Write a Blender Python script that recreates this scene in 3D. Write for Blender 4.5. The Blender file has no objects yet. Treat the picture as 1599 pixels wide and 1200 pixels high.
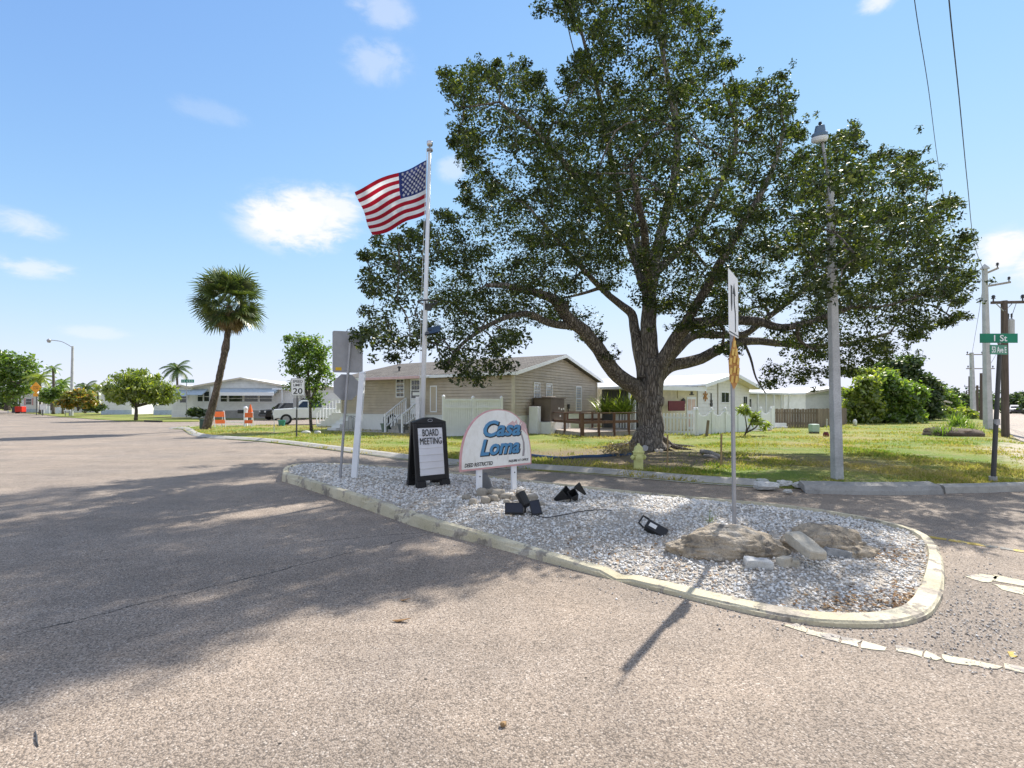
import bpy, bmesh, math, random
import numpy as np
from mathutils import Vector, Matrix, noise as mnoise
random.seed(7)
RNG = np.random.default_rng(11)
PI = math.pi
S = bpy.context.scene
COL = S.collection

# ---------------------------------------------------------------- camera model (photo is 1599x1200, level camera, 18 mm)
F, CX, HY, CH = 800.0, 799.5, 632.0, 1.6
def P(px, py, D):                       # point seen at pixel px,py at depth D metres
    return Vector(((px - CX) / F * D, D, CH - (py - HY) / F * D))
def G(px, py, z=0.0):                   # point of the level z seen at pixel px,py
    D = F * (CH - z) / (py - HY)
    return Vector(((px - CX) / F * D, D, z))
def XD(px, D, z=0.0):
    return Vector(((px - CX) / F * D, D, z))

# ---------------------------------------------------------------- mesh builder
class MB:
    def __init__(s, M=None):
        s.v, s.f, s.mi, s.M, s.cur = [], [], [], M or Matrix.Identity(4), 0
    def add(s, vs, fs):
        o = len(s.v)
        s.v += [s.M @ Vector(p) for p in vs]
        for f in fs:
            s.f.append(tuple(i + o for i in f)); s.mi.append(s.cur)
        return s
    def box(s, c, d, R=None):
        c = Vector(c); x, y, z = d[0] / 2, d[1] / 2, d[2] / 2
        vs = [Vector((a * x, b * y, e * z)) for a in (-1, 1) for b in (-1, 1) for e in (-1, 1)]
        if R is not None: vs = [R @ q for q in vs]
        return s.add([q + c for q in vs], [(0, 1, 3, 2), (4, 6, 7, 5), (0, 4, 5, 1), (2, 3, 7, 6), (0, 2, 6, 4), (1, 5, 7, 3)])
    def box2(s, a, b):                  # from corner a to corner b
        return s.box([(a[i] + b[i]) / 2 for i in range(3)], [abs(b[i] - a[i]) for i in range(3)])
    def bar(s, p, q, w, h=None, up=(0, 0, 1)):
        p, q = Vector(p), Vector(q); h = h or w
        t = (q - p).normalized(); u = Vector(up)
        if abs(t.dot(u)) > .97: u = Vector((1, 0, 0))
        a = t.cross(u).normalized(); b = a.cross(t).normalized()
        vs = []
        for e in (p, q):
            for i, j in ((-1, -1), (1, -1), (1, 1), (-1, 1)): vs.append(e + a * i * w / 2 + b * j * h / 2)
        return s.add(vs, [(3, 2, 1, 0), (4, 5, 6, 7), (0, 1, 5, 4), (1, 2, 6, 5), (2, 3, 7, 6), (3, 0, 4, 7)])
    def tube(s, path, rad, n=8, caps=True, fn=None):
        path = [Vector(p) for p in path]
        if not isinstance(rad, (list, tuple)): rad = [rad] * len(path)
        vs, fs = [], []
        u = None
        for i, p in enumerate(path):
            t = (path[min(i + 1, len(path) - 1)] - path[max(i - 1, 0)])
            t = t.normalized() if t.length > 1e-9 else Vector((0, 0, 1))
            if u is None:
                u = t.orthogonal().normalized()
            else:
                u = (u - t * u.dot(t)); u = u.normalized() if u.length > 1e-6 else t.orthogonal().normalized()
            w = t.cross(u)
            for k in range(n):
                a = 2 * PI * k / n
                r = rad[i] * (fn(p, a, i) if fn else 1)
                vs.append(p + (u * math.cos(a) + w * math.sin(a)) * r)
        for i in range(len(path) - 1):
            for k in range(n):
                fs.append((i * n + k, i * n + (k + 1) % n, (i + 1) * n + (k + 1) % n, (i + 1) * n + k))
        if caps:
            fs.append(tuple(range(n - 1, -1, -1))); fs.append(tuple(range((len(path) - 1) * n, len(path) * n)))
        return s.add(vs, fs)
    def cyl(s, p, q, r, r2=None, n=12):
        return s.tube([p, q], [r, r if r2 is None else r2], n)
    def lathe(s, prof, n=16, c=(0, 0, 0), R=None):      # prof: list of (r, z)
        c = Vector(c); vs, fs = [], []
        for r, z in prof:
            for k in range(n):
                a = 2 * PI * k / n
                q = Vector((r * math.cos(a), r * math.sin(a), z))
                vs.append((R @ q if R is not None else q) + c)
        for i in range(len(prof) - 1):
            for k in range(n):
                fs.append((i * n + k, i * n + (k + 1) % n, (i + 1) * n + (k + 1) % n, (i + 1) * n + k))
        fs.append(tuple(range(n - 1, -1, -1))); fs.append(tuple(range((len(prof) - 1) * n, len(prof) * n)))
        return s.add(vs, fs)
    def prism(s, poly, off):            # poly: 3d points, off: extrusion vector
        off = Vector(off); n = len(poly); poly = [Vector(p) for p in poly]
        vs = poly + [p + off for p in poly]
        fs = [tuple(range(n - 1, -1, -1)), tuple(range(n, 2 * n))]
        fs += [(i, (i + 1) % n, (i + 1) % n + n, i + n) for i in range(n)]
        return s.add(vs, fs)
    def quad(s, a, b, c, d): return s.add([a, b, c, d], [(0, 1, 2, 3)])
    def poly(s, pts): return s.add(pts, [tuple(range(len(pts)))])
    def rock(s, c, d, seed=0, rough=.25, sub=3, R=None, freq=1.3, flat=None):
        bm = bmesh.new(); bmesh.ops.create_icosphere(bm, subdivisions=sub, radius=1)
        o = Vector((seed * 7.3, seed * 3.1, seed * 1.7)); c = Vector(c)
        vs = []
        for v in bm.verts:
            p = v.co.copy()
            k = 1 + rough * (mnoise.noise(p * freq + o) + .55 * mnoise.noise(p * freq * 2.3 + o * 2) + .3 * mnoise.noise(p * freq * 5 + o))
            m = max(abs(p.x), abs(p.y), abs(p.z)); p = p * (.55 + .45 / m * .8) * k      # a little boxy
            p = Vector((p.x * d[0] / 2, p.y * d[1] / 2, p.z * d[2] / 2))
            if R is not None: p = R @ p
            vs.append(p + c)
        fs = [tuple(v.index for v in f.verts) for f in bm.faces]
        bm.free(); return s.add(vs, fs)
    def obj(s, name, mat, parent=None, smooth=False, bevel=0, label=None):
        me = bpy.data.meshes.new(name)
        o = bpy.data.objects.new(name, me); COL.objects.link(o)
        off = Vector((0, 0, 0))
        if parent is not None:
            o.parent = parent
            q = parent
            while q is not None: off += q.location; q = q.parent
        me.from_pydata([tuple(p - off) for p in s.v], [], s.f)
        mats = mat if isinstance(mat, (list, tuple)) else [mat]
        for m in mats: me.materials.append(m)
        if len(mats) > 1: me.polygons.foreach_set('material_index', s.mi)
        if smooth: me.polygons.foreach_set('use_smooth', [True] * len(s.f))
        if bevel:
            b = o.modifiers.new('bevel', 'BEVEL'); b.width = bevel; b.segments = 2; b.limit_method = 'ANGLE'; b.angle_limit = .6
        me.update()
        if label: o['label'] = label
        return o

def tag(o, label=None, cat=None, group=None, kind=None):
    if label: o['label'] = label
    if cat: o['category'] = cat
    if group: o['group'] = group
    if kind: o['kind'] = kind
    return o
def root(name, label, cat, loc=(0, 0, 0), group=None):
    o = bpy.data.objects.new(name, None); COL.objects.link(o); o.location = Vector(loc)
    return tag(o, label, cat, group)
def copy_thing(r, loc, label, rz=0, scale=1.0, group=None):
    c = r.copy(); COL.objects.link(c); c.location = loc; c.rotation_euler.z += rz; c.scale = c.scale * scale
    c['label'] = label
    if group: c['group'] = group
    for ch in list(r.children):
        k = ch.copy(); COL.objects.link(k); k.parent = c
        for g in list(ch.children):
            d = g.copy(); COL.objects.link(d); d.parent = k
    return c
def frame(o, ang=0.0):
    return Matrix.Translation(Vector(o)) @ Matrix.Rotation(ang, 4, 'Z')
def frame_dir(o, d):                    # local +x runs along d
    return frame(o, math.atan2(d[1], d[0]))
def quads_mesh(name, V, mat, parent=None, tris=False):
    k = 3 if tris else 4
    n = len(V) // k
    me = bpy.data.meshes.new(name); me.vertices.add(len(V)); me.loops.add(len(V)); me.polygons.add(n)
    o = bpy.data.objects.new(name, me); COL.objects.link(o)
    off = np.zeros(3)
    if parent is not None:
        o.parent = parent; q = parent
        while q is not None: off += np.array(q.location); q = q.parent
    me.vertices.foreach_set('co', (np.asarray(V) - off).astype(np.float32).ravel())
    me.loops.foreach_set('vertex_index', np.arange(len(V), dtype=np.int32))
    me.polygons.foreach_set('loop_start', np.arange(0, len(V), k, dtype=np.int32))
    me.materials.append(mat); me.update(calc_edges=True)
    return o
def smooth_path(pts, sub=4):
    pts = [Vector(p) for p in pts]; out = []
    for i in range(len(pts) - 1):
        a, b, c, d = pts[max(i - 1, 0)], pts[i], pts[i + 1], pts[min(i + 2, len(pts) - 1)]
        for k in range(sub):
            t = k / sub
            out.append(.5 * ((2 * b) + (c - a) * t + (2 * a - 5 * b + 4 * c - d) * t * t + (3 * b - a - 3 * c + d) * t ** 3))
    out.append(pts[-1]); return out
def lerp_list(r, sub):
    out = []
    for i in range(len(r) - 1):
        out += [r[i] + (r[i + 1] - r[i]) * k / sub for k in range(sub)]
    return out + [r[-1]]
def text_part(name, s, mat, parent, M, size=.1, width=None, height=None, shear=0, bold=0, ext=.002, spacing=1.0, label=None):
    cu = bpy.data.curves.new(name, 'FONT'); cu.body = s; cu.size = size; cu.shear = shear; cu.offset = bold; cu.extrude = ext
    cu.align_x = 'CENTER'; cu.align_y = 'CENTER'; cu.space_character = spacing; cu.resolution_u = 3
    t = bpy.data.objects.new(name + '_tmp', cu); COL.objects.link(t)
    bpy.context.view_layer.update()
    me = bpy.data.meshes.new_from_object(t)
    COL.objects.unlink(t); bpy.data.objects.remove(t); bpy.data.curves.remove(cu)
    co = np.empty(len(me.vertices) * 3); me.vertices.foreach_get('co', co); co = co.reshape(-1, 3)
    mn, mx = co.min(0), co.max(0); c = (mn + mx) / 2
    sx = width / (mx[0] - mn[0]) if width else 1
    sy = height / (mx[1] - mn[1]) if height else (sx if width else 1)
    if not width and height: sx = sy
    co[:, 0] = (co[:, 0] - c[0]) * sx; co[:, 1] = (co[:, 1] - c[1]) * sy
    me.vertices.foreach_set('co', co.ravel())
    off = Vector((0, 0, 0)); q = parent
    while q is not None: off += q.location; q = q.parent
    me.transform(Matrix.Translation(-off) @ M); me.materials.clear(); me.materials.append(mat); me.name = name
    o = bpy.data.objects.new(name, me); COL.objects.link(o); o.parent = parent
    if label: o['label'] = label
    return o
def plane_matrix(o, right, up):         # local x -> right, y -> up, z -> normal
    r = Vector(right).normalized(); u = Vector(up).normalized(); n = r.cross(u).normalized(); u = n.cross(r)
    M = Matrix((r, u, n)).transposed().to_4x4(); M.translation = Vector(o); return M

# ---------------------------------------------------------------- materials
class NT:
    def __init__(s, name):
        s.m = bpy.data.materials.new(name); s.m.use_nodes = True
        s.t = s.m.node_tree; s.b = s.t.nodes['Principled BSDF']; s.out = s.t.nodes['Material Output']
        s.co = None
    def n(s, typ, **kw):
        nd = s.t.nodes.new(typ)
        for k, v in kw.items(): setattr(nd, k, v)
        return nd
    def l(s, a, b): s.t.links.new(a, b)
    def coord(s):
        if s.co is None: s.co = s.n('ShaderNodeTexCoord').outputs['Object']
        return s.co
    def pos(s): return s.n('ShaderNodeNewGeometry').outputs['Position']
    def noise(s, scale, detail=4, rough=.55, vec=None, dist=0):
        nd = s.n('ShaderNodeTexNoise'); nd.inputs['Scale'].default_value = scale; nd.inputs['Detail'].default_value = detail
        nd.inputs['Roughness'].default_value = rough; nd.inputs['Distortion'].default_value = dist
        s.l(vec if vec is not None else s.coord(), nd.inputs['Vector']); return nd.outputs['Fac']
    def voro(s, scale, feat='F1', vec=None, out='Distance', rnd=1):
        nd = s.n('ShaderNodeTexVoronoi', feature=feat); nd.inputs['Scale'].default_value = scale; nd.inputs['Randomness'].default_value = rnd
        s.l(vec if vec is not None else s.coord(), nd.inputs['Vector']); return nd.outputs[out]
    def ramp(s, fac, stops, interp='LINEAR'):
        nd = s.n('ShaderNodeValToRGB'); nd.color_ramp.interpolation = interp
        e = nd.color_ramp.elements
        while len(e) < len(stops): e.new(.5)
        for i, (p, c) in enumerate(stops):
            e[i].position = p
            e[i].color = (c, c, c, 1) if isinstance(c, (int, float)) else (*c, 1)
        s.l(fac, nd.inputs['Fac']); return nd.outputs['Color']
    def mix(s, fac, a, b, mode='MIX'):
        nd = s.n('ShaderNodeMix', data_type='RGBA', blend_type=mode, clamp_factor=True)
        for v, k in ((fac, 0), (a, 6), (b, 7)):
            if isinstance(v, (int, float)): nd.inputs[k].default_value = v if k == 0 else (v, v, v, 1)
            elif isinstance(v, tuple): nd.inputs[k].default_value = (*v, 1)
            else: s.l(v, nd.inputs[k])
        return nd.outputs[2]
    def math(s, op, a, b=None, c=None):
        nd = s.n('ShaderNodeMath', operation=op)
        for i, v in enumerate((a, b, c)):
            if v is None: continue
            if isinstance(v, (int, float)): nd.inputs[i].default_value = v
            else: s.l(v, nd.inputs[i])
        return nd.outputs[0]
    def base(s, c):
        if isinstance(c, tuple): s.b.inputs['Base Color'].default_value = (*c, 1)
        else: s.l(c, s.b.inputs['Base Color'])
    def bump(s, h, strength=.4, dist=.01):
        nd = s.n('ShaderNodeBump'); nd.inputs['Strength'].default_value = strength; nd.inputs['Distance'].default_value = dist
        s.l(h, nd.inputs['Height']); s.l(nd.outputs[0], s.b.inputs['Normal'])
    def set(s, rough=.6, metal=0, spec=.4):
        s.b.inputs['Roughness'].default_value = rough; s.b.inputs['Metallic'].default_value = metal
        s.b.inputs['Specular IOR Level'].default_value = spec; return s
def simple(name, c, rough=.6, metal=0, var=.15, scale=6, bump=0, bscale=40, bdist=.004, spec=.4, dirt=None, dscale=2.0, damt=.5):
    t = NT(name).set(rough, metal, spec)
    f = t.noise(scale, 5)
    lo = tuple(x * (1 - var) for x in c); hi = tuple(min(1, x * (1 + var)) for x in c)
    col = t.ramp(f, [(.3, lo), (.7, hi)])
    if dirt:
        g = t.ramp(t.noise(dscale, 6, .65), [(.5, 0.0), (.72, 1.0)])
        col = t.mix(t.math('MULTIPLY', g, damt), col, dirt)
    t.base(col)
    if bump: t.bump(t.noise(bscale, 4), bump, bdist)
    return t.m
def leaf_mat(name, dark, light, yellow=None, trans=.35, gloss=.08, yamt=.12):
    t = NT(name); t.t.nodes.remove(t.b)
    r = t.n('ShaderNodeNewGeometry').outputs['Random Per Island']
    st = [(0, dark), (.75, light)]
    if yellow: st += [(1 - yamt, light), (1, yellow)]
    col = t.ramp(r, st)
    d = t.n('ShaderNodeBsdfDiffuse'); tr = t.n('ShaderNodeBsdfTranslucent'); g = t.n('ShaderNodeBsdfGlossy')
    t.l(col, d.inputs['Color'])
    c2 = t.mix(1.0, col, (1.5, 1.6, .55), 'MULTIPLY'); t.l(c2, tr.inputs['Color'])
    g.inputs['Roughness'].default_value = .38; g.inputs['Color'].default_value = (.95, .95, .85, 1)
    m1 = t.n('ShaderNodeMixShader'); m1.inputs[0].default_value = trans; t.l(d.outputs[0], m1.inputs[1]); t.l(tr.outputs[0], m1.inputs[2])
    m2 = t.n('ShaderNodeMixShader'); m2.inputs[0].default_value = gloss; t.l(m1.outputs[0], m2.inputs[1]); t.l(g.outputs[0], m2.inputs[2])
    t.l(m2.outputs[0], t.out.inputs['Surface']); return t.m
M_ = {}
def asphalt(name, tint=(.97, .915, .855), crack=False, scale=105.0):
    t = NT(name).set(.85, 0, .25); p = t.pos()
    cell = t.voro(scale, vec=p, out='Color'); sep = t.n('ShaderNodeSeparateColor'); t.l(cell, sep.inputs[0])
    d = t.voro(scale, vec=p)
    stone = t.ramp(sep.outputs[0], [(0, (.20, .175, .155)), (.2, (.335, .285, .24)), (.6, (.385, .33, .282)), (.9, (.45, .395, .345)), (1, (.6, .55, .5))])
    pit = t.ramp(t.math('ADD', d, t.math('MULTIPLY', t.math('SUBTRACT', t.noise(45, 2, vec=p), .5), .9)), [(.60, 0.0), (.72, 1.0)])
    col = t.mix(t.math('MULTIPLY', pit, .66), stone, (.085, .075, .068))
    fine = t.noise(260, 2, vec=p); col = t.mix(.5, col, t.ramp(fine, [(.3, .76), (.7, 1.2)]), 'MULTIPLY')
    big = t.noise(.35, 5, .6, vec=p); col = t.mix(1.0, col, t.ramp(big, [(.32, (.80, .82, .85)), (.66, (1.12, 1.09, 1.05))]), 'MULTIPLY')
    mid = t.noise(2.6, 6, .7, vec=p); col = t.mix(1.0, col, t.ramp(mid, [(.3, .84), (.7, 1.12)]), 'MULTIPLY')
    ml = t.n('ShaderNodeMapping'); ml.inputs['Rotation'].default_value = (0, 0, math.radians(-34)); ml.inputs['Scale'].default_value = (.10, 1.0, 1); t.l(p, ml.inputs['Vector'])   # wheel lanes run along the street
    col = t.mix(1.0, col, t.ramp(t.noise(.9, 4, .6, vec=ml.outputs[0]), [(.35, .86), (.65, 1.08)]), 'MULTIPLY')
    oil = t.ramp(t.math('ADD', t.voro(.45, vec=p), t.math('MULTIPLY', t.noise(5, 5, .7, vec=p), .25)), [(.16, .62), (.27, 1.0)]); col = t.mix(1.0, col, oil, 'MULTIPLY')
    spot = t.ramp(t.voro(3.1, vec=p), [(.022, 1.0), (.035, 0.0)]); col = t.mix(spot, col, (.04, .036, .033))
    col = t.mix(1.0, col, tint, 'MULTIPLY')
    if crack:
        for (a, b, w) in CRACKS:
            dx, dy = b[0] - a[0], b[1] - a[1]; L = math.hypot(dx, dy)
            sp = t.n('ShaderNodeSeparateXYZ'); t.l(p, sp.inputs[0])
            px = t.math('SUBTRACT', sp.outputs[0], a[0]); py = t.math('SUBTRACT', sp.outputs[1], a[1])
            along = t.math('ADD', t.math('MULTIPLY', px, dx / L), t.math('MULTIPLY', py, dy / L))
            across = t.math('ADD', t.math('MULTIPLY', px, -dy / L), t.math('MULTIPLY', py, dx / L))
            wob = t.math('MULTIPLY', t.math('SUBTRACT', t.noise(3.0, 6, .7, vec=p), .5), .22)
            dist = t.math('ABSOLUTE', t.math('ADD', across, wob))
            ww = t.math('MULTIPLY', t.noise(5, 3, vec=p), w * 2)
            m = t.math('LESS_THAN', dist, ww)
            m = t.math('MULTIPLY', m, t.math('MULTIPLY', t.math('GREATER_THAN', along, 0), t.math('LESS_THAN', along, L)))
            col = t.mix(t.math('MULTIPLY', m, .85), col, (.025, .023, .021))
            if w == CRACKS[0][2]:          # beyond the seam lies an older, greyer lay
                old = t.math('GREATER_THAN', t.math('ADD', across, wob), 0.0); col = t.mix(t.math('MULTIPLY', old, .35), col, t.mix(1.0, col, (.86, .90, .95), 'MULTIPLY'))
    t.base(col)
    h = t.math('ADD', t.math('MULTIPLY', t.ramp(d, [(0, 1.0), (.75, 0.0)]), 1.0), t.math('MULTIPLY', fine, .5))
    t.bump(h, .55, .006); return t.m
CRACKS = [(tuple(G(25, 992))[:2], tuple(G(700, 826))[:2], .007), (tuple(G(500, 845))[:2], tuple(G(690, 829))[:2], .006)]
def grass_ground(name):
    t = NT(name).set(.95, 0, .1); p = t.pos()
    a = t.noise(.28, 5, .6, vec=p); b = t.noise(2.2, 6, .7, vec=p); c = t.noise(28, 3, .6, vec=p)
    col = t.ramp(a, [(.33, (.31, .25, .12)), (.46, (.25, .26, .075)), (.62, (.15, .215, .045))])
    col = t.mix(t.ramp(b, [(.52, 0.0), (.7, .8)]), col, (.34, .28, .17))
    col = t.mix(.8, col, t.ramp(c, [(.25, .5), (.75, 1.5)]), 'MULTIPLY')
    sp = t.n('ShaderNodeSeparateXYZ'); t.l(p, sp.inputs[0])
    a0, dx, dy = (14.0, 13.1), .6583, .7527          # worn sandy shoulder along the avenue
    al = t.math('ADD', t.math('MULTIPLY', t.math('SUBTRACT', sp.outputs[0], a0[0]), dx), t.math('MULTIPLY', t.math('SUBTRACT', sp.outputs[1], a0[1]), dy))
    ac = t.math('ABSOLUTE', t.math('SUBTRACT', t.math('MULTIPLY', t.math('SUBTRACT', sp.outputs[0], a0[0]), dy), t.math('MULTIPLY', t.math('SUBTRACT', sp.outputs[1], a0[1]), dx)))
    q = t.math('ADD', t.math('MULTIPLY', ac, .55), t.math('ADD', t.math('MULTIPLY', t.math('ABSOLUTE', t.math('SUBTRACT', al, 4.0)), .075), t.math('MULTIPLY', t.math('SUBTRACT', b, .5), 1.5)))
    col = t.mix(t.ramp(q, [(.45, .9), (.95, 0.0)]), col, (.52, .45, .35))
    dx2 = t.math('MULTIPLY', t.math('SUBTRACT', sp.outputs[0], 3.6), .17); dy2 = t.math('MULTIPLY', t.math('SUBTRACT', sp.outputs[1], 14.6), .30)   # bare leaf-strewn soil under the oak
    ro = t.math('ADD', t.math('SQRT', t.math('ADD', t.math('MULTIPLY', dx2, dx2), t.math('MULTIPLY', dy2, dy2))), t.math('MULTIPLY', t.math('SUBTRACT', b, .5), 1.5))
    col = t.mix(t.ramp(ro, [(.55, .9), (1.15, 0.0)]), col, t.ramp(c, [(.3, (.17, .125, .085)), (.7, (.30, .235, .17))]))
    t.base(col); t.bump(c, .8, .03); return t.m
def blade_mat(name):
    t = NT(name); t.t.nodes.remove(t.b)
    r = t.n('ShaderNodeNewGeometry').outputs['Random Per Island']
    p = t.pos(); a = t.noise(.28, 5, .6, vec=p); b = t.noise(2.2, 6, .7, vec=p)
    k = t.math('ADD', t.math('MULTIPLY', t.math('SUBTRACT', a, .5), 1.6), t.math('ADD', t.math('MULTIPLY', r, .42), t.math('MULTIPLY', b, -.5)))
    col = t.ramp(t.math('ADD', k, .56), [(.25, (.48, .39, .20)), (.48, (.40, .345, .12)), (.66, (.27, .305, .07)), (.9, (.15, .25, .045))])
    d = t.n('ShaderNodeBsdfDiffuse'); tr = t.n('ShaderNodeBsdfTranslucent')
    t.l(col, d.inputs['Color']); t.l(t.mix(1.0, col, (1.3, 1.35, .7), 'MULTIPLY'), tr.inputs['Color'])
    m = t.n('ShaderNodeMixShader'); m.inputs[0].default_value = .4; t.l(d.outputs[0], m.inputs[1]); t.l(tr.outputs[0], m.inputs[2])
    t.l(m.outputs[0], t.out.inputs['Surface']); return t.m
def stone_mat(name, stops, per='island'):
    t = NT(name).set(.9, 0, .2)
    r = t.n('ShaderNodeNewGeometry').outputs['Random Per Island']
    col = t.ramp(r, stops); n = t.noise(35, 4); col = t.mix(.6, col, t.ramp(n, [(.3, .65), (.7, 1.15)]), 'MULTIPLY')
    t.base(col); return t.m
def kerb_mat(name, paint, conc, amt):
    t = NT(name).set(.8, 0, .25); p = t.pos()
    n = t.noise(3.2, 8, .68, vec=p); f = t.noise(70, 3, .6, vec=p); v = t.noise(9, 6, .7, vec=p)
    pc = t.mix(1.0, paint, t.ramp(t.noise(1.4, 5, vec=p), [(.3, (.78, .76, .68)), (.7, (1.08, 1.08, 1.1))]), 'MULTIPLY')
    chip = t.ramp(n, [(amt, 0.0), (amt + .025, 1.0)])
    col = t.mix(chip, pc, t.mix(t.ramp(v, [(.4, 0.0), (.6, 1.0)]), conc, tuple(min(.75, c * 2.0) for c in conc)))
    stain = t.ramp(v, [(.56, 0.0), (.75, .55)]); col = t.mix(stain, col, (.13, .11, .08))
    col = t.mix(.7, col, t.ramp(f, [(.3, .75), (.7, 1.15)]), 'MULTIPLY')
    t.base(col); t.bump(t.math('ADD', t.math('MULTIPLY', n, 2), f), .6, .008); return t.m
def concrete_mat(name, c, dark=(.12, .11, .1), sc=4, bump=.5):
    t = NT(name).set(.88, 0, .25); p = t.pos()
    a = t.noise(sc, 8, .68, vec=p); f = t.noise(sc * 22, 3, .6, vec=p)
    col = t.ramp(a, [(.25, tuple(x * .7 for x in c)), (.5, c), (.75, tuple(min(.8, x * 1.2) for x in c))])
    col = t.mix(t.ramp(t.noise(sc * 2.1, 7, .7, vec=p), [(.55, 0.0), (.75, .6)]), col, dark)
    col = t.mix(.6, col, t.ramp(f, [(.3, .72), (.7, 1.18)]), 'MULTIPLY')
    t.base(col); t.bump(t.math('ADD', a, t.math('MULTIPLY', f, .4)), bump, .012); return t.m
def boulder_mat(name):
    t = NT(name).set(.92, 0, .2); p = t.pos()
    a = t.noise(2.6, 8, .65, vec=p, dist=.8); f = t.noise(70, 5, .75, vec=p); v = t.noise(6, 9, .75, vec=p)
    col = t.ramp(a, [(.30, (.17, .155, .135)), (.43, (.36, .30, .225)), (.56, (.50, .415, .31)), (.70, (.50, .465, .41))])
    col = t.mix(t.ramp(v, [(.51, 0.0), (.62, .8)]), col, (.13, .12, .11))
    col = t.mix(.75, col, t.ramp(f, [(.3, .55), (.7, 1.3)]), 'MULTIPLY')
    t.base(col); t.bump(t.math('ADD', t.math('ADD', v, t.math('MULTIPLY', f, .7)), t.math('MULTIPLY', t.ramp(t.voro(26, vec=p), [(.15, 0.0), (.4, 1.0)]), .5)), .75, .03); return t.m
def bark_mat(name, lo, hi, sc=9):
    t = NT(name).set(.95, 0, .15); p = t.pos()
    mp = t.n('ShaderNodeMapping'); mp.inputs['Scale'].default_value = (1, 1, .22); t.l(p, mp.inputs['Vector'])
    w = t.noise(sc, 8, .7, vec=mp.outputs[0], dist=.6); v = t.voro(sc * 1.6, 'DISTANCE_TO_EDGE', vec=mp.outputs[0]); b = t.noise(1.1, 5, vec=p)
    col = t.ramp(w, [(.32, lo), (.62, hi)])
    col = t.mix(t.ramp(v, [(.0, .75), (.12, 0.0)]), col, tuple(x * .45 for x in lo))
    col = t.mix(.8, col, t.ramp(b, [(.3, .72), (.7, 1.25)]), 'MULTIPLY')
    t.base(col); t.bump(t.math('ADD', w, t.ramp(v, [(0, 0.0), (.2, 1.0)])), 1.0, .05); return t.m
def shingle_mat(name, c):
    t = NT(name).set(.95, 0, .1); 
    br = t.n('ShaderNodeTexBrick'); br.inputs['Scale'].default_value = 1; br.inputs['Brick Width'].default_value = .33; br.inputs['Row Height'].default_value = .14
    br.inputs['Mortar Size'].default_value = .008; br.inputs['Color1'].default_value = (*c, 1); br.inputs['Color2'].default_value = (*[x * .6 for x in c], 1); br.inputs['Mortar'].default_value = (*[x * .3 for x in c], 1)
    t.l(t.n('ShaderNodeTexCoord').outputs['UV'], br.inputs['Vector'])
    p = t.pos(); t.l(p, br.inputs['Vector'])
    col = t.mix(.8, br.outputs['Color'], t.ramp(t.noise(14, 4, vec=p), [(.3, .65), (.7, 1.3)]), 'MULTIPLY'); t.base(col); t.bump(br.outputs['Fac'], -.4, .01); return t.m
def wood_mat(name, c, sc=3, stretch=(1, 1, .08), var=.4):
    t = NT(name).set(.85, 0, .2)
    mp = t.n('ShaderNodeMapping'); mp.inputs['Scale'].default_value = stretch; t.l(t.pos(), mp.inputs['Vector'])
    w = t.noise(sc * 8, 6, .7, vec=mp.outputs[0]); r = t.n('ShaderNodeNewGeometry').outputs['Random Per Island']
    col = t.ramp(w, [(.3, tuple(x * (1 - var) for x in c)), (.7, tuple(x * (1 + var) for x in c))])
    col = t.mix(1.0, col, t.ramp(r, [(0, .75), (1, 1.2)]), 'MULTIPLY'); t.base(col); t.bump(w, .3, .006); return t.m
def glass_mat(name, c=(.03, .035, .04), rough=.06):
    t = NT(name).set(rough, 0, .8); n = t.noise(1.5, 3); t.base(t.ramp(n, [(.35, tuple(x * .6 for x in c)), (.65, tuple(x * 1.5 for x in c))])); return t.m
def sign_face_mat(name):
    t = NT(name).set(.5, 0, .35); p = t.pos()
    a = t.noise(5, 7, .7, vec=p); mp = t.n('ShaderNodeMapping'); mp.inputs['Scale'].default_value = (1, 1, .12); t.l(p, mp.inputs['Vector'])
    s = t.noise(26, 5, .7, vec=mp.outputs[0])
    col = t.ramp(a, [(.3, (.76, .74, .69)), (.6, (.88, .87, .84))]); col = t.mix(t.ramp(s, [(.57, 0.0), (.72, .5)]), col, (.5, .45, .38)); t.base(col)
    t.bump(s, .15, .004); return t.m
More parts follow.
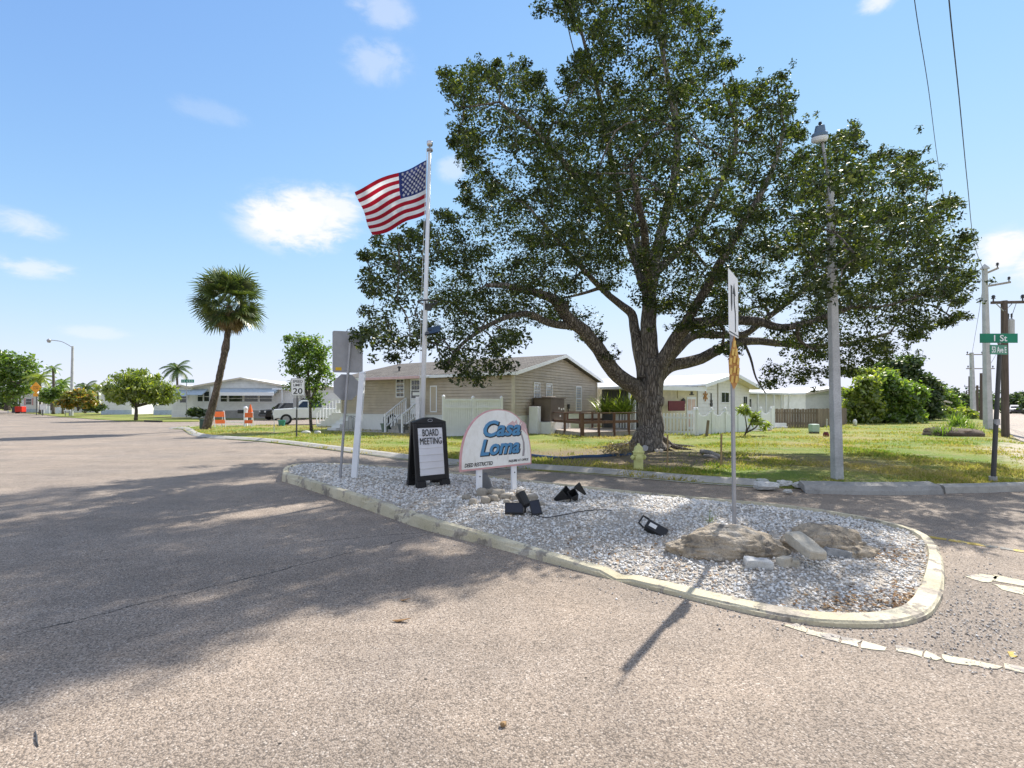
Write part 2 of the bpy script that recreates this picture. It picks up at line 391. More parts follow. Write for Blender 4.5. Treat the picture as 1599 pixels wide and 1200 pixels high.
def mk():
    m = M_
    m['asphalt'] = asphalt('asphalt', crack=True)
    m['avenue'] = asphalt('pale_asphalt', (1.25, 1.22, 1.18), scale=40)
    m['lawn'] = grass_ground('lawn_soil'); m['blade'] = blade_mat('grass_blade')
    m['shell'] = stone_mat('shell_gravel', [(0, (.36, .34, .31)), (.2, (.66, .635, .60)), (.7, (.87, .85, .81)), (.88, (.76, .68, .58)), (1, (.30, .25, .20))])
    m['shellbed'] = simple('gravel_bed', (.44, .39, .33), .95, var=.5, scale=55, bump=1, bscale=60, bdist=.02)
    m['pebble'] = stone_mat('pebble', [(0, (.3, .28, .26)), (.5, (.52, .48, .44)), (1, (.75, .72, .68))])
    m['litter'] = stone_mat('dry_leaf', [(0, (.13, .07, .035)), (.5, (.26, .145, .065)), (1, (.38, .25, .13))])
    m['kerb_y'] = kerb_mat('faded_cream_kerb_paint', (.62, .56, .41), (.24, .21, .17), .54)
    m['kerb_c'] = concrete_mat('kerb_concrete', (.42, .40, .36))
    m['kerb_old'] = concrete_mat('old_kerb_concrete', (.36, .345, .32), (.1, .095, .09), 2.5, .8)
    m['white_chunk'] = concrete_mat('white_painted_concrete', (.62, .61, .58), (.2, .18, .16), 5)
    m['line'] = kerb_mat('worn_cream_line_paint', (.66, .60, .45), (.24, .215, .19), .515)
    m['line_y'] = kerb_mat('worn_yellow_line_paint', (.62, .46, .12), (.2, .19, .17), .52)
    m['boulder'] = boulder_mat('limestone_boulder'); m['block'] = concrete_mat('pale_broken_block', (.52, .47, .38), (.25, .2, .14), 6)
    m['river'] = stone_mat('river_rock', [(0, (.13, .11, .09)), (.5, (.27, .23, .18)), (1, (.40, .36, .30))])
    m['blue_stone'] = concrete_mat('blue_grey_stone', (.34, .35, .36), (.2, .2, .2), 6)
    m['bark'] = bark_mat('oak_bark', (.15, .13, .115), (.42, .37, .325)); m['bark2'] = bark_mat('pale_bark', (.12, .1, .085), (.3, .26, .22), 14)
    m['palm_bark'] = bark_mat('palm_bark', (.12, .09, .07), (.30, .24, .19), 12)
    m['oak'] = leaf_mat('oak_leaf', (.013, .022, .009), (.055, .08, .023), (.20, .22, .04), .36, .045, .16)
    m['leaf_g'] = leaf_mat('bright_leaf', (.05, .095, .02), (.16, .25, .05), (.36, .40, .08), .55, .06)
    m['leaf_y'] = leaf_mat('yellow_green_leaf', (.07, .11, .022), (.25, .30, .06), (.46, .45, .10), .55, .06)
    m['leaf_d'] = leaf_mat('dark_leaf', (.02, .04, .015), (.075, .12, .04), (.15, .19, .05), .42, .06)
    m['leaf_o'] = leaf_mat('orange_blossom_leaf', (.07, .10, .02), (.24, .25, .06), (.6, .28, .04), .45, .05, .35)
    m['frond'] = leaf_mat('palm_frond', (.03, .05, .02), (.10, .135, .045), (.22, .23, .07), .35, .08)
    m['dead'] = leaf_mat('dead_frond', (.16, .12, .08), (.36, .28, .19), (.5, .40, .28), .2, .03)
    for k, c, r, mt in (('white', (.84, .85, .875), .45, 0), ('white_dirty', (.72, .71, .68), .6, 0), ('galv', (.40, .40, .42), .5, .5), ('alu', (.36, .36, .38), .5, .35), ('pole_white', (.78, .79, .8), .35, .1),
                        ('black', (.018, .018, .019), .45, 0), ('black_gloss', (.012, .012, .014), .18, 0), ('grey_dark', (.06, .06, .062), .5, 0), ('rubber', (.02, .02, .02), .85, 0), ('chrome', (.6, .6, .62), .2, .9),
                        ('tan_trim', (.62, .55, .44), .6, 0), ('cream', (.74, .66, .48), .6, 0), ('grey_trim', (.42, .38, .32), .6, 0), ('awning', (.42, .5, .58), .5, 0), ('pink', (.72, .53, .45), .6, 0), ('maroon', (.16, .03, .035), .6, 0),
                        ('green_sign', (.0, .20, .11), .4, 0), ('green_box', (.055, .10, .075), .55, 0), ('mint', (.42, .56, .46), .5, 0), ('orange', (.85, .16, .03), .45, 0), ('orange_sign', (.85, .36, .02), .45, 0), ('red_box', (.75, .04, .02), .5, 0),
                        ('hydrant', (.66, .66, .27), .5, 0), ('blue_letter', (.085, .26, .47), .5, 0), ('ink', (.02, .02, .022), .55, 0), ('pink_edge', (.66, .36, .36), .6, 0), ('pinkish', (.66, .45, .45), .6, 0), ('greyink', (.36, .33, .33), .6, 0),
                        ('blue_hose', (.03, .07, .15), .5, 0), ('hvac', (.17, .135, .11), .55, .2), ('meter', (.05, .05, .055), .5, 0), ('yellow_sticker', (.8, .5, .03), .5, 0), ('gold', (.7, .47, .13), .5, 0), ('amber', (.5, .25, .08), .5, 0),
                        ('planter', (.15, .155, .16), .6, 0), ('planter_green', (.17, .22, .17), .6, 0), ('teal', (.05, .25, .2), .5, 0), ('truck_white', (.78, .79, .8), .22, 0), ('flag_red', (.36, .006, .022), .75, 0), ('flag_white', (.80, .80, .82), .75, 0), ('flag_blue', (.022, .035, .15), .75, 0),
                        ('solar', (.02, .025, .04), .2, .2), ('lens', (.75, .77, .8), .25, 0), ('lamp_blue', (.13, .2, .3), .5, .3), ('skirt', (.78, .78, .76), .6, 0), ('blue_skirt', (.5, .58, .68), .6, 0), ('grey_roof', (.72, .73, .74), .5, 0), ('brick_grey', (.38, .36, .35), .85, 0), ('head_light', (.7, .72, .74), .12, .3), ('tail_red', (.3, .01, .01), .3, 0)):
        wh = k in ('white', 'skirt', 'pole_white', 'truck_white', 'lens'); m[k] = simple(k + '_surface', c, r, mt, var=.03 if wh else .10, scale=5, bump=.05 if wh else .12, bscale=60, bdist=.002, dirt=tuple(x * .72 for x in c) if wh else tuple(x * .6 for x in c), dscale=1.7, damt=.22 if wh else .45)
    m['siding'] = simple('tan_vinyl_siding', (.52, .44, .345), .6, var=.08, scale=3, dirt=(.3, .245, .18), dscale=.9, damt=.4)
    m['siding_w'] = simple('white_siding', (.82, .81, .79), .6, var=.06, scale=3, dirt=(.55, .53, .48), dscale=.9, damt=.4)
    m['shingle'] = shingle_mat('grey_shingle', (.22, .2, .18))
    m['deck_red'] = wood_mat('red_brown_timber', (.165, .10, .078)); m['deck_floor'] = wood_mat('weathered_deck_board', (.40, .34, .29), stretch=(.3, .3, 1))
    m['fence_wood'] = wood_mat('weathered_fence_board', (.235, .185, .14)); m['pole_wood'] = wood_mat('dark_utility_pole_timber', (.12, .095, .08), 2)
    m['stake'] = wood_mat('raw_wood_stake', (.36, .25, .14)); m['log'] = wood_mat('grey_dead_wood', (.34, .31, .28))
    m['pole_conc'] = concrete_mat('pole_concrete', (.50, .50, .50), (.33, .33, .33), 1.6, .25)
    m['glass'] = glass_mat('window_glass'); m['glass_blind'] = simple('window_with_blind', (.42, .44, .46), .12, var=.25, scale=3, spec=.8); m['car_glass'] = glass_mat('car_glass', (.015, .017, .02))
    m['sign_face'] = sign_face_mat('painted_sign_face'); m['mulch'] = simple('bark_mulch', (.13, .095, .07), .95, var=.5, scale=30, bump=1, bscale=40, bdist=.03)
    m['terrain'] = grass_ground('far_grass'); m['sand'] = simple('sandy_dirt', (.46, .40, .31), .95, var=.3, scale=7, bump=.6, bscale=50, bdist=.01)
mk()
# ---------------------------------------------------------------- polygons helpers
def pip(poly, X, Y):
    poly = np.asarray(poly, float); ins = np.zeros(len(X), bool); j = len(poly) - 1
    for i in range(len(poly)):
        xi, yi = poly[i][:2]; xj, yj = poly[j][:2]
        c = ((yi > Y) != (yj > Y)) & (X < (xj - xi) * (Y - yi) / (yj - yi + 1e-12) + xi); ins ^= c; j = i
    return ins
def edge_dist(poly, X, Y):
    poly = np.asarray(poly, float); d = np.full(len(X), 1e9)
    for i in range(len(poly)):
        a, b = poly[i][:2], poly[(i + 1) % len(poly)][:2]; ab = b - a
        t = np.clip(((X - a[0]) * ab[0] + (Y - a[1]) * ab[1]) / (ab @ ab + 1e-12), 0, 1)
        d = np.minimum(d, np.hypot(X - a[0] - t * ab[0], Y - a[1] - t * ab[1]))
    return d
def grid_surface(name, poly, z_fn, step, mat, rim=.0):
    """a filled polygon with inner vertices, so that it can undulate; skirts go down to z=-.04"""
    bm = bmesh.new(); vs = [bm.verts.new((p[0], p[1], 0)) for p in poly]
    f = bm.faces.new(vs); bmesh.ops.triangulate(bm, faces=[f])
    pts = np.array([p[:2] for p in poly]); lo, hi = pts.min(0), pts.max(0)
    for ax in (0, 1):
        k = lo[ax] + step
        while k < hi[ax]:
            no = (1, 0, 0) if ax == 0 else (0, 1, 0); co = (k, 0, 0) if ax == 0 else (0, k, 0)
            bmesh.ops.bisect_plane(bm, geom=bm.verts[:] + bm.edges[:] + bm.faces[:], plane_co=co, plane_no=no); k += step
    X = np.array([v.co.x for v in bm.verts]); Y = np.array([v.co.y for v in bm.verts]); ed = edge_dist(pts, X, Y)
    for v, x, y, e in zip(bm.verts, X, Y, ed): v.co.z = z_fn(x, y, e)
    be = [e for e in bm.edges if len(e.link_faces) == 1]
    r = bmesh.ops.extrude_edge_only(bm, edges=be)
    for v in r['geom']:
        if isinstance(v, bmesh.types.BMVert): v.co.z = -.04
    bmesh.ops.recalc_face_normals(bm, faces=bm.faces)
    me = bpy.data.meshes.new(name); bm.to_mesh(me); bm.free(); me.materials.append(mat)
    if sum(p.normal.z * p.area for p in me.polygons) < 0: me.flip_normals()
    o = bpy.data.objects.new(name, me); COL.objects.link(o); return o
def strip(name, path, z, width, mat, closed=False):
    pass

# ---------------------------------------------------------------- ground, roads
LZ = .10
m = MB(); R_ = 2500; m.quad((-R_, -R_, -.06), (R_, -R_, -.06), (R_, R_, -.06), (-R_, R_, -.06)); tag(m.obj('ground', M_['terrain']), kind='structure')
m = MB(); m.quad((-190, -40, 0), (60, -40, 0), (60, 62, 0), (-190, 175, 0)); tag(m.obj('road', M_['asphalt']), kind='structure')
AV0, AVD = Vector((20.7, 20.7)), Vector((.6583, .7527)); AVN = Vector((.7527, -.6583))
def av(t, off, z=0): q = AV0 + AVD * t + AVN * off; return Vector((q.x, q.y, z))
m = MB(); m.quad(av(-60, 0, .004), av(-60, 15, .004), av(700, 15, .004), av(700, 0, .004)); tag(m.obj('avenue', M_['avenue']), kind='structure')
near = [(285, 671), (296, 679), (320, 684), (360, 687), (410, 690.5), (470, 697.5), (560, 709.5), (640, 720), (720, 728.5), (820, 734.5), (920, 741.5), (1000, 748), (1080, 755), (1180, 762), (1260, 764), (1340, 766), (1420, 768), (1480, 768), (1560, 766), (1640, 764)]
nearG = [G(x, y, 0) for x, y in near]
corner = [av(-14.2, -.9), av(-13.2, -.3), av(-12, -.05)]
lawnA = [Vector((-22.5, 37.3, 0)), Vector((-22.3, 33.4, 0))] + nearG + corner + [av(0, 0), av(40, 0), av(120, 0), av(260, 0), Vector((60, 260, 0)), Vector((-6, 60, 0)), Vector((-14.3, 38.6, 0))]
def lawn_z(x, y, e):
    k = min(1, e / 1.2); return .035 + (LZ - .035) * k + .05 * k * mnoise.noise(Vector((x * .22, y * .22, 0))) + .02 * k * mnoise.noise(Vector((x * .9, y * .9, 3)))
tag(grid_surface('lawn', lawnA, lawn_z, 1.5, M_['lawn']), kind='structure')
farG = [G(30, 645), G(60, 647.5), G(100, 652), G(150, 655.5), G(190, 658), G(250, 659.5), G(310, 659), G(330, 656), G(390, 655.3), G(455, 655)]
lawnB = [Vector((-260, 240, 0)), Vector((-150, 150, 0))] + farG + [Vector((-17, 56, 0)), Vector((0, 90, 0)), Vector((40, 300, 0)), Vector((-100, 420, 0))]
o = grid_surface('lawn', lawnB, lambda x, y, e: .05 + .05 * min(1, e), 12, M_['lawn']); tag(o, kind='structure')
lawnC = [av(-60, 15), av(700, 15), av(700, 120), av(-60, 120)]
o = grid_surface('lawn', lawnC, lambda x, y, e: .1, 30, M_['lawn']); tag(o, kind='structure')

def sweep(name, path, profs, mat, closed=False, kind='structure', gaps=None):
    """profs(i, s) -> list of (offset to the left of travel, z); path is 2-D"""
    n = len(path); m = MB(); rings = []; acc = 0
    for i in range(n):
        a = path[(i - 1) % n] if (closed or i > 0) else path[i]; b = path[(i + 1) % n] if (closed or i < n - 1) else path[i]
        t = (Vector(b[:2]) - Vector(a[:2])).normalized(); nn = Vector((-t.y, t.x))
        if i: acc += (Vector(path[i][:2]) - Vector(path[i - 1][:2])).length
        rings.append([(path[i][0] + nn.x * o_, path[i][1] + nn.y * o_, z_) for o_, z_ in profs(i, acc)])
    k = len(rings[0]); vs = [p for r in rings for p in r]; fs = []
    for i in range(n if closed else n - 1):
        j = (i + 1) % n
        for q in range(k - 1): fs.append((i * k + q, j * k + q, j * k + q + 1, i * k + q + 1))
    if not closed: fs += [tuple(range(k)), tuple(range((n - 1) * k + k - 1, (n - 1) * k - 1, -1))]
    m.add(vs, fs); o = m.obj(name, mat)
    bm = bmesh.new(); bm.from_mesh(o.data); bmesh.ops.recalc_face_normals(bm, faces=bm.faces); bm.to_mesh(o.data); bm.free()
    if kind: o['kind'] = kind
    return o
def resample(path, step):
    out = [Vector(path[0][:2])]
    for a, b in zip(path[:-1], path[1:]):
        a, b = Vector(a[:2]), Vector(b[:2]); L = (b - a).length; k = max(1, int(L / step))
        out += [a + (b - a) * (i + 1) / k for i in range(k)]
    return out
# low mountable kerb along the lawn
kp = resample(smooth_path([Vector((-22.6, 36, 0)), Vector((-22.4, 33.4, 0))] + [p.copy() for p in nearG[:14]], 3), .35)
sweep('kerb', kp, lambda i, s: [(-.02 + .03 * mnoise.noise(Vector((s, 0, 0))), .012), (.05, .05), (.20, .115 + .012 * mnoise.noise(Vector((s * 1.3, 5, 0)))), (.36 + .05 * mnoise.noise(Vector((s * 1.7, 9, 0))), .125), (.42, -.02)], M_['kerb_c'])
# taller old kerb at the corner
kq = resample([G(x, y) for x, y in ((1258, 771), (1330, 773), (1400, 774), (1474, 772.5))], .2)
ob = sweep('kerb', kq, lambda i, s: [(0, 0), (.015, .07 + .02 * mnoise.noise(Vector((s * 2.5, 0, 1)))), (.07, .145 + .015 * mnoise.noise(Vector((s * 2, 0, 7)))), (.30, .19 + .015 * mnoise.noise(Vector((s * 3, 2, 0)))), (.38, .1)], M_['kerb_old'])
kr = resample([G(x, y) for x, y in ((1477, 771), (1540, 770), (1575, 768.5), (1650, 767))] + [Vector(av(-13.6, .25)), Vector(av(-12, .35)), Vector(av(-8, .32))], .3)
sweep('kerb', kr, lambda i, s: [(0, 0), (.02, .11), (.05, .135), (.2, .145), (.26, .05)], M_['kerb_c'])

# ---------------------------------------------------------------- traffic island
front = [(440, 752), (470, 761), (540, 785), (600, 806), (660, 827), (760, 853), (860, 880.5), (960, 907), (1060, 932.5), (1160, 957), (1238, 972.5)]
tip = [(1300, 980), (1370, 981.5), (1420, 976), (1455, 962), (1472, 934), (1476, 898), (1468, 866), (1444, 847)]
back = [(1400, 834), (1330, 821), (1230, 806.5), (1130, 796), (1000, 783.5), (900, 772), (800, 760), (700, 748.5), (600, 738.5), (520, 733.5), (470, 734.5), (445, 740)]
isl2 = [G(x, y) for x, y in front + tip + back]
isl = smooth_path(isl2 + [isl2[0]], 4)[:-1]
isl = resample(isl + [isl[0]], .16)[:-1]
nI = len(isl)
def isl_h(p):                            # kerb height: high at the far end, almost buried at the near end
    x, y = p[0], p[1]; d = y
    h = .165 if d > 7 else .165 - (7 - d) / 2.3 * .115
    return max(.045, h)
def isl_w(p): return .13 if p[1] > 5.2 else .13 + min(.045, (5.2 - p[1]) * .05)
joints = (4.7, 8.3, 11.6, 13.2, 15.0, 18.5, 22)
def kprof(i, s):
    p = isl[i]; h, w = isl_h(p), isl_w(p)
    a = .012 * mnoise.noise(Vector((s * 3, 1, 0))); b = .014 * mnoise.noise(Vector((s * 4.5, 5, 0))); c = .02 * mnoise.noise(Vector((s * 8, 9, 0)))
    dz = -.035 if any(abs(s - j) < .06 for j in joints) else 0
    bite = max(0, mnoise.noise(Vector((s * 1.9, 3, 3))) - .28) * .22
    return [(0 + a * .5, -.01), (.006 + a * .6 + bite * .4, h * .62 + dz - bite * .3), (.014 + b * .6 + bite, h - .012 + c * .5 + dz - bite * .4), (.026 + b * .6 + bite, h + c * .3 + dz), (w - .02, h + .006 + b * .3 + dz), (w, h - .05), (w, -.01)]
o = sweep('kerb', isl, kprof, M_['kerb_y'], closed=True)
C0 = Vector((0, 0))
inner = []
for i in range(nI):
    t = (isl[(i + 1) % nI] - isl[i - 1]).normalized(); nn = Vector((-t.y, t.x)); inner.append(isl[i] + nn * (isl_w(isl[i]) - .015))
innA = np.array([tuple(p) for p in inner])
def mound(x, y, e):
    base = isl_h((x, y)) - .035
    return base + .085 * min(1, e / .7) + .03 * min(1, e / .3) * mnoise.noise(Vector((x * 1.1, y * 1.1, 2))) + .012 * mnoise.noise(Vector((x * 4, y * 4, 6)))
def mz(x, y): return mound(x, y, float(edge_dist(innA, np.array([x]), np.array([y]))[0]))
tag(grid_surface('gravel_bed', [Vector((p[0], p[1], 0)) for p in inner[::2]], mound, .16, M_['shellbed']), kind='structure')
def scatter_stones(name, X, Y, Z, size, mat, flat=.6, seed=1):
    """low polygon pebbles: squashed random octahedra with jittered corners"""
    r = np.random.default_rng(seed); n = len(X)
    base = np.array([(1, 0, 0), (0, 1, 0), (-1, 0, 0), (0, -1, 0), (0, 0, 1), (0, 0, -1)], float)
    tri = np.array([(0, 1, 4), (1, 2, 4), (2, 3, 4), (3, 0, 4), (1, 0, 5), (2, 1, 5), (3, 2, 5), (0, 3, 5)])
    v = base[None] * (1 + .5 * (r.random((n, 6, 1)) - .5)) + .35 * (r.random((n, 6, 3)) - .5)
    v *= np.stack([np.ones(n), .5 + .5 * r.random(n), flat * (.4 + .8 * r.random(n))], 1)[:, None]
    ax = r.normal(size=(n, 3)); ax[:, 2] *= 2.5; ax /= np.linalg.norm(ax, axis=1)[:, None]; an = r.random(n) * 6.28; tl = (r.random(n) - .5) * 1.3
    c, s_ = np.cos(an), np.sin(an); x, y, z = v[..., 0], v[..., 1], v[..., 2]
    ct, st = np.cos(tl)[:, None], np.sin(tl)[:, None]; y, z = y * ct - z * st, y * st + z * ct
    v = np.stack([x * c[:, None] - y * s_[:, None], x * s_[:, None] + y * c[:, None], z], -1)
    v = v * (size / 2)[:, None, None] + np.stack([X, Y, Z], 1)[:, None]
    idx = (np.arange(n)[:, None, None] * 6 + tri[None]).reshape(-1)
    me = bpy.data.meshes.new(name); me.vertices.add(n * 6); me.loops.add(len(idx)); me.polygons.add(n * 8)
    me.vertices.foreach_set('co', v.astype(np.float32).ravel()); me.loops.foreach_set('vertex_index', idx.astype(np.int32))
    me.polygons.foreach_set('loop_start', np.arange(0, len(idx), 3, dtype=np.int32)); me.materials.append(mat); me.update(calc_edges=True)
    o = bpy.data.objects.new(name, me); COL.objects.link(o); return o
def zfield(X, Y):
    E = edge_dist(innA, X, Y); return np.array([mound(x, y, e) for x, y, e in zip(X, Y, E)])
lo, hi = innA.min(0), innA.max(0)
n = 120000; X = lo[0] + RNG.random(n) * (hi[0] - lo[0]); Y = lo[1] + RNG.random(n) * (hi[1] - lo[1])
k = pip(innA, X, Y) & (edge_dist(innA, X, Y) > .01); dens = np.clip(5.2 / Y, .3, 1) * np.clip([1.15 + 2.2 * mnoise.noise(Vector((x * .9, y * .9, 11))) + .8 * mnoise.noise(Vector((x * 3, y * 3, 5))) for x, y in zip(X, Y)], .35, 1); k &= RNG.random(n) < dens
X, Y = X[k], Y[k]; sz = (.022 + .03 * RNG.random(len(X)) ** 2) * np.clip(Y / 5.5, 1, 1.7)
tag(scatter_stones('gravel', X, Y, zfield(X, Y) + .004, sz, M_['shell'], .75, 3), 'loose white shell gravel filling the kerbed traffic island', 'gravel', kind='stuff')
# pebbles that spilled onto the asphalt round the island
PX, PY = [], []
for i in range(nI):
    p = isl[i]; t = (isl[(i + 1) % nI] - isl[i - 1]).normalized(); nn = Vector((t.y, -t.x))
    kk = 14 if p.y < 6.0 and p.x > .5 else (7 if p.y < 7 else 2)
    for _ in range(kk):
        d = abs(random.gauss(0, .22)); PX.append(p.x + nn.x * d + random.uniform(-.08, .08)); PY.append(p.y + nn.y * d + random.uniform(-.08, .08))
for _ in range(900):
    a = G(random.gauss(1530, 55), random.gauss(965, 40)); PX.append(a.x); PY.append(a.y)
PX, PY = np.array(PX), np.array(PY)
tag(scatter_stones('pebbles', PX, PY, np.full(len(PX), .006), .008 + .016 * RNG.random(len(PX)) ** 2, M_['pebble'], .7, 5), 'small loose pebbles spilled on the asphalt around the island', 'pebbles', kind='stuff')
# dry leaves
def leaf_litter(name, spots, label, seed):
    r = random.Random(seed); V = []
    for (cx, cy, sx, sy, n, fz, z) in spots:
        for _ in range(n):
            q = G(r.gauss(cx, sx), r.gauss(cy, sy), z)
            if not pip(innA, np.array([q.x]), np.array([q.y]))[0]: continue
            zz = fz(q.x, q.y) + .014 + r.random() * .015
            L, W = r.uniform(.03, .06), r.uniform(.014, .026); a = r.random() * 6.28
            t = Vector((math.cos(a), math.sin(a), r.uniform(-.3, .3))); b = Vector((-math.sin(a), math.cos(a), r.uniform(-.5, .5))); c = Vector((q.x, q.y, zz))
            V += [c - t * L / 2, c + b * W / 2, c + t * L / 2, c - b * W / 2]
    return tag(quads_mesh(name, np.array([tuple(v) for v in V]), M_['litter']), label, 'leaves', kind='stuff')
leaf_litter('dry_leaves', [(1420, 925, 22, 16, 420, mz, .15), (1330, 920, 30, 10, 120, mz, .15), (1400, 855, 30, 8, 160, mz, .15), (1260, 935, 50, 14, 120, mz, .15), (950, 845, 90, 14, 110, mz, .18), (700, 770, 60, 8, 90, mz, .18), (1060, 880, 60, 18, 90, mz, .17)], 'brown dry leaves littered over the gravel of the island', 3)

leaf_litter('dry_leaves', [(960, 715, 110, 12, 900, lambda x, y: .09, .1), (1150, 735, 120, 10, 700, lambda x, y: .09, .1), (800, 706, 60, 8, 250, lambda x, y: .09, .1)], 'brown fallen oak leaves scattered over the bare soil under the oak', 6) if False else None
# painted and worn lines
def line_piece(pts, z, seed, jag=.012):
    r = random.Random(seed); P2 = [G(x, y) for x, y in pts]; out = []
    for a, b in zip(P2, P2[1:] + P2[:1]):
        L = (b - a).length; k = max(1, int(L / .05))
        for i in range(k):
            q = a + (b - a) * i / k; out.append((q.x + r.uniform(-jag, jag), q.y + r.uniform(-jag, jag), z))
    return out
def line(name, pieces, mat, label, cat='road marking'):
    m = MB()
    for i, pc in enumerate(pieces): 
        top = line_piece(pc, .005, i + len(label)); m.prism([(x, y, .001) for x, y, z in top], (0, 0, .0045))
    o = m.obj(name, mat); bm = bmesh.new(); bm.from_mesh(o.data); bmesh.ops.triangulate(bm, faces=[f for f in bm.faces if len(f.verts) > 4]); bmesh.ops.recalc_face_normals(bm, faces=bm.faces); bm.to_mesh(o.data); bm.free()
    o['kind'] = 'structure'; return o
line('road_marking', [[(1226, 978), (1243, 974), (1262, 983), (1258, 989)], [(1260, 984), (1312, 994), (1309, 1003), (1256, 991)], [(1314, 995), (1344, 1001), (1341, 1011), (1311, 1005)], [(1347, 1001), (1386, 1012), (1381, 1018), (1343, 1012)], [(1398, 1009), (1442, 1019), (1442, 1027), (1396, 1017)], [(1446, 1018), (1470, 1029), (1466, 1033), (1444, 1028)], [(1470, 1022), (1566, 1041), (1560, 1047), (1474, 1034)], [(1572, 1038), (1700, 1062), (1700, 1074), (1570, 1046)]], M_['line'], 'a')
line('road_marking', [[(1506, 901), (1530, 897), (1560, 901), (1545, 911), (1535, 910)], [(1552, 898), (1640, 916), (1640, 924), (1550, 908)], [(1548, 912), (1600, 920), (1600, 931), (1566, 922)]], M_['line'], 'bb')
line('road_marking', [[(1573, 1020), (1585, 1018), (1589, 1026), (1577, 1029)]], M_['line_y'], 'cc')
line('road_marking', [[(1424, 834), (1480, 842), (1478, 844.5), (1422, 836)], [(1484, 843), (1560, 854.5), (1558, 857), (1482, 845.5)], [(1562, 855), (1660, 870), (1660, 873.5), (1562, 858)]], M_['line_y'], 'dddd')
# dark stick and debris on the asphalt
m = MB(); m.tube([G(55, 1142, .004), G(57, 1150, .006), G(57, 1158, .005), G(60, 1166, .004)], [.002, .004, .005, .002], 6); tag(m.obj('twig', M_['grey_dark'], smooth=True), 'short black twig lying alone on the asphalt at the near left corner', 'twig')
m = MB(); m.rock(G(786, 1131, .012), (.035, .03, .025), 3, .4, 2); tag(m.obj('seed_pod', M_['litter']), 'small dark brown seed pod lying alone on the open asphalt', 'seed pod')
for (px, py, s, lb) in ((627, 970, .07, 'curled tan leaf lying on sunlit asphalt in front of the island'), (633, 938, .045, 'smaller dark leaf on the asphalt beyond the curled tan one')):
    q = G(px, py, .006); m = MB()
    vs = [q + Vector((-s, 0, .004)), q + Vector((-s * .3, s * .28, 0)), q + Vector((s * .5, s * .2, .01)), q + Vector((s, 0, .018)), q + Vector((s * .4, -s * .2, .012)), q + Vector((-s * .4, -s * .26, 0))]
    m.prism(vs, (0, 0, .003)); tag(m.obj('fallen_leaf', M_['litter']), lb, 'leaf', 'single leaves on the asphalt')

# ---------------------------------------------------------------- grass blades
def grass_field(name, poly, n, size_fn, label, seed, zf, keep=None):
    r = np.random.default_rng(seed); pts = np.array([p[:2] for p in poly]); 
    X = []; Y = []
    # sample by picture density: uniform in px, and 1/depth
    D0, D1 = 9.5, 42
    inv = 1 / D1 + r.random(n) * (1 / D0 - 1 / D1); D = 1 / inv; px = -150 + r.random(n) * 1950
    X = (px - CX) / F * D; k = pip(pts, X, D); X, Y = X[k], D[k]; E = edge_dist(pts, X, Y)
    cl = np.array([mnoise.noise(Vector((x * .5, y * .5, 1))) + .6 * mnoise.noise(Vector((x * 2.1, y * 2.1, 4))) for x, y in zip(X, Y)])
    oak = np.hypot((X - 3.6) * .17, (Y - 14.6) * .30); k = r.random(len(X)) < np.clip(.62 + 1.5 * cl, .12, 1) * np.clip((oak + .55 * cl - .35) / .6, .12, 1); X, Y, E, cl = X[k], Y[k], E[k], cl[k]
    Z = np.array([zf(x, y, e) for x, y, e in zip(X, Y, E)]) - .01
    h = size_fn(Y) * (.5 + r.random(len(X)) ** 2 * 1.1) * np.clip(.75 + .8 * cl, .4, 1.4); w = h * .22 + .004; a = r.random(len(X)) * 6.28
    tx, ty = np.cos(a) * w, np.sin(a) * w; lx, ly = r.normal(0, .55, len(X)) * h, r.normal(0, .55, len(X)) * h
    B = np.stack([X, Y, Z], 1); t = np.stack([tx, ty, 0 * tx], 1); T = B + np.stack([lx, ly, h], 1)
    V = np.stack([B - t, B + t, T], 1).reshape(-1, 3)
    return tag(quads_mesh(name, V, M_['blade'], tris=True), label, 'grass', kind='stuff')
grass_field('grass', lawnA, 330000, lambda Y: .035 + .0016 * Y, 'patchy short green and straw coloured grass on the corner lawn', 5, lawn_z)
# clump of longer weeds along the lawn edge
r = np.random.default_rng(8); V = []
for i, p in enumerate(kp):
    for _ in range(int(max(0, 12 + 22 * mnoise.noise(Vector((i * .11, 4, 0)))))):
        a = r.normal(0, .16); t = (kp[min(i + 1, len(kp) - 1)] - kp[i - 1 if i else 0]).normalized(); nn = Vector((-t.y, t.x))
        q = p + nn * (.5 + abs(a)) + t * r.normal(0, .1); h = .05 + .11 * r.random(); w = .006; an = r.random() * 6.28
        c = np.array((q.x, q.y, .08)); tt = np.array((math.cos(an) * w, math.sin(an) * w, 0)); V += [c - tt, c + tt, c + np.array((r.normal(0, .05), r.normal(0, .05), h))]
tag(quads_mesh('weeds', np.array(V), M_['blade'], tris=True), 'longer ragged grass fringe along the lawn side of the kerb', 'weeds', kind='stuff')
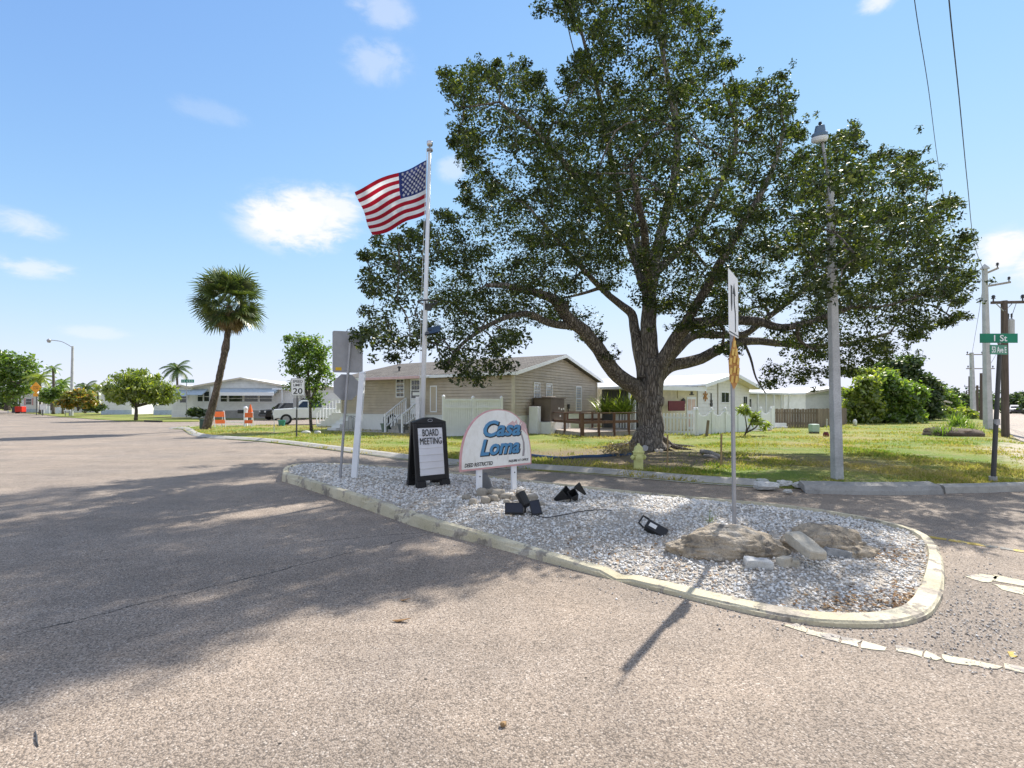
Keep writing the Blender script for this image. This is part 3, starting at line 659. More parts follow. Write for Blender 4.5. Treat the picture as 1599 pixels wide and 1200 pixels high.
# ---------------------------------------------------------------- foliage
def leaf_quads(C, Rr, per, size, seed, up=1.0, droop=0.0, aspect=.5):
    """leaves spread round clump centres C (n,3) with radii Rr (n,3); per leaves each -> (4N,3)"""
    r = np.random.default_rng(seed); n = len(C); idx = np.repeat(np.arange(n), per); N = len(idx)
    d = r.normal(size=(N, 3)); d /= np.linalg.norm(d, axis=1)[:, None]; rad = r.random(N) ** .55
    p = C[idx] + d * rad[:, None] * Rr[idx]
    nrm = r.normal(size=(N, 3)) * .75; nrm[:, 2] += up; nrm += d * .6; nrm /= np.linalg.norm(nrm, axis=1)[:, None]
    t = np.cross(nrm, r.normal(size=(N, 3))); t[:, 2] -= droop; t /= np.linalg.norm(t, axis=1)[:, None] + 1e-9
    b = np.cross(nrm, t); b /= np.linalg.norm(b, axis=1)[:, None] + 1e-9
    L = (size * (.45 + 1.05 * r.random(N)))[:, None]; W = L * aspect
    return np.stack([p - t * L / 2, p + b * W / 2 - t * L * .06, p + t * L / 2, p - b * W / 2 - t * L * .06], 1).reshape(-1, 3)
class Skel:
    def __init__(s): s.m = MB(); s.nodes = []; s.r = []
    def limb(s, pts, rad, n=9, sub=4, fn=None, rec=True):
        pa = smooth_path(pts, sub); ra = lerp_list(rad, sub)
        for i in range(1, len(pa)):
            s_ = ra[i]; pa[i] = pa[i] + Vector([s_ * .35 * mnoise.noise(pa[i] * 1.3 + Vector((k * 9, 0, 0))) for k in range(3)])
        s.m.tube(pa, ra, n, fn=fn)
        if rec: s.nodes += pa; s.r += ra
    def reach(s, targets, r0, r1, seed, sag=.1, maxr=.6):
        rnd = random.Random(seed); N = [np.array(p) for p in s.nodes]; Rr = list(s.r)
        base = np.array([tuple(p) for p in s.nodes]); T = sorted(targets, key=lambda q: float(np.min(np.linalg.norm(base - np.array(q), axis=1))))
        arr = np.zeros((len(N) + 3 * len(T) + 10, 3)); arr[:len(N)] = base; cnt = len(N)
        for q in T:
            q = np.array(q); d = np.linalg.norm(arr[:cnt] - q, axis=1)
            d2 = d + np.maximum(0, (arr[:cnt, 2] - q[2])) * .4
            i = int(np.argmin(d2)); a = Vector(arr[i]); b = Vector(q); L = (b - a).length
            if L < .05: continue
            mid = a.lerp(b, .5) + Vector((rnd.gauss(0, .09), rnd.gauss(0, .09), rnd.gauss(.05, .09))) * L
            ra = min(Rr[i] * .75, r0 * (.6 + .5 * L)); rb = max(r1, ra * .35)
            if L > 1.9: ra, rb = min(ra, .013), .005
            pa = smooth_path([a, mid, b], 3); s.m.tube(pa, lerp_list([ra, (ra + rb) / 2, rb], 3), 5)
            for f, pt, rr in ((.5, pa[3], (ra + rb) / 2), (.8, pa[5], rb), (1, b, rb)):
                arr[cnt] = pt; Rr.append(rr); cnt += 1
        s.nodes = [Vector(x) for x in arr[:cnt]]; s.r = Rr

# ---------------------------------------------------------------- the live oak
OD = 17.0
def oakp(px, py, d=0.0): return P(px, py, OD + d)
def build_oak():
    base = G(1015, 699, .1); base = Vector((base.x, base.y, .08))
    t = root('oak_tree', 'huge spreading oak with a thick grey trunk standing on the corner lawn', 'tree', base)
    sk = Skel()
    def flare(p, a, i): 
        h = max(0, 1.0 - (p.z - .1) / 1.1)
        return 1 + .10 * math.sin(3 * a + p.z) + .05 * math.sin(7 * a + 2 * p.z) + h * h * (.16 * math.sin(5 * a + 1) + .10 * math.sin(8 * a + 2)) + .06 * mnoise.noise(Vector((math.cos(a) * 1.5, math.sin(a) * 1.5, p.z * 1.5)))
    sk.limb([oakp(1015, 708), oakp(1016, 697), oakp(1017, 682), oakp(1017, 660), oakp(1016, 635), oakp(1017, 610), oakp(1018, 588), oakp(1017, 566)], [.66, .53, .445, .40, .39, .40, .40, .33], 24, 4, flare)
    # burl
    sk.m.rock(oakp(1028, 627, -.30), (.42, .35, .42), 4, .3, 3); sk.m.rock(oakp(1022, 583, -.36), (.32, .16, .4), 9, .25, 3)
    # surface roots
    for a, L in ((.3, 1.5), (1.2, 1.2), (2.4, 1.6), (3.3, 2.1), (4.1, 1.5), (4.9, 1.3), (5.6, 1.2)):
        d = Vector((math.cos(a), math.sin(a), 0)); sk.limb([base + d * .45 + Vector((0, 0, .35)), base + d * .85 + Vector((0, 0, .10)), base + d * L + Vector((.1, 0, .03)), base + d * (L + .7) + Vector((.15, .1, -.1))], [.12, .075, .035, .015], 8, 3, rec=False)
    L1 = [(1012, 622, 0), (996, 607, -.1), (977, 596, -.35), (951, 573, -.8), (933, 545, -1.2), (916, 520, -1.6), (894, 502, -1.9), (880, 485, -2.2), (862, 466, -2.5), (836, 456, -2.9), (800, 448, -3.3), (760, 446, -3.8)]
    sk.limb([oakp(*q) for q in L1], [.33, .28, .255, .235, .215, .20, .18, .16, .135, .11, .085, .05], 12)
    sk.limb([oakp(898, 506, -1.85), oakp(878, 508, -2.0), oakp(854, 503, -2.3), oakp(822, 491, -2.8), oakp(780, 500, -3.4), oakp(730, 530, -4.0), oakp(700, 566, -4.5)], [.14, .12, .105, .085, .065, .05, .03], 9)
    sk.limb([oakp(884, 490, -2.1), oakp(884, 478, -2.15), oakp(886, 472, -2.15)], [.12, .10, .085], 9)   # sawn stub
    sk.limb([oakp(1005, 592, 0), oakp(1000, 566, .1), oakp(994, 540, .2), oakp(991, 513, .35), oakp(987, 490, .5), oakp(967, 474, .4), oakp(945, 455, .2), oakp(915, 425, -.2), oakp(880, 385, -.6), oakp(840, 340, -1.2)], [.24, .21, .19, .17, .15, .12, .10, .085, .07, .05], 10)
    sk.limb([oakp(1017, 580, 0), oakp(1014, 545, 0), oakp(1013, 505, .1), oakp(1012, 466, .3), oakp(1018, 436, .4), oakp(1024, 400, .6), oakp(1036, 350, .8), oakp(1050, 290, .9), oakp(1058, 230, 1), oakp(1050, 160, 1.0), oakp(1036, 90, .8), oakp(1025, 30, .6)], [.32, .28, .26, .24, .22, .2, .175, .15, .125, .10, .075, .05], 11)
    sk.limb([oakp(1014, 470, .2), oakp(1000, 430, .8), oakp(980, 370, 1.4), oakp(965, 300, 1.7), oakp(950, 230, 1.7), oakp(938, 160, 1.5), oakp(917, 85, 1.2), oakp(903, 30, 1.0)], [.19, .17, .145, .125, .105, .085, .06, .04], 10)
    sk.limb([oakp(910, 58, 1.1), oakp(890, 30, .7), oakp(862, 18, .4), oakp(840, 12, .2)], [.04, .03, .022, .012], 6)
    sk.limb([oakp(980, 372, 1.3), oakp(940, 320, .3), oakp(890, 265, -.8), oakp(840, 210, -1.6), oakp(780, 160, -2.2)], [.13, .11, .09, .07, .04], 8)
    sk.limb([oakp(1029, 580, -.1), oakp(1041, 553, -.3), oakp(1056, 526, -.6), oakp(1077, 508, -1.0), oakp(1109, 502, -1.5), oakp(1148, 500, -2.1), oakp(1188, 503, -2.7), oakp(1220, 512, -3.2), oakp(1275, 500, -3.9), oakp(1330, 480, -4.6)], [.25, .23, .21, .19, .165, .14, .12, .10, .08, .05], 10)
    sk.limb([oakp(1028, 590, .1), oakp(1045, 576, .2), oakp(1069, 568, .4), oakp(1103, 555, .7), oakp(1135, 542, 1.0), oakp(1161, 533, 1.2), oakp(1214, 536, 1.5), oakp(1260, 541, 1.7), oakp(1320, 538, 1.9), oakp(1390, 520, 2.0)], [.23, .21, .20, .185, .165, .15, .125, .10, .075, .05], 10)
    sk.limb([oakp(1040, 566, 0), oakp(1056, 545, .2), oakp(1083, 524, .4), oakp(1117, 523, .7), oakp(1160, 522, .9), oakp(1200, 495, 1.2), oakp(1260, 450, 1.5), oakp(1330, 400, 1.6), oakp(1400, 350, 1.4)], [.2, .17, .15, .13, .115, .10, .085, .065, .04], 9)
    sk.limb([oakp(1056, 527, -.6), oakp(1085, 480, -1.2), oakp(1120, 420, -1.9), oakp(1160, 350, -2.4), oakp(1200, 280, -2.6), oakp(1225, 200, -2.4)], [.17, .145, .125, .1, .075, .045], 9)
    sk.limb([oakp(1020, 430, .4), oakp(1070, 380, 1.2), oakp(1120, 300, 1.9), oakp(1150, 220, 2.2), oakp(1130, 130, 2.2)], [.16, .13, .11, .085, .05], 9)
    sk.limb([oakp(1161, 533, 1.2), oakp(1172, 560, .9), oakp(1180, 590, .6), oakp(1196, 615, .3)], [.055, .042, .03, .018], 7)
    sk.limb([oakp(1015, 460, .3), oakp(1000, 400, 2.2), oakp(990, 330, 4.2), oakp(1000, 270, 5.4)], [.18, .14, .1, .05], 8)
    sk.limb([oakp(1016, 450, .2), oakp(1010, 400, -1.8), oakp(1000, 330, -3.6), oakp(985, 260, -4.6)], [.17, .13, .09, .05], 8)
    # crown: clumps fill a solid whose outline follows the tree, several metres deep
    poly = [(690, 108), (720, 96), (757, 86), (778, 96), (800, 90), (828, 94), (846, 116), (862, 128), (872, 108), (905, 74), (916, 60), (880, 38), (838, 30), (824, 16), (836, 4), (868, -4), (900, -30), (960, -60), (1040, -70), (1100, -40), (1122, 8), (1118, 40), (1138, 70), (1146, 100), (1150, 124), (1172, 132), (1190, 126), (1216, 112), (1234, 104), (1238, 130), (1246, 158), (1240, 186), (1262, 212), (1300, 208), (1326, 192), (1348, 198), (1342, 216), (1362, 240), (1392, 232), (1420, 236), (1442, 240), (1444, 262), (1462, 284), (1478, 300), (1500, 318), (1512, 334), (1504, 352), (1520, 368), (1508, 400), (1522, 430), (1516, 462), (1500, 478), (1512, 498), (1480, 510), (1462, 530), (1424, 538), (1396, 548), (1398, 566), (1362, 572), (1336, 590), (1302, 596), (1286, 618), (1262, 604), (1240, 606), (1226, 630), (1198, 622), (1184, 640), (1168, 616), (1184, 596), (1192, 576), (1160, 556), (1130, 556), (1082, 548), (1062, 530), (1040, 500), (1004, 486), (985, 482), (966, 500), (980, 512), (950, 540), (965, 566), (945, 572), (922, 548), (900, 536), (876, 520), (840, 524), (822, 548), (800, 560), (806, 580), (776, 596), (758, 618), (722, 628), (700, 598), (676, 556), (660, 540), (640, 556), (624, 590), (608, 560), (584, 544), (556, 536), (566, 506), (556, 484), (572, 462), (556, 436), (560, 404), (574, 380), (566, 366), (590, 372), (620, 366), (650, 352), (668, 340), (684, 330), (716, 318), (722, 300), (708, 280), (728, 262), (716, 246), (696, 240), (704, 214), (690, 192), (708, 176), (694, 152), (676, 140)]
    holes = [(948, 505, 22), (905, 472, 17), (918, 452, 12), (975, 520, 12), (1142, 510, 9), (1195, 520, 8), (1170, 545, 10), (1075, 545, 14), (1110, 535, 10), (826, 518, 10), (1225, 555, 16), (1195, 548, 12), (860, 525, 14), (780, 255, 13), (730, 340, 10), (1025, 322, 9), (1335, 560, 8), (870, 150, 10), (1300, 258, 9), (640, 500, 13), (600, 470, 11), (690, 500, 12), (965, 470, 12)]
    pa = np.array(poly, float); r = np.random.default_rng(21)
    n = 9000; X = 540 + r.random(n) * 1000; Y = -75 + r.random(n) * 730
    k = pip(pa, X, Y); X, Y = X[k], Y[k]; E = edge_dist(pa, X, Y) * OD / F           # metres to the outline
    k = E > .12
    for hx, hy, hr in holes: k &= np.hypot(X - hx, Y - hy) > hr + 7
    X, Y, E = X[k], Y[k], E[k]
    half = np.minimum(7.3, np.sqrt(np.maximum(.05, 2 * 5.6 * E - E * E * .62)) * 1.24)
    low = np.clip((Y - 380) / 180, 0, 1); half *= 1 - .35 * low
    c = np.where(X < 720, -2.2 * np.clip((720 - X) / 100, 0, 1), 0) + np.where((Y > 520) & (X < 840), -4.4, 0) + np.where((X > 1230), -1.6 * np.clip((X - 1230) / 200, 0, 1), 0)
    c = np.where((Y > 555) & (X > 1150), -.5, c)
    u = r.random(len(X)) * 2 - 1; u = np.sign(u) * np.abs(u) ** .72                  # fuller near the surface of the crown
    D = OD + c + u * half
    n2 = 900; X2 = 1235 + r.random(n2) * 120; Y2 = 256 + r.random(n2) * 200; k2 = (np.abs(X2 - 1298) < 26 + .16 * (Y2 - 222)); X2, Y2 = X2[k2], Y2[k2]
    X = np.concatenate([X2, X]); Y = np.concatenate([Y2, Y]); D = np.concatenate([9.1 + 1.1 * r.random(len(X2)), D]); E = np.concatenate([np.full(len(X2), .59), E])
    # pack: drop clumps closer than .48 m to a kept one
    Q = np.stack([(X - CX) / F * D, D, CH - (Y - HY) / F * D], 1); keep = []; cell = {}
    for i, q in enumerate(Q):
        if q[2] < 2.3: continue
        key = tuple((q // .62).astype(int)); ok = True
        for dx in (-1, 0, 1):
            for dy in (-1, 0, 1):
                for dz in (-1, 0, 1):
                    for j in cell.get((key[0] + dx, key[1] + dy, key[2] + dz), ()):
                        if ((Q[j] - q) ** 2).sum() < .38: ok = False; break
                    if not ok: break
                if not ok: break
            if not ok: break
        if ok: keep.append(i); cell.setdefault(key, []).append(i)
    C = Q[keep]; E = E[keep]
    lp = np.hypot(CX + C[:, 0] / C[:, 1] * F - 1280, HY - (C[:, 2] - CH) / C[:, 1] * F - 210) < 46; kp_ = ~(lp & (C[:, 1] < 11.2)); C, E = C[kp_], E[kp_]
    vo = np.array([mnoise.noise(Vector(q) * .55 + Vector((3, 8, 1))) + .5 * mnoise.noise(Vector(q) * 1.2) for q in C]); sa, sb = C[:, 0] * .83 - C[:, 1] * .56, C[:, 2] * .72 - (C[:, 0] * .56 + C[:, 1] * .83) * .69      # gaps that run right through the crown
    gp_ = np.array([mnoise.noise(Vector((a * .62, b * .62, 4.2))) for a, b in zip(sa, sb)]); kp_ = ((vo > -.40) & (gp_ > -.26)) | ((E < .45) & (gp_ > -.4)); C, E = C[kp_], E[kp_]
    kp_ = np.array([(((C - q) ** 2).sum(1) < 1.1).sum() > 1 for q in C]); C, E = C[kp_], E[kp_]
    print('oak clumps', len(C))
    sk.reach([tuple(q) for q in C[::9]], .075, .022, 3); sk.reach([tuple(q) for i, q in enumerate(C) if i % 9], .030, .007, 4)
    rr = .30 + .30 * r.random(len(C)); rr = np.minimum(rr, .16 + E * .5); Rr = np.stack([rr * 1.15, rr * 1.15, rr * .72], 1)
    A = leaf_quads(C, Rr, LEAVES_PER, .096, 5, .9)
    # stray sprigs that break the outline
    k = E < .9; Sx = C[k][r.integers(0, k.sum(), 700)] + r.normal(0, .26, (700, 3)); B = leaf_quads(Sx, np.full((700, 3), .13), 30, .088, 6, .6)
    quads_mesh('crown', np.concatenate([A, B]), M_['oak'], t)
    sk.m.obj('trunk', M_['bark'], t, smooth=True)
LEAVES_PER = 205
build_oak()

# ---------------------------------------------------------------- other broadleaf trees and bushes, placed where they stand
def img_tree(name, label, cat, bx, by, D, blobs, nclump, per, leaf, mat, bark='bark2', stems=None, r0=.12, seed=1, group=None, depth=1.0, z0=LZ, up=.6, clump=None, droop=0, trunk=True, asp=.5, crown='crown'):
    """blobs: (px, py, rx_px, ry_px) ellipsoids at distance D; stems: list of px paths"""
    b = Vector(((bx - CX) / F * D, D, z0)); t = root(name, label, cat, b, group)
    r = np.random.default_rng(seed); k = D / F; C = []
    w = np.array([q[2] * q[3] for q in blobs], float); w /= w.sum()
    for q, n in zip(blobs, np.maximum(3, (w * nclump).astype(int))):
        d = r.normal(size=(n, 3)); d /= np.linalg.norm(d, axis=1)[:, None]; d *= (r.random(n) ** .42)[:, None]
        dd = q[4] if len(q) > 4 else 0
        c = P(q[0], q[1], D + dd); C.append(np.array(c) + d * np.array((q[2] * k, q[2] * k * depth, q[3] * k)))
    C = np.concatenate(C); C = C[C[:, 2] > z0 + .08]
    rad = clump or (.09 * math.sqrt((w * 0 + 1).sum()) + .22)
    rr = rad * (.6 + .8 * r.random(len(C))); Rr = np.stack([rr, rr, rr * .75], 1)
    quads_mesh(crown, leaf_quads(C, Rr, per, leaf, seed + 40, up, droop, asp), M_[mat], t)
    if trunk:
        sk = Skel()
        for st in (stems or [[(bx, by), (bx, by - 20)]]):
            pts = [P(x, y, D + (st_[0] if st_ else 0)) for x, y, *st_ in st]; sk.limb(pts, [r0 * (1 - .6 * i / (len(pts) - 1)) for i in range(len(pts))], 8, 3)
        sk.reach([tuple(q) for q in C[::max(1, len(C) // 60)]], r0 * .4, .008, seed)
        sk.m.obj('trunk', M_[bark], t, smooth=True)
    return t
# young green tree by the speed sign
img_tree('young_tree', 'young tree with bright green leaves beside the speed limit sign', 'tree', 486, 672, 29, [(480, 560, 30, 34), (500, 585, 20, 28), (462, 545, 18, 22), (455, 575, 14, 14), (470, 600, 22, 18), (494, 622, 10, 18), (500, 545, 16, 20), (480, 530, 14, 12), (448, 528, 7, 8)], 210, 34, .17, 'leaf_g', stems=[[(486, 673), (485, 655), (484, 635), (482, 600), (480, 560), (480, 535)], [(484, 630), (494, 605), (502, 575)], [(484, 625), (470, 595), (458, 565)]], r0=.10, seed=3, clump=.36)
# round umbrella-shaped tree at the far kerb
img_tree('umbrella_tree', 'low round spreading tree with drooping leaves beside the storm drain', 'tree', 212, 655, 50, [(218, 607, 44, 22), (190, 615, 20, 14), (250, 612, 22, 18), (262, 618, 12, 12), (215, 595, 30, 16), (222, 622, 36, 10), (178, 618, 10, 8)], 230, 40, .40, 'leaf_y', stems=[[(212, 656), (213, 642), (213, 630), (222, 612)], [(213, 636), (204, 626), (190, 615)], [(214, 634), (236, 628), (250, 615)]], r0=.17, seed=5, clump=.62, droop=.8, up=.25, asp=.32)
img_tree('shade_tree', 'tall dark leafy tree behind the cottage at the far left', 'tree', 12, 640, 88, [(15, 590, 30, 28), (42, 580, 16, 18), (0, 570, 22, 20), (30, 565, 22, 14), (20, 612, 26, 16), (-25, 590, 30, 34), (48, 600, 10, 12)], 230, 34, .55, 'leaf_g', stems=[[(12, 641), (12, 620), (16, 590), (18, 570)], [(12, 622), (30, 600), (42, 582)]], r0=.45, seed=6, clump=1.2)
img_tree('flowering_shrub', 'spreading shrub with orange and yellow blossom at the lamp post foot', 'shrub', 122, 641, 66, [(122, 622, 22, 14), (105, 630, 14, 8), (140, 626, 12, 10), (125, 612, 10, 6)], 130, 40, .34, 'leaf_o', stems=[[(122, 642), (121, 630), (118, 618)], [(122, 640), (134, 626)]], r0=.12, seed=7, clump=.5)
img_tree('shrub', 'pale green airy shrub between the diamond sign and the lamp post', 'shrub', 80, 640, 74, [(80, 618, 14, 12), (90, 610, 9, 8), (72, 625, 9, 8)], 70, 34, .34, 'leaf_g', stems=[[(80, 641), (80, 625), (84, 614)]], r0=.1, seed=8, clump=.5)
img_tree('shrub', 'low dark shrub by the white garage wall under the orange blossom', 'shrub', 150, 641, 70, [(150, 636, 12, 5), (138, 637, 8, 4)], 50, 34, .34, 'leaf_d', stems=[[(150, 641), (150, 634)]], r0=.06, seed=9, clump=.45)
img_tree('shrub', 'dusky reddish bush in front of the cottage at the far left', 'shrub', 10, 636, 92, [(10, 630, 14, 8), (0, 626, 10, 6)], 60, 34, .4, 'leaf_d', stems=[[(10, 637), (10, 628)]], r0=.08, seed=10, clump=.6)
for i, (bx, lb) in enumerate(((300, 'dark foundation shrub left of the awning house steps'), (310, 'dark foundation shrub nearest the awning house front corner'), (437, 'loose grey green bush beside the carport post'))):
    img_tree('shrub', lb, 'shrub', bx, 651, 53, [(bx, 645, 6, 5), (bx + 3, 642, 4, 4)] if i < 2 else [(bx, 641, 9, 9)], 40, 30, .28, 'leaf_d', stems=[[(bx, 652), (bx, 645)]], r0=.05, seed=11 + i, clump=.32, group='shrubs round the awning house')
# right-hand thicket
bk = 'thicket at the end of the lawn'
img_tree('bushy_tree', 'yellow green bushy tree closest to the board fence', 'tree', 1345, 664, 41, [(1345, 618, 18, 14), (1358, 600, 14, 10), (1333, 640, 14, 14), (1362, 640, 12, 16), (1332, 612, 10, 9), (1347, 596, 9, 8), (1350, 652, 18, 10)], 190, 46, .32, 'leaf_y', stems=[[(1345, 665), (1346, 640), (1350, 610)]], r0=.16, seed=20, group=bk, clump=.55)
img_tree('bushy_tree', 'broad mid green tree in the middle of the thicket', 'tree', 1398, 664, 42, [(1395, 606, 24, 16), (1372, 628, 18, 14), (1380, 648, 28, 14), (1415, 648, 24, 14), (1418, 626, 20, 14), (1400, 628, 20, 16), (1360, 612, 12, 10), (1430, 612, 12, 12), (1390, 592, 14, 9), (1345, 645, 10, 14)], 300, 50, .30, 'leaf_g', stems=[[(1398, 665), (1396, 640), (1396, 605)], [(1397, 645), (1415, 625)]], r0=.2, seed=21, group=bk, clump=.6)
img_tree('bushy_tree', 'tallest dark green tree standing behind the thicket', 'tree', 1425, 660, 50, [(1410, 588, 24, 12), (1437, 600, 18, 14), (1446, 628, 16, 18), (1395, 574, 20, 10), (1370, 582, 16, 8), (1420, 566, 14, 8), (1458, 612, 9, 9), (1425, 612, 18, 14), (1452, 645, 12, 12), (1380, 600, 20, 14)], 340, 60, .38, 'leaf_d', stems=[[(1425, 661), (1424, 620), (1415, 585)], [(1424, 630), (1440, 605)]], r0=.3, seed=22, group=bk, clump=.75)
img_tree('bushy_tree', 'small yellow green tree in the shade of the oak fringe', 'tree', 1385, 662, 47, [(1375, 590, 20, 12), (1350, 585, 16, 8), (1400, 600, 18, 10)], 100, 50, .32, 'leaf_y', stems=[[(1385, 663), (1384, 620), (1378, 592)]], r0=.16, seed=28, group=bk, clump=.6)
img_tree('bushy_tree', 'low green tree where the thicket thins towards the avenue', 'tree', 1470, 657, 60, [(1470, 630, 16, 18), (1462, 615, 12, 10), (1482, 640, 12, 12)], 140, 55, .42, 'leaf_g', stems=[[(1470, 658), (1470, 632)]], r0=.2, seed=23, group=bk, clump=.8)
img_tree('bushy_tree', 'grey green roadside tree beyond the flower bed', 'tree', 1498, 655, 80, [(1490, 628, 14, 12), (1508, 632, 11, 10), (1480, 618, 9, 8)], 150, 50, .55, 'leaf_d', stems=[[(1498, 655), (1496, 632)]], r0=.25, seed=24, group=bk, clump=1.0)
img_tree('hedge_bush', 'yellow flowering bush along the avenue verge', 'bush', 1500, 657, 55, [(1495, 648, 16, 7), (1478, 646, 8, 8), (1512, 651, 9, 5)], 110, 44, .36, 'leaf_y', stems=[[(1500, 658), (1498, 648)]], r0=.08, seed=25, clump=.6)
for i, (x, y, D, s, lb) in enumerate(((1590, 634, 95, 1.0, 'dark tree across the avenue behind the white car'), (1560, 640, 170, .8, 'distant tree where the avenue meets the horizon'), (1625, 625, 80, 1.3, 'large dark tree across the avenue cut by the picture edge'))):
    img_tree('roadside_tree', lb, 'tree', x, 655, D, [(x, y, 17 * s, 15 * s), (x - 9 * s, y + 6, 10 * s, 10 * s), (x + 7 * s, y - 10 * s, 10 * s, 8 * s)], 150, 46, .006 * D, 'leaf_d', stems=[[(x, 656), (x, y)]], r0=.3, seed=30 + i, group='trees across the avenue', clump=.012 * D)
# far tree line as one mass behind the houses on the right and along the avenue
C = []; r = np.random.default_rng(77)
for px in np.concatenate([np.arange(1150, 1560, 5.0), np.arange(1660, 2300, 7.0)]): 
    D = 150 + 30 * r.random(); h = 3 + 3 * r.random(); C.append(((px - CX) / F * D, D, h * .6))
for px in np.arange(-1300, 620, 6.0):
    D = 170 + 30 * r.random(); h = 2 + 3 * r.random(); C.append(((px - CX) / F * D, D, h * .55))
C = np.array(C); Rr = np.stack([np.full(len(C), 2.6), np.full(len(C), 2.6), C[:, 2] * 1.1], 1)
tag(quads_mesh('treeline', leaf_quads(C, Rr, 90, 1.1, 78, .5), M_['leaf_d']), 'low distant line of trees along the horizon', 'trees', kind='stuff')
# spiky bed on the lawn
def spiky(name, label, cat, px, py, n, L, mat, seed, group=None, w=.05, z=LZ, spread=.35, z0=0):
    b = G(px, py, z); t = root(name, label, cat, b, group); rnd = random.Random(seed); V = []
    for _ in range(n):
        a = rnd.random() * 6.28; e = rnd.uniform(.25, 1.35); d = Vector((math.cos(a) * math.cos(e), math.sin(a) * math.cos(e), math.sin(e))); s_ = Vector((-math.sin(a), math.cos(a), 0))
        l = L * rnd.uniform(.6, 1.1); p = b + Vector((rnd.gauss(0, spread * .5), rnd.gauss(0, spread * .5), z0)); prev = p; dd = d.copy()
        for q in range(3):
            nx = prev + dd * l / 3; w0, w1 = w * (1 - q / 3) * .5, w * (1 - (q + 1) / 3) * .5
            V += [prev - s_ * w0, prev + s_ * w0, nx + s_ * w1, nx - s_ * w1]; prev = nx; dd = (dd - Vector((0, 0, .22))).normalized()
    quads_mesh('foliage', np.array([tuple(v) for v in V]), M_[mat], t); return t
m = MB(); q = G(1493, 681, LZ); m.rock(q + Vector((0, .3, 0)), (2.0, 2.4, .8), 5, .25, 3); tag(m.obj('mulch_mound', M_['mulch'], smooth=True), 'low mound of dark mulch holding the spiky plants', 'mound')
spiky('spiky_plant', 'large spiky plant behind the mulch mound', 'plant', 1496, 672, 260, 1.15, 'leaf_g', 1, 'spiky plants on the mulch mound', z0=.2)
spiky('spiky_plant', 'spiky plant at the avenue side of the mulch mound', 'plant', 1513, 680, 210, .95, 'leaf_g', 2, 'spiky plants on the mulch mound')
spiky('spiky_plant', 'short grassy plant at the house side of the mulch mound', 'plant', 1474, 681, 200, .8, 'leaf_g', 3, 'spiky plants on the mulch mound')

# ---------------------------------------------------------------- palms
def fan_frond(V, p, a, e, pet, R, rnd, fold=.25, hang=0):
    d = Vector((math.cos(a) * math.cos(e), math.sin(a) * math.cos(e), math.sin(e))); s_ = Vector((-math.sin(a), math.cos(a), 0)); u = d.cross(s_) * -1; ro = rnd.gauss(0, .75); s_, u = s_ * math.cos(ro) + u * math.sin(ro), u * math.cos(ro) - s_ * math.sin(ro)
    V += [p - s_ * .02, p + s_ * .02, p + d * pet + s_ * .015, p + d * pet - s_ * .015]; h = p + d * pet
    n = 20
    for i in range(n):
        f = -1.75 + 3.5 * i / (n - 1); l = R * (.72 + .28 * math.cos(f)) * rnd.uniform(.85, 1.08)
        t = (d * math.cos(f) + s_ * math.sin(f) + u * (.12 - fold * abs(math.sin(f)))).normalized(); b = t.cross(u).normalized() * (.028 + .05 * R * .3)
        m_ = h + t * l * .6; t2 = (t + Vector((0, 0, -.5 - hang))).normalized(); e_ = m_ + t2 * l * .4
        V += [h - b * .3, h + b * .3, m_ + b, m_ - b, m_ - b, m_ + b, e_ + b * .15, e_ - b * .15]
def sabal():
    D = 31.6; path = [(322, 670), (329, 645), (338, 610), (345, 578), (350, 555), (354, 532), (357, 505), (358, 478)]
    b = Vector(P(322, 669, D)); b.z = .06; t = root('cabbage_palm', 'tall leaning fan palm with a shaggy brown skirt on the lawn corner', 'palm', b)
    m = MB(); pa = smooth_path([P(x, y, D) for x, y in path], 6)
    m.tube(pa, [.27 - .07 * min(1, i / 12) + .012 * math.sin(i * 2.4) + (.03 if abs(i - 27) < 2 else 0) - (.02 if 29 < i else 0) for i in range(len(pa))], 12, fn=lambda p, a, i: 1 + .06 * mnoise.noise(Vector((math.cos(a) * 2, math.sin(a) * 2, p.z * 6)))); m.obj('trunk', M_['palm_bark'], t, smooth=True)
    top = pa[-1]; rnd = random.Random(4); V = []
    for i in range(86):
        a = i * 2.39996; e = 1.35 - 2.15 * (i / 86) + rnd.gauss(0, .08); fan_frond(V, top + Vector((0, 0,   .25 - .3 * i / 86)), a, e, rnd.uniform(.8, 1.4), rnd.uniform(.85, 1.35), rnd)
    V += [top, top + Vector((.03, 0, 0)), top + Vector((.03, .0, 2.2)), top + Vector((.0, 0, 2.2))]
    quads_mesh('crown', np.array([tuple(v) for v in V]), M_['frond'], t)
    V = []
    for i in range(34):
        a = i * 2.39996 + .4; e = -.4 - .95 * (i / 34) + rnd.gauss(0, .08); fan_frond(V, top + Vector((0, 0, -.15 - .3 * i / 34)), a, e, rnd.uniform(.4, .8), rnd.uniform(.65, .9), rnd, .5, .7)
    quads_mesh('dead_skirt', np.array([tuple(v) for v in V]), M_['dead'], t)
sabal()
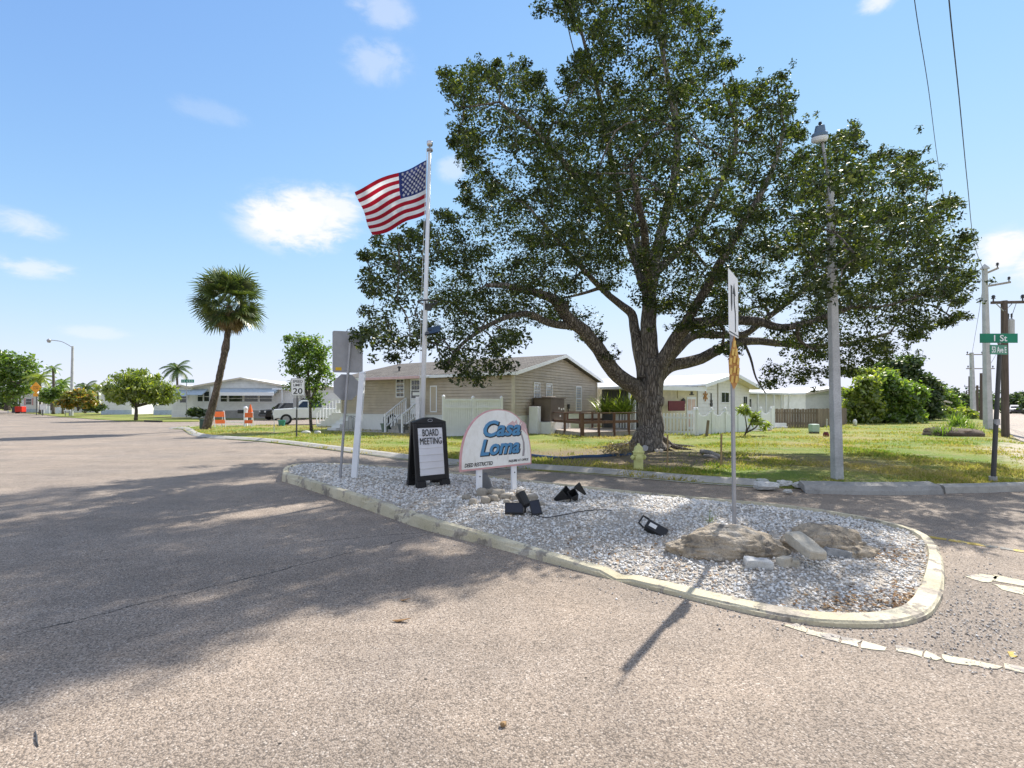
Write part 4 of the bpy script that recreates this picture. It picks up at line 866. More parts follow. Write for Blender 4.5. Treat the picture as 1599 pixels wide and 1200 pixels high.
def feather_palm(label, bx, by, tx, ty, D, L, n, seed, mat='frond', group=None, tr=.16, name='feather_palm'):
    b = P(bx, by, D); b.z = LZ if by > 630 else b.z; t = root(name, label, 'palm', b, group); rnd = random.Random(seed); top = P(tx, ty, D)
    m = MB(); mid = b.lerp(top, .5) + Vector((.1, 0, 0)); m.tube(smooth_path([b, mid, top], 5), [tr * (1.15 - .04 * i) for i in range(11)], 8); m.obj('trunk', M_['bark2'], t, smooth=True)
    V = []
    for i in range(n):
        a = i * 2.39996 + rnd.random() * .4; e = 1.2 - 1.6 * i / n; d = Vector((math.cos(a) * math.cos(e), math.sin(a) * math.cos(e), math.sin(e))); s_ = Vector((-math.sin(a), math.cos(a), 0)); p = top.copy(); K = 12
        for q in range(K):
            nx = p + d * L / K; V += [p - s_ * .02, p + s_ * .02, nx + s_ * .015, nx - s_ * .015]
            ll = L * .34 * math.sin(PI * (q + 1.2) / (K + 1.5)) * rnd.uniform(.85, 1.1)
            for sg in (-1, 1):
                for h in (0, .5):
                    c = p.lerp(nx, h); tt = (s_ * sg + d * .55 + Vector((0, 0, -.55))).normalized(); w = d * (L * .022); e_ = c + tt * ll; V += [c - w, c + w, e_ + w * .3, e_ - w * .3]
            p = nx; d = (d + Vector((0, 0, -.16))).normalized()
    quads_mesh('crown', np.array([tuple(v) for v in V]), M_[mat], t); return t
gp = 'palms behind the far houses'
feather_palm('coconut palm rising behind the white awning house roof', 276, 652, 276, 577, 72, 2.4, 15, 1, 'leaf_d', gp)
feather_palm('palm with a bare pale trunk beside the street lamp', 83, 640, 83, 576, 80, 1.5, 9, 2, 'leaf_g', gp, .2)
feather_palm('bushy palm right behind the orange diamond sign', 62, 640, 62, 592, 84, 2.6, 16, 3, 'leaf_y', gp)
feather_palm('small palm with a brown boot under its crown next to the lamp', 98, 640, 98, 600, 82, 2.2, 14, 4, 'leaf_g', gp)
feather_palm('palm peeking over the white garage roof, beside the yellowing one', 133, 640, 133, 606, 88, 2.4, 12, 5, 'leaf_d', gp)
feather_palm('yellowing palm peeking over the white garage roof', 152, 640, 152, 606, 88, 2.2, 12, 6, 'leaf_y', gp)
# ---------------------------------------------------------------- building helpers (local frame: x along the wall, y into the house, z up)
def lap_wall(mb, w, z0, z1, y=0.0, expo=.16, lip=.032, x0=0.0, top=None, sgn=-1):
    """horizontal lap siding on the plane y, facing -y; top(z)->(xa,xb) narrows the boards under a gable"""
    z = z0
    while z < z1 - 1e-4:
        e = min(z + expo, z1); a0, b0 = (x0, x0 + w) if top is None else top(z); a1, b1 = (x0, x0 + w) if top is None else top(e)
        yo = y + sgn * lip
        g = min(.022, (e - z) * .3); yi = y + sgn * .004         # a real shadow gap is left under every board
        mb.add([(a0, yo, z + g), (b0, yo, z + g), (b1, yi, e), (a1, yi, e), (a0, y + .012, z + g), (b0, y + .012, z + g), (b1, y + .012, e), (a1, y + .012, e)], [(0, 1, 2, 3), (4, 5, 1, 0), (3, 2, 6, 7)]); z = e
def window(parent, M, x, z, w, h, glass='glass', frame_m='white', bars=(0, 1), depth=.05, name='window'):
    """window on plane y=0 of frame M, lower-left (x,z)"""
    f = MB(M); t = .055
    f.box2((x - t, -depth, z - t), (x + w + t, .0, z)); f.box2((x - t, -depth, z + h), (x + w + t, .0, z + h + t))
    f.box2((x - t, -depth, z), (x, 0, z + h)); f.box2((x + w, -depth, z), (x + w + t, 0, z + h))
    for i in range(1, bars[1] + 1): zz = z + h * i / (bars[1] + 1); f.box2((x, -depth + .008, zz - .022), (x + w, -.006, zz + .022))
    for i in range(1, bars[0] + 1): xx = x + w * i / (bars[0] + 1); f.box2((xx - .012, -depth + .014, z), (xx + .012, -.008, z + h))
    o = f.obj(name, M_[frame_m], parent)
    g = MB(M); g.box2((x, -.024, z), (x + w, -.018, z + h)); g.obj('pane', M_[glass] if isinstance(glass, str) else glass, o); return o
def gable_roof(M, w, d, ze, zp, oh=.35, ohg=.4, th=.14):
    """ridge along y; spans x 0..w, y 0..d"""
    m = MB(M); c = w / 2; s = (zp - ze) / c; zl = ze - s * oh
    for sg in (0, 1):
        xa = -oh if sg == 0 else w + oh
        m.prism([(xa, -ohg, zl), (c, -ohg, zp), (c, -ohg, zp + th), (xa, -ohg, zl + th)], (0, d + 2 * ohg, 0))
    return m
def shell(M, w, d, z0, z1, zp):
    """plain inner walls set just behind the siding, with both gables"""
    m = MB(M); e = .02; m.prism([(e, e, z0), (w - e, e, z0), (w - e, e, z1), (w / 2, e, zp), (e, e, z1)], (0, d - 2 * e, 0)); return m

# ---------------------------------------------------------------- tan house on the corner lot
hA = Vector((0.06, 25.0, 0)); hd = Vector((5.54, 9.0, 0)).normalized(); HW, HD = 10.57, 12.3
HM = frame_dir(hA, hd)                     # x along the gable wall, y runs along the long wall (away to the left)
HL = HM @ Matrix.Rotation(PI / 2, 4, 'Z')   # frame of the long wall: x along it, its outside is +y here
h = root('tan_house', 'tan sided manufactured home with white skirting and grey shingle roof behind the oak', 'house', hA)
zb, zs, ze, zp = .05, 1.05, 3.13, 4.33
m = shell(HM, HW, HD, zb, ze - .02, zp - .05); m.obj('inner_wall', M_['siding'], h)
m = MB(HM); slope = (zp - ze) / (HW / 2)
lap_wall(m, HW, zs, ze - .05)
lap_wall(m, HW, ze - .05, zp - .1, top=lambda z: ((z - ze + .05) / slope, HW - (z - ze + .05) / slope))
WL = frame_dir(HM @ Vector((0, HD, 0)), -(HM.to_3x3() @ Vector((0, 1, 0))))   # long front wall: x from its far end to the gable corner, outside is -y
m.M = WL; lap_wall(m, HD, zs, ze - .03)
m.obj('wall', M_['siding'], h)
m = MB(HM)
for MM, x in ((HM, 0), (HM, HW), (WL, 0)): m = MB(MM); m.box((x, 0, (zs + ze) / 2 - .05), (.13, .13, ze - zs - .12)); m.obj('corner_trim', M_['tan_trim'], h)
m = MB(HM); m.box2((-.02, -.035, zb - .1), (HW + .02, -.005, zs)); m.M = WL; m.box2((-.02, -.035, zb - .1), (HD - .04, -.005, zs)); 
for i in range(1, 30): m.box2((i * .41, -.041, zb), (i * .41 + .02, -.036, zs - .06))
m.box2((0, -.055, zs - .05), (HD + .02, -.037, zs)); m.M = HM; m.box2((-.03, -.055, zs - .05), (HW, -.037, zs))
for i in range(1, 25): m.box2((i * .41, -.041, zb), (i * .41 + .02, -.036, zs - .06))
m.obj('skirting', M_['skirt'], h)
rf = gable_roof(HM, HW, HD, ze, zp, .35, .35).obj('roof', M_['shingle'], h)
m = MB(HM); sl = slope; oh = .35
for sg in (0, 1):
    xa = -oh if sg == 0 else HW + oh; zl = ze - sl * oh
    for y in (-.375, HD + .352): m.prism([(xa, y, zl - .05), (HW / 2, y, zp - .05), (HW / 2, y, zp + .125), (xa, y, zl + .125)], (0, .023, 0))
m.box2((-.385, -.35, ze - sl * .35 - .03), (-.352, HD + .35, ze - sl * .35 + .12)); m.obj('fascia', M_['white'], rf)
m = MB(WL); m.lathe([(.06, 0), (.06, .3), (.11, .3), (.11, .38), (.02, .42)], 10, (3.2, 1.6, 3.52)); m.obj('roof_vent', M_['grey_dark'], rf); m = MB(WL); m.lathe([(.05, 0), (.05, .35)], 8, (8.0, 2.4, 3.7)); m.obj('roof_vent', M_['grey_dark'], rf)
window(h, HM, 2.05, 1.93, .58, .78, 'glass_blind', bars=(1, 1)); window(h, HM, 3.42, 1.32, .62, 1.38, 'glass_blind', bars=(0, 1)); window(h, HM, 7.3, 1.24, .72, 1.42, 'glass_blind', bars=(0, 1))
m = MB(HM); m.box2((6.05, -.13, 1.35), (6.2, -.012, 1.62)); m.cyl((6.12, -.06, 1.0), (6.12, -.06, 1.35), .025); m.obj('electric_meter', M_['meter'], h)
# long wall: t measured from the gable corner
def wlx(px):                                # wall coordinate seen at column px
    u = (px - CX) / F; o_ = WL.translation; d_ = WL.to_3x3() @ Vector((1, 0, 0)); return (o_.x - u * o_.y) / (u * d_.y - d_.x)
x0, x1 = wlx(620), wlx(631); window(h, WL, x0, 2.05, x1 - x0, .95, 'glass', bars=(1, 3))
x0, x1 = wlx(641), wlx(658)
m = MB(WL); m.box2((x0, -.03, zs + .02), (x1, -.012, ze - .12)); d_ = m.obj('door', M_['white'], h)
m = MB(WL)
for q in range(3):
    for k in range(2):
        xa = x0 + .1 + q * (x1 - x0 - .2) / 3; m.box2((xa + .02, -.045, 2.42 + k * .27), (xa + (x1 - x0 - .2) / 3 - .02, -.032, 2.65 + k * .27))
m.box2((x0 + .1, -.045, 1.95), (x1 - .1, -.032, 2.36)); m.obj('pane', M_['glass'], d_)
m = MB(WL); m.box2((x0 + .2, -.052, 2.1), (x0 + .7, -.046, 2.28)); m.obj('notice', M_['white'], d_)
m = MB(WL); m.box2((x0 - .35, -.04, zs), (x0 - .05, -.013, ze - .1)); m.obj('shutter', M_['grey_trim'], h)
x0, x1 = wlx(673), wlx(682)
m = MB(WL); m.box2((x0 - .04, -.04, 1.18), (x1 + .04, -.016, 2.62)); q = m.obj('access_panel', M_['white'], h); m = MB(WL); m.box2((x0 + .03, -.048, 1.25), (x1 - .03, -.041, 2.55)); m.obj('panel_board', M_['siding'], q)
# entry awning
xa, xb = wlx(588), wlx(677)
m = MB(WL); m.prism([(xa, -1.1, 2.98), (xa, .0, 3.08), (xa, 0, 3.14), (xa, -1.1, 3.12)], (xb - xa, 0, 0)); aw = m.obj('awning', M_['white'], h)
m = MB(WL); m.box2((xa - .02, -1.18, 2.96), (xb + .02, -1.105, 3.10)); m.obj('gutter', M_['pinkish'], aw)
m = MB(WL); pz = wlx(581); m.box2((pz - .04, -1.05, .08), (pz + .04, -.97, 2.99)); m.obj('post', M_['white'], aw)
# house slab and steps
m = MB(WL); m.box2((wlx(548), -1.9, .02), (wlx(668), -.06, .13)); m.obj('concrete_slab', M_['kerb_c'], h)
st = root('entry_steps', 'white entry steps with slanting railings up to the tan house door', 'steps', WL @ Vector((wlx(648), -1.0, .13)))
m = MB(WL); xa, xb = wlx(637), wlx(664)
for i in range(5): m.box2((xa, -.25 - .26 * i - .26, .13), (xb, -.25 - .26 * i - .002, .95 - .17 * i))
m.box2((xa, -.248, .13), (xb, -.07, 1.04)); m.obj('tread_block', M_['kerb_c'], st)
for xx in (xa + .03, xb - .03):
    m = MB(WL); m.bar((xx, -1.75, 1.05), (xx, -.2, 1.95), .05, .08); m.bar((xx, -1.75, .42), (xx, -.2, 1.24), .04, .05); m.box((xx, -1.75, .62), (.08, .08, 1.0)); m.box((xx, -.2, 1.5), (.08, .08, .95))
    for i in range(1, 10): y = -1.75 + 1.55 * i / 10; m.box((xx, y, .75 + .82 * i / 10 ), (.03, .03, .62))
    m.obj('railing', M_['white'], st)
# side steps at the far corner
st = root('side_steps', 'white plastic side steps with a thin rail at the far end of the tan house', 'steps', WL @ Vector((wlx(551), -.8, .05)))
m = MB(WL); xa, xb = wlx(543), wlx(556)
for i in range(4): m.box2((xa, -.3 - .3 * i - .3, .05), (xb, -.3 - .3 * i - .003, .85 - .2 * i))
m.obj('tread_block', M_['skirt'], st)
m = MB(WL)
for xx in (wlx(572), wlx(578)): m.tube(smooth_path([(xx, -1.6, .13), (xx, -1.6, .85), (xx, -1.3, .95), (xx, -.9, .8)], 4), .018, 6)
m.obj('handrail', M_['alu'], st)
# planters and hose
pl = root('planter_pot', 'greenish grey planter pot with a metal crook in it on the house slab', 'planter', XD(602, 27.6, .13))
def pot(p, r, hh, mat, par): m = MB(); m.lathe([(r * .68, 0), (r * .95, hh * .88), (r * 1.08, hh * .88), (r * 1.08, hh), (r * .92, hh), (r * .86, hh * .8)], 18, p); m.obj('pot', M_[mat], par, smooth=False)
pot(XD(602, 27.6, .13), .27, .45, 'planter_green', pl)
m = MB(); b = XD(601, 27.6, .4); m.tube(smooth_path([b, b + Vector((-.08, 0, .4)), b + Vector((.02, 0, .62)), b + Vector((.14, 0, .55)), b + Vector((.1, 0, .42))], 4), .018, 6); m.obj('crook', M_['grey_dark'], pl, smooth=True)
pl = root('planter_pot', 'dark grey planter pot at the foot of the entry steps', 'planter', XD(629, 26.8, .13)); pot(XD(629, 26.8, .13), .28, .46, 'planter', pl)
hr = root('hose_reel', 'coil of dark garden hose hanging over a stand by the white skirting', 'hose', XD(613, 28.0, .13))
m = MB(); c = XD(613, 28.0, .62)
for k in range(7):
    R = .42 - .012 * k; y = -.1 + .03 * k; m.tube([c + Vector((R * .62 * math.cos(a), y, R * math.sin(a) * 1.05)) for a in [PI * 2 * i / 22 for i in range(23)]], .022, 6, False)
m.obj('coil', M_['grey_dark'], hr, smooth=True); m = MB(); m.bar(c + Vector((0, .12, -.5)), c + Vector((0, .12, .5)), .05); m.obj('stand', M_['grey_dark'], hr)
# privacy fence in front of it
fa, fb = XD(692.5, 24.0, .06), XD(783, 24.8, .06); fm = frame_dir(fa, fb - fa); FL = (fb - fa).length
fe = root('privacy_fence', 'solid white vinyl privacy fence of two panels beside the corner house', 'fence', fa)
for i in range(3):
    m = MB(fm); x = FL * i / 2; hh = 1.86 if i else 1.9; m.box2((x - .06, -.06, -.1), (x + .06, .06, hh)); m.lathe([(.085, 0), (.085, .03), (.06, .07), (.0, .1)], 4, (x, 0, hh)); m.obj('post', M_['white'], fe)
for i in range(2):
    m = MB(fm); xa, xb = FL * i / 2 + .06, FL * (i + 1) / 2 - .06; m.box2((xa, .005, .15), (xb, .02, 1.75)); wb = (xb - xa) / 12
    for k in range(12): m.box2((xa + wb * k + .007, -.02, .14), (xa + wb * (k + 1) - .007, .0, 1.35)); m.box2((xa + wb * k + .007, -.02, 1.44), (xa + wb * (k + 1) - .007, .0, 1.72))
    for z in (.05, 1.35, 1.72): m.box2((xa, -.055, z), (xb, .035, z + .09))
    m.obj('panel', M_['white'], fe)
# air conditioner on its stand
ac = root('air_conditioner', 'boxy brown air conditioner unit on a white platform against the gable wall', 'air conditioner', HM @ Vector((2.2, -1.0, .08)))
m = MB(HM); ax0, ax1 = 1.6, 3.4
m.box2((1.35, -1.35, .06), (3.7, -.06, .72)); m.obj('platform', M_['skirt'], ac)
m = MB(HM); m.box2((1.75, -1.15, .74), (3.35, -.15, 1.9)); cs = m.obj('casing', M_['hvac'], ac, bevel=.03)
m = MB(HM); m.box2((1.7, -1.2, 1.905), (3.4, -.1, 1.95)); m.lathe([(.38, 0), (.38, .04), (.3, .06)], 18, (2.55, -.65, 1.95)); m.obj('lid', M_['hvac'], cs)
m = MB(HM)
for i in range(6): m.box2((1.85, -1.162, .9 + i * .06), (2.45, -1.152, .93 + i * .06))
m.obj('grille', M_['hvac'], cs)
for x, z in ((2.6, 1.35), (2.9, 1.3), (3.15, 1.32), (2.75, .95)): m = MB(HM); m.box2((x, -1.17, z), (x + .13, -1.152, z + .1)); m.obj('sticker', M_['white_dirty'], cs)
m = MB(HM); m.box2((1.1, -.75, .06), (1.45, -.25, 1.5)); tag(m.obj('utility_cabinet', M_['white'], bevel=.02), 'narrow white utility cabinet standing between skirting and air conditioner', 'cabinet')
# timber deck
def xy(px, D): return Vector(((px - CX) / F * D, D, 0))
c0, c1, c2, c3 = xy(859, 26.6), xy(908, 23.3), xy(1004, 25.4), xy(960, 29.0)
dk = root('timber_deck', 'low timber deck with red brown post and rail fence between house and oak', 'deck', c1 + Vector((0, 0, .05)))
m = MB(); m.prism([p + Vector((0, 0, .28)) for p in (c0, c1, c2, c3)], (0, 0, .05)); m.obj('floor', M_['deck_floor'], dk)
m = MB()
for a, b in ((c0, c1), (c1, c2), (c2, c3), (c3, c0)): m.bar(a + Vector((0, 0, .16)), b + Vector((0, 0, .16)), .05, .23)
m.obj('skirt_board', M_['log'], dk)
def railrun(a, b, n, mid=True):
    for i in range(n + 1):
        p = a.lerp(b, i / n); m = MB(); m.box((p.x, p.y, .62), (.11, .11, 1.15)); m.obj('post', M_['deck_red'], dk)
    m = MB(); m.bar(a + Vector((0, 0, 1.2)), b + Vector((0, 0, 1.2)), .14, .045); m.bar(a + Vector((0, 0, .78)), b + Vector((0, 0, .78)), .05, .13); m.obj('rail', M_['deck_red'], dk)
railrun(c0, c1, 2); railrun(c1 + (c2 - c1) * .02, c2, 4); railrun(c3 + (c2 - c3) * .05, c0 + (c3 - c0) * .25, 4)
# ---------------------------------------------------------------- cream house on the right
cA = xy(1063, 29.5)
cM = frame_dir(cA, Vector((.62, .78, 0))); 
ch = root('cream_house', 'cream bungalow with a low white roof and wood lined gable behind the picket fence', 'house', cA)
# main block: gable end seen from px 1090 to 1180
gM = frame_dir(xy(1088, 30.5), Vector((.70, .71, 0))); gw = 8.4
m = shell(gM, gw, 9, 0, 2.75, 3.45); m.obj('inner_wall', M_['siding_w'], ch)
m = MB(gM); lap_wall(m, gw, .1, 2.7, expo=.22, lip=.02); sl2 = .70 / (gw / 2); lap_wall(m, gw, 2.7, 3.38, expo=.22, lip=.02, top=lambda z: ((z - 2.7) / sl2, gw - (z - 2.7) / sl2)); m.obj('wall', M_['siding_w'], ch)
m = gable_roof(gM, gw, 9, 2.75, 3.48, .5, .75, .12); r2 = m.obj('roof', M_['grey_roof'], ch)
m = MB(gM); s3 = .73 / (gw / 2)
for sg in (0, 1):
    xa = -.5 if sg == 0 else gw + .5; zl = 2.75 - s3 * .5; m.prism([(xa, -.78, zl - .08), (gw / 2, -.78, 3.40), (gw / 2, -.78, 3.61), (xa, -.78, zl + .13)], (0, .027, 0))
m.obj('fascia', M_['white'], r2)
m = MB(gM)
for sg in (0, 1):
    xa = -.4 if sg == 0 else gw + .4; zl = 2.75 - s3 * .4; m.prism([(xa, -.745, zl - .03), (gw / 2, -.745, 3.445), (gw / 2, -.745, 3.47), (xa, -.745, zl - .005)], (0, .73, 0))
m.obj('soffit', M_['cream'], r2)
m = MB(gM); m.box2((-.03, -.06, .1), (.03, -.022, 2.7)); m.obj('downpipe', M_['grey_trim'], ch); m = MB(gM); m.box2((2.9, -.06, .1), (2.96, -.022, 3.1)); m.obj('downpipe', M_['grey_trim'], ch)
window(ch, gM, 3.5, 1.75, 1.2, .62, 'glass', bars=(1, 0)); window(ch, gM, 7.2, 1.6, .7, .55, 'glass', bars=(1, 0))
def deco(name, lab, M, fn, mat): m = MB(M); fn(m); tag(m.obj(name, M_[mat]), lab, 'wall ornament')
def star(m): 
    for k in range(3): m.box((1.1, -.05, 2.1), (.09, .03, .62), Matrix.Rotation(k * PI / 3, 3, 'Y'))
    m.lathe([(.1, -.03), (.1, .03)], 10, (1.1, -.06, 2.1), Matrix.Rotation(PI / 2, 3, 'X'))
deco('wall_ornament', 'brown star shaped ornament hung on the white siding of the cream house', gM, star, 'amber')
deco('wall_ornament', 'dark guitar shaped ornament hung beside the star on the siding', gM, lambda m: (m.box2((1.9, -.06, 1.75), (1.98, -.025, 2.3)), m.lathe([(.14, -.03), (.14, .03)], 12, (1.94, -.055, 1.6), Matrix.Rotation(PI / 2, 3, 'X')), m.lathe([(.1, -.03), (.1, .03)], 12, (1.94, -.055, 1.8), Matrix.Rotation(PI / 2, 3, 'X'))), 'grey_dark')
# lower front room and long carport roof to the left
fM = frame_dir(xy(1034, 28.6), xy(1088, 30.3) - xy(1034, 28.6)); fw = (xy(1088, 30.3) - xy(1034, 28.6)).length
fd = fM.to_3x3() @ Vector((1, 0, 0)); fo = fM @ Vector((0, 1.7, 0)); u_ = (937 - CX) / F; CL = -(fo.x - u_ * fo.y) / (fd.x - u_ * fd.y)
print('carport left', CL)
m = MB(fM); m.box2((0, 0, 0), (fw, 4, 2.42)); m.obj('front_room', M_['cream'], ch)
m = MB(fM); m.box2((CL, -.55, 2.44), (fw + .1, 1.7, 2.56)); r4 = m.obj('carport_roof', M_['grey_roof'], ch)
m = MB(fM); m.box2((CL - .02, -.6, 2.38), (fw + .12, -.552, 2.60)); m.obj('fascia', M_['white'], r4)
m = MB(fM); m.box2((fw * .42, -.06, 1.95), (fw * .5, -.003, 2.42)); m.obj('downpipe', M_['cream'], ch)
m = MB(fM); m.box2((fw - .95, -.045, .15), (fw - .12, -.004, 2.05)); d_ = m.obj('door', M_['white'], ch)
m = MB(fM)
for i in range(2):
    for k in range(2): m.box2((fw - .88 + i * .37, -.06, .3 + k * .95), (fw - .58 + i * .37, -.047, 1.05 + k * .85))
m.obj('door_panel', M_['pink'], d_)
deco('wall_ornament', 'small black lantern shaped ornament left of the pink panelled door', fM, lambda m: m.lathe([(.04, -.2), (.12, -.08), (.12, .1), (.03, .22)], 8, (fw * .55, -.12, 1.75)), 'grey_dark')
deco('wall_ornament', 'small dark bird ornament above the pink panelled door', fM, lambda m: (m.box2((fw - .7, -.04, 2.15), (fw - .3, -.005, 2.2)), m.box2((fw - .58, -.05, 2.2), (fw - .42, -.008, 2.36))), 'grey_dark')
m = MB(fM); m.box2((-.2, -.62, 1.25), (1.15, -.56, 1.8))
for i in range(3): m.box2((-.2, -.64, 1.3 + i * .17), (1.15, -.622, 1.38 + i * .17))
tag(m.obj('maroon_panel', M_['maroon']), 'maroon slatted board standing beside the oak trunk at the cream house', 'board')
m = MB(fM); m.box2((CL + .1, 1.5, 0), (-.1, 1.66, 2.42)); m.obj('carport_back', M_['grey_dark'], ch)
m = MB(fM); [m.box2((x, -.4, 0), (x + .08, -.32, 2.43)) for x in (CL + .1,)]; m.obj('carport_post', M_['white'], ch)
# rear wing to the right
wM = frame_dir(xy(1158, 37.5), Vector((.8, .6, 0)))
m = MB(wM); m.box2((0, 0, 0), (6.4, 5, 2.35)); m.obj('rear_wing', M_['siding_w'], ch); m = MB(wM); m.box2((-.4, -.7, 2.37), (6.8, 5.3, 2.5)); m.obj('rear_roof', M_['grey_roof'], ch)
m = MB(wM); [m.box2((x, -.6, 0), (x + .09, -.5, 2.36)) for x in (1.2, 2.4, 3.6, 4.8, 6.0)]; m.obj('porch_post', M_['white'], ch)
window(ch, wM, .5, 1.4, .8, .6, 'glass', bars=(1, 0))
deco('wall_lamp', 'small dark wall lamp by the rear wing of the cream house', wM, lambda m: m.lathe([(.03, -.12), (.1, 0), (.03, .12)], 8, (.1, -.12, 1.9)), 'grey_dark')
spiky('palmetto', 'bushy palmetto in the shade under the carport roof', 'plant', 972, 677, 220, 1.45, 'leaf_y', 9, z0=1.0, w=.09)
spiky('palmetto', 'second palmetto tucked between the tan house and the carport', 'plant', 948, 675, 200, 1.4, 'leaf_y', 10, z0=1.0, w=.09)
img_tree('plumeria', 'bare stemmed shrub with long leaves in front of the scalloped fence', 'shrub', 1163, 680, 24.5, [(1170, 645, 12, 10), (1160, 640, 8, 8), (1182, 655, 10, 12), (1190, 664, 7, 8)], 34, 14, .30, 'leaf_y', stems=[[(1163, 681), (1166, 668), (1162, 645)], [(1165, 675), (1172, 662), (1176, 645)], [(1165, 676), (1180, 668), (1188, 655)]], r0=.045, seed=51, clump=.2, asp=.22)
# picket and scalloped fences
def picket_fence(label, a, b, n_sec, solid, hp=1.25, name='picket_fence'):
    d_ = b - a; fmm = frame_dir(a, d_); L = d_.length; t = root(name, label, 'fence', a)
    for i in range(n_sec + 1):
        m = MB(fmm); x = L * i / n_sec; m.box2((x - .06, -.06, -.1), (x + .06, .06, hp)); m.lathe([(.09, 0), (.09, .03), (.05, .06), (.075, .1), (.0, .16)], 8, (x, 0, hp)); m.obj('post', M_['white'], t)
    for i in range(n_sec):
        m = MB(fmm); xa, xb = L * i / n_sec + .06, L * (i + 1) / n_sec - .06; k = max(6, int((xb - xa) / (.155 if not solid else .16)))
        for q in range(k):
            u = (q + .5) / k; x = xa + (xb - xa) * u; z = hp - .06 - .24 * math.sin(PI * u) if solid != 'flat' else hp - .2
            w = .155 if solid is True else .085; m.box2((x - w / 2, -.012, .12), (x + w / 2, .012, z)); m.prism([(x - w / 2, -.012, z), (x + w / 2, -.012, z), (x, -.012, z + .06)], (0, .024, 0))
        for z in (.2, hp - .42): m.box2((xa, .014, z), (xb, .05, z + .09))
        m.obj('panel', M_['white'], t)
    return t
picket_fence('white vinyl fence with scalloped tops running along the cream house yard', xy(1088, 24.6), xy(1204, 30.5), 6, True, 1.32, 'scalloped_fence')
picket_fence('white picket fence with gaps in front of the pink panelled door', xy(1022, 26.2), xy(1084, 25.0), 1, 'flat', 1.32)
picket_fence('short white scalloped fence piece between the deck and the oak', xy(961, 28.0), xy(991, 27.4), 1, False, 1.7)
m = MB(); m.cyl(xy(1103, 24.2) + Vector((0, 0, .0)), xy(1106, 24.2) + Vector((0, 0, .85)), .07, .06); tag(m.obj('old_stump_post', M_['fence_wood']), 'dark old wooden post leaning against the scalloped fence', 'post')
# board fence
a, b, c = xy(1207, 33.5), xy(1277, 33.0), xy(1322, 39)
t = root('board_fence', 'weathered brown vertical board fence right of the cream house', 'fence', a)
for u, v, lbl in ((a, b, None), (b, c, None)):
    fmm = frame_dir(u, v - u); L = (v - u).length; m = MB(fmm); k = int(L / .15); rr = random.Random(3)
    for i in range(k): x = L * (i + .5) / k; m.box2((x - .07, -.012 + rr.uniform(0, .008), .02), (x + .07, .012, 1.32 + rr.uniform(-.03, .03)))
    m.obj('boards', M_['fence_wood'], t)
    m = MB(fmm); m.box2((0, .016, .3), (L, .06, .4)); m.box2((0, .016, 1.0), (L, .06, 1.1)); m.obj('rail', M_['fence_wood'], t)
m = MB(frame_dir(xy(1207, 33), Vector((1, -.3, 0)))); m.box2((-.1, -.5, .02), (.75, -.2, .22)); m.box2((-.1, -.2, .02), (.75, .1, .42)); tag(m.obj('doorstep', M_['skirt'], bevel=.01), 'white double doorstep at the start of the board fence', 'step')
m = MB(frame_dir(xy(1206, 32.5), Vector((1, .5, 0)))); m.box2((-.12, -.1, .02), (.12, .1, 1.5)); tag(m.obj('gate_post', M_['white'], bevel=.01), 'thick white gate post between scalloped fence and board fence', 'post')
def plain_house(name, label, M, w, d, zw, zp, wall, roof, ridge='y', wins=(), oh=.4, z0=0, skirt=None, group=None):
    t = root(name, label, 'house', M.translation, group)
    shell(M, w, d, z0, zw, zp - .06).obj('inner_wall', M_[wall], t)
    m = MB(M); lap_wall(m, w, z0 + .02, zw - .02, expo=.24, lip=.02); s_ = max(.02, (zp - zw)) / (w / 2); lap_wall(m, w, zw - .02, zp - .12, expo=.24, lip=.02, top=lambda z: ((z - zw + .02) / s_, w - (z - zw + .02) / s_)); m.obj('wall', M_[wall], t)
    r = gable_roof(M, w, d, zw, zp, oh, oh, .14).obj('roof', M_[roof], t)
    m = MB(M); 
    for sg in (0, 1):
        xa = -oh if sg == 0 else w + oh; zl = zw - s_ * oh; m.prism([(xa, -oh - .03, zl - .06), (w / 2, -oh - .03, zp - .06), (w / 2, -oh - .03, zp + .15), (xa, -oh - .03, zl + .15)], (0, .027, 0))
    m.obj('fascia', M_['tan_trim'], r)
    if skirt: m = MB(M); m.box2((-.02, -.05, z0), (w + .02, -.022, z0 + .75)); m.obj('skirting', M_[skirt], t)
    for x, z, ww, hh, g in wins: window(t, M, x, z, ww, hh, g, bars=(0, 1))
    return t
gw_ = 'white homes behind the board fence'
plain_house('white_home', 'white home with a ribbed metal roof right above the board fence', frame_dir(xy(1258, 43), Vector((.95, .3, 0))), 6.5, 9, 2.5, 3.0, 'siding_w', 'grey_roof', wins=[(4.3, 1.2, .8, .9, 'glass')], group=gw_)
plain_house('white_home', 'white home whose pale roof shows between the cream house and the metal roof', frame_dir(xy(1205, 52), Vector((.95, .3, 0))), 7.0, 8, 2.4, 3.0, 'siding_w', 'grey_roof', group=gw_)
plain_house('white_home', 'white shed wall glimpsed through the end of the thicket', frame_dir(xy(1448, 58), Vector((.95, .3, 0))), 3.0, 4, 1.8, 2.1, 'siding_w', 'grey_roof', group=gw_)
m = MB(frame_dir(xy(1458, 56), Vector((1, .2, 0))))
for i in range(14): m.box2((i * .16, 0, 0), (i * .16 + .15, .02, 1.5))
tag(m.obj('wood_fence_piece', M_['fence_wood']), 'short grey board fence piece at the thicket end by the avenue', 'fence')
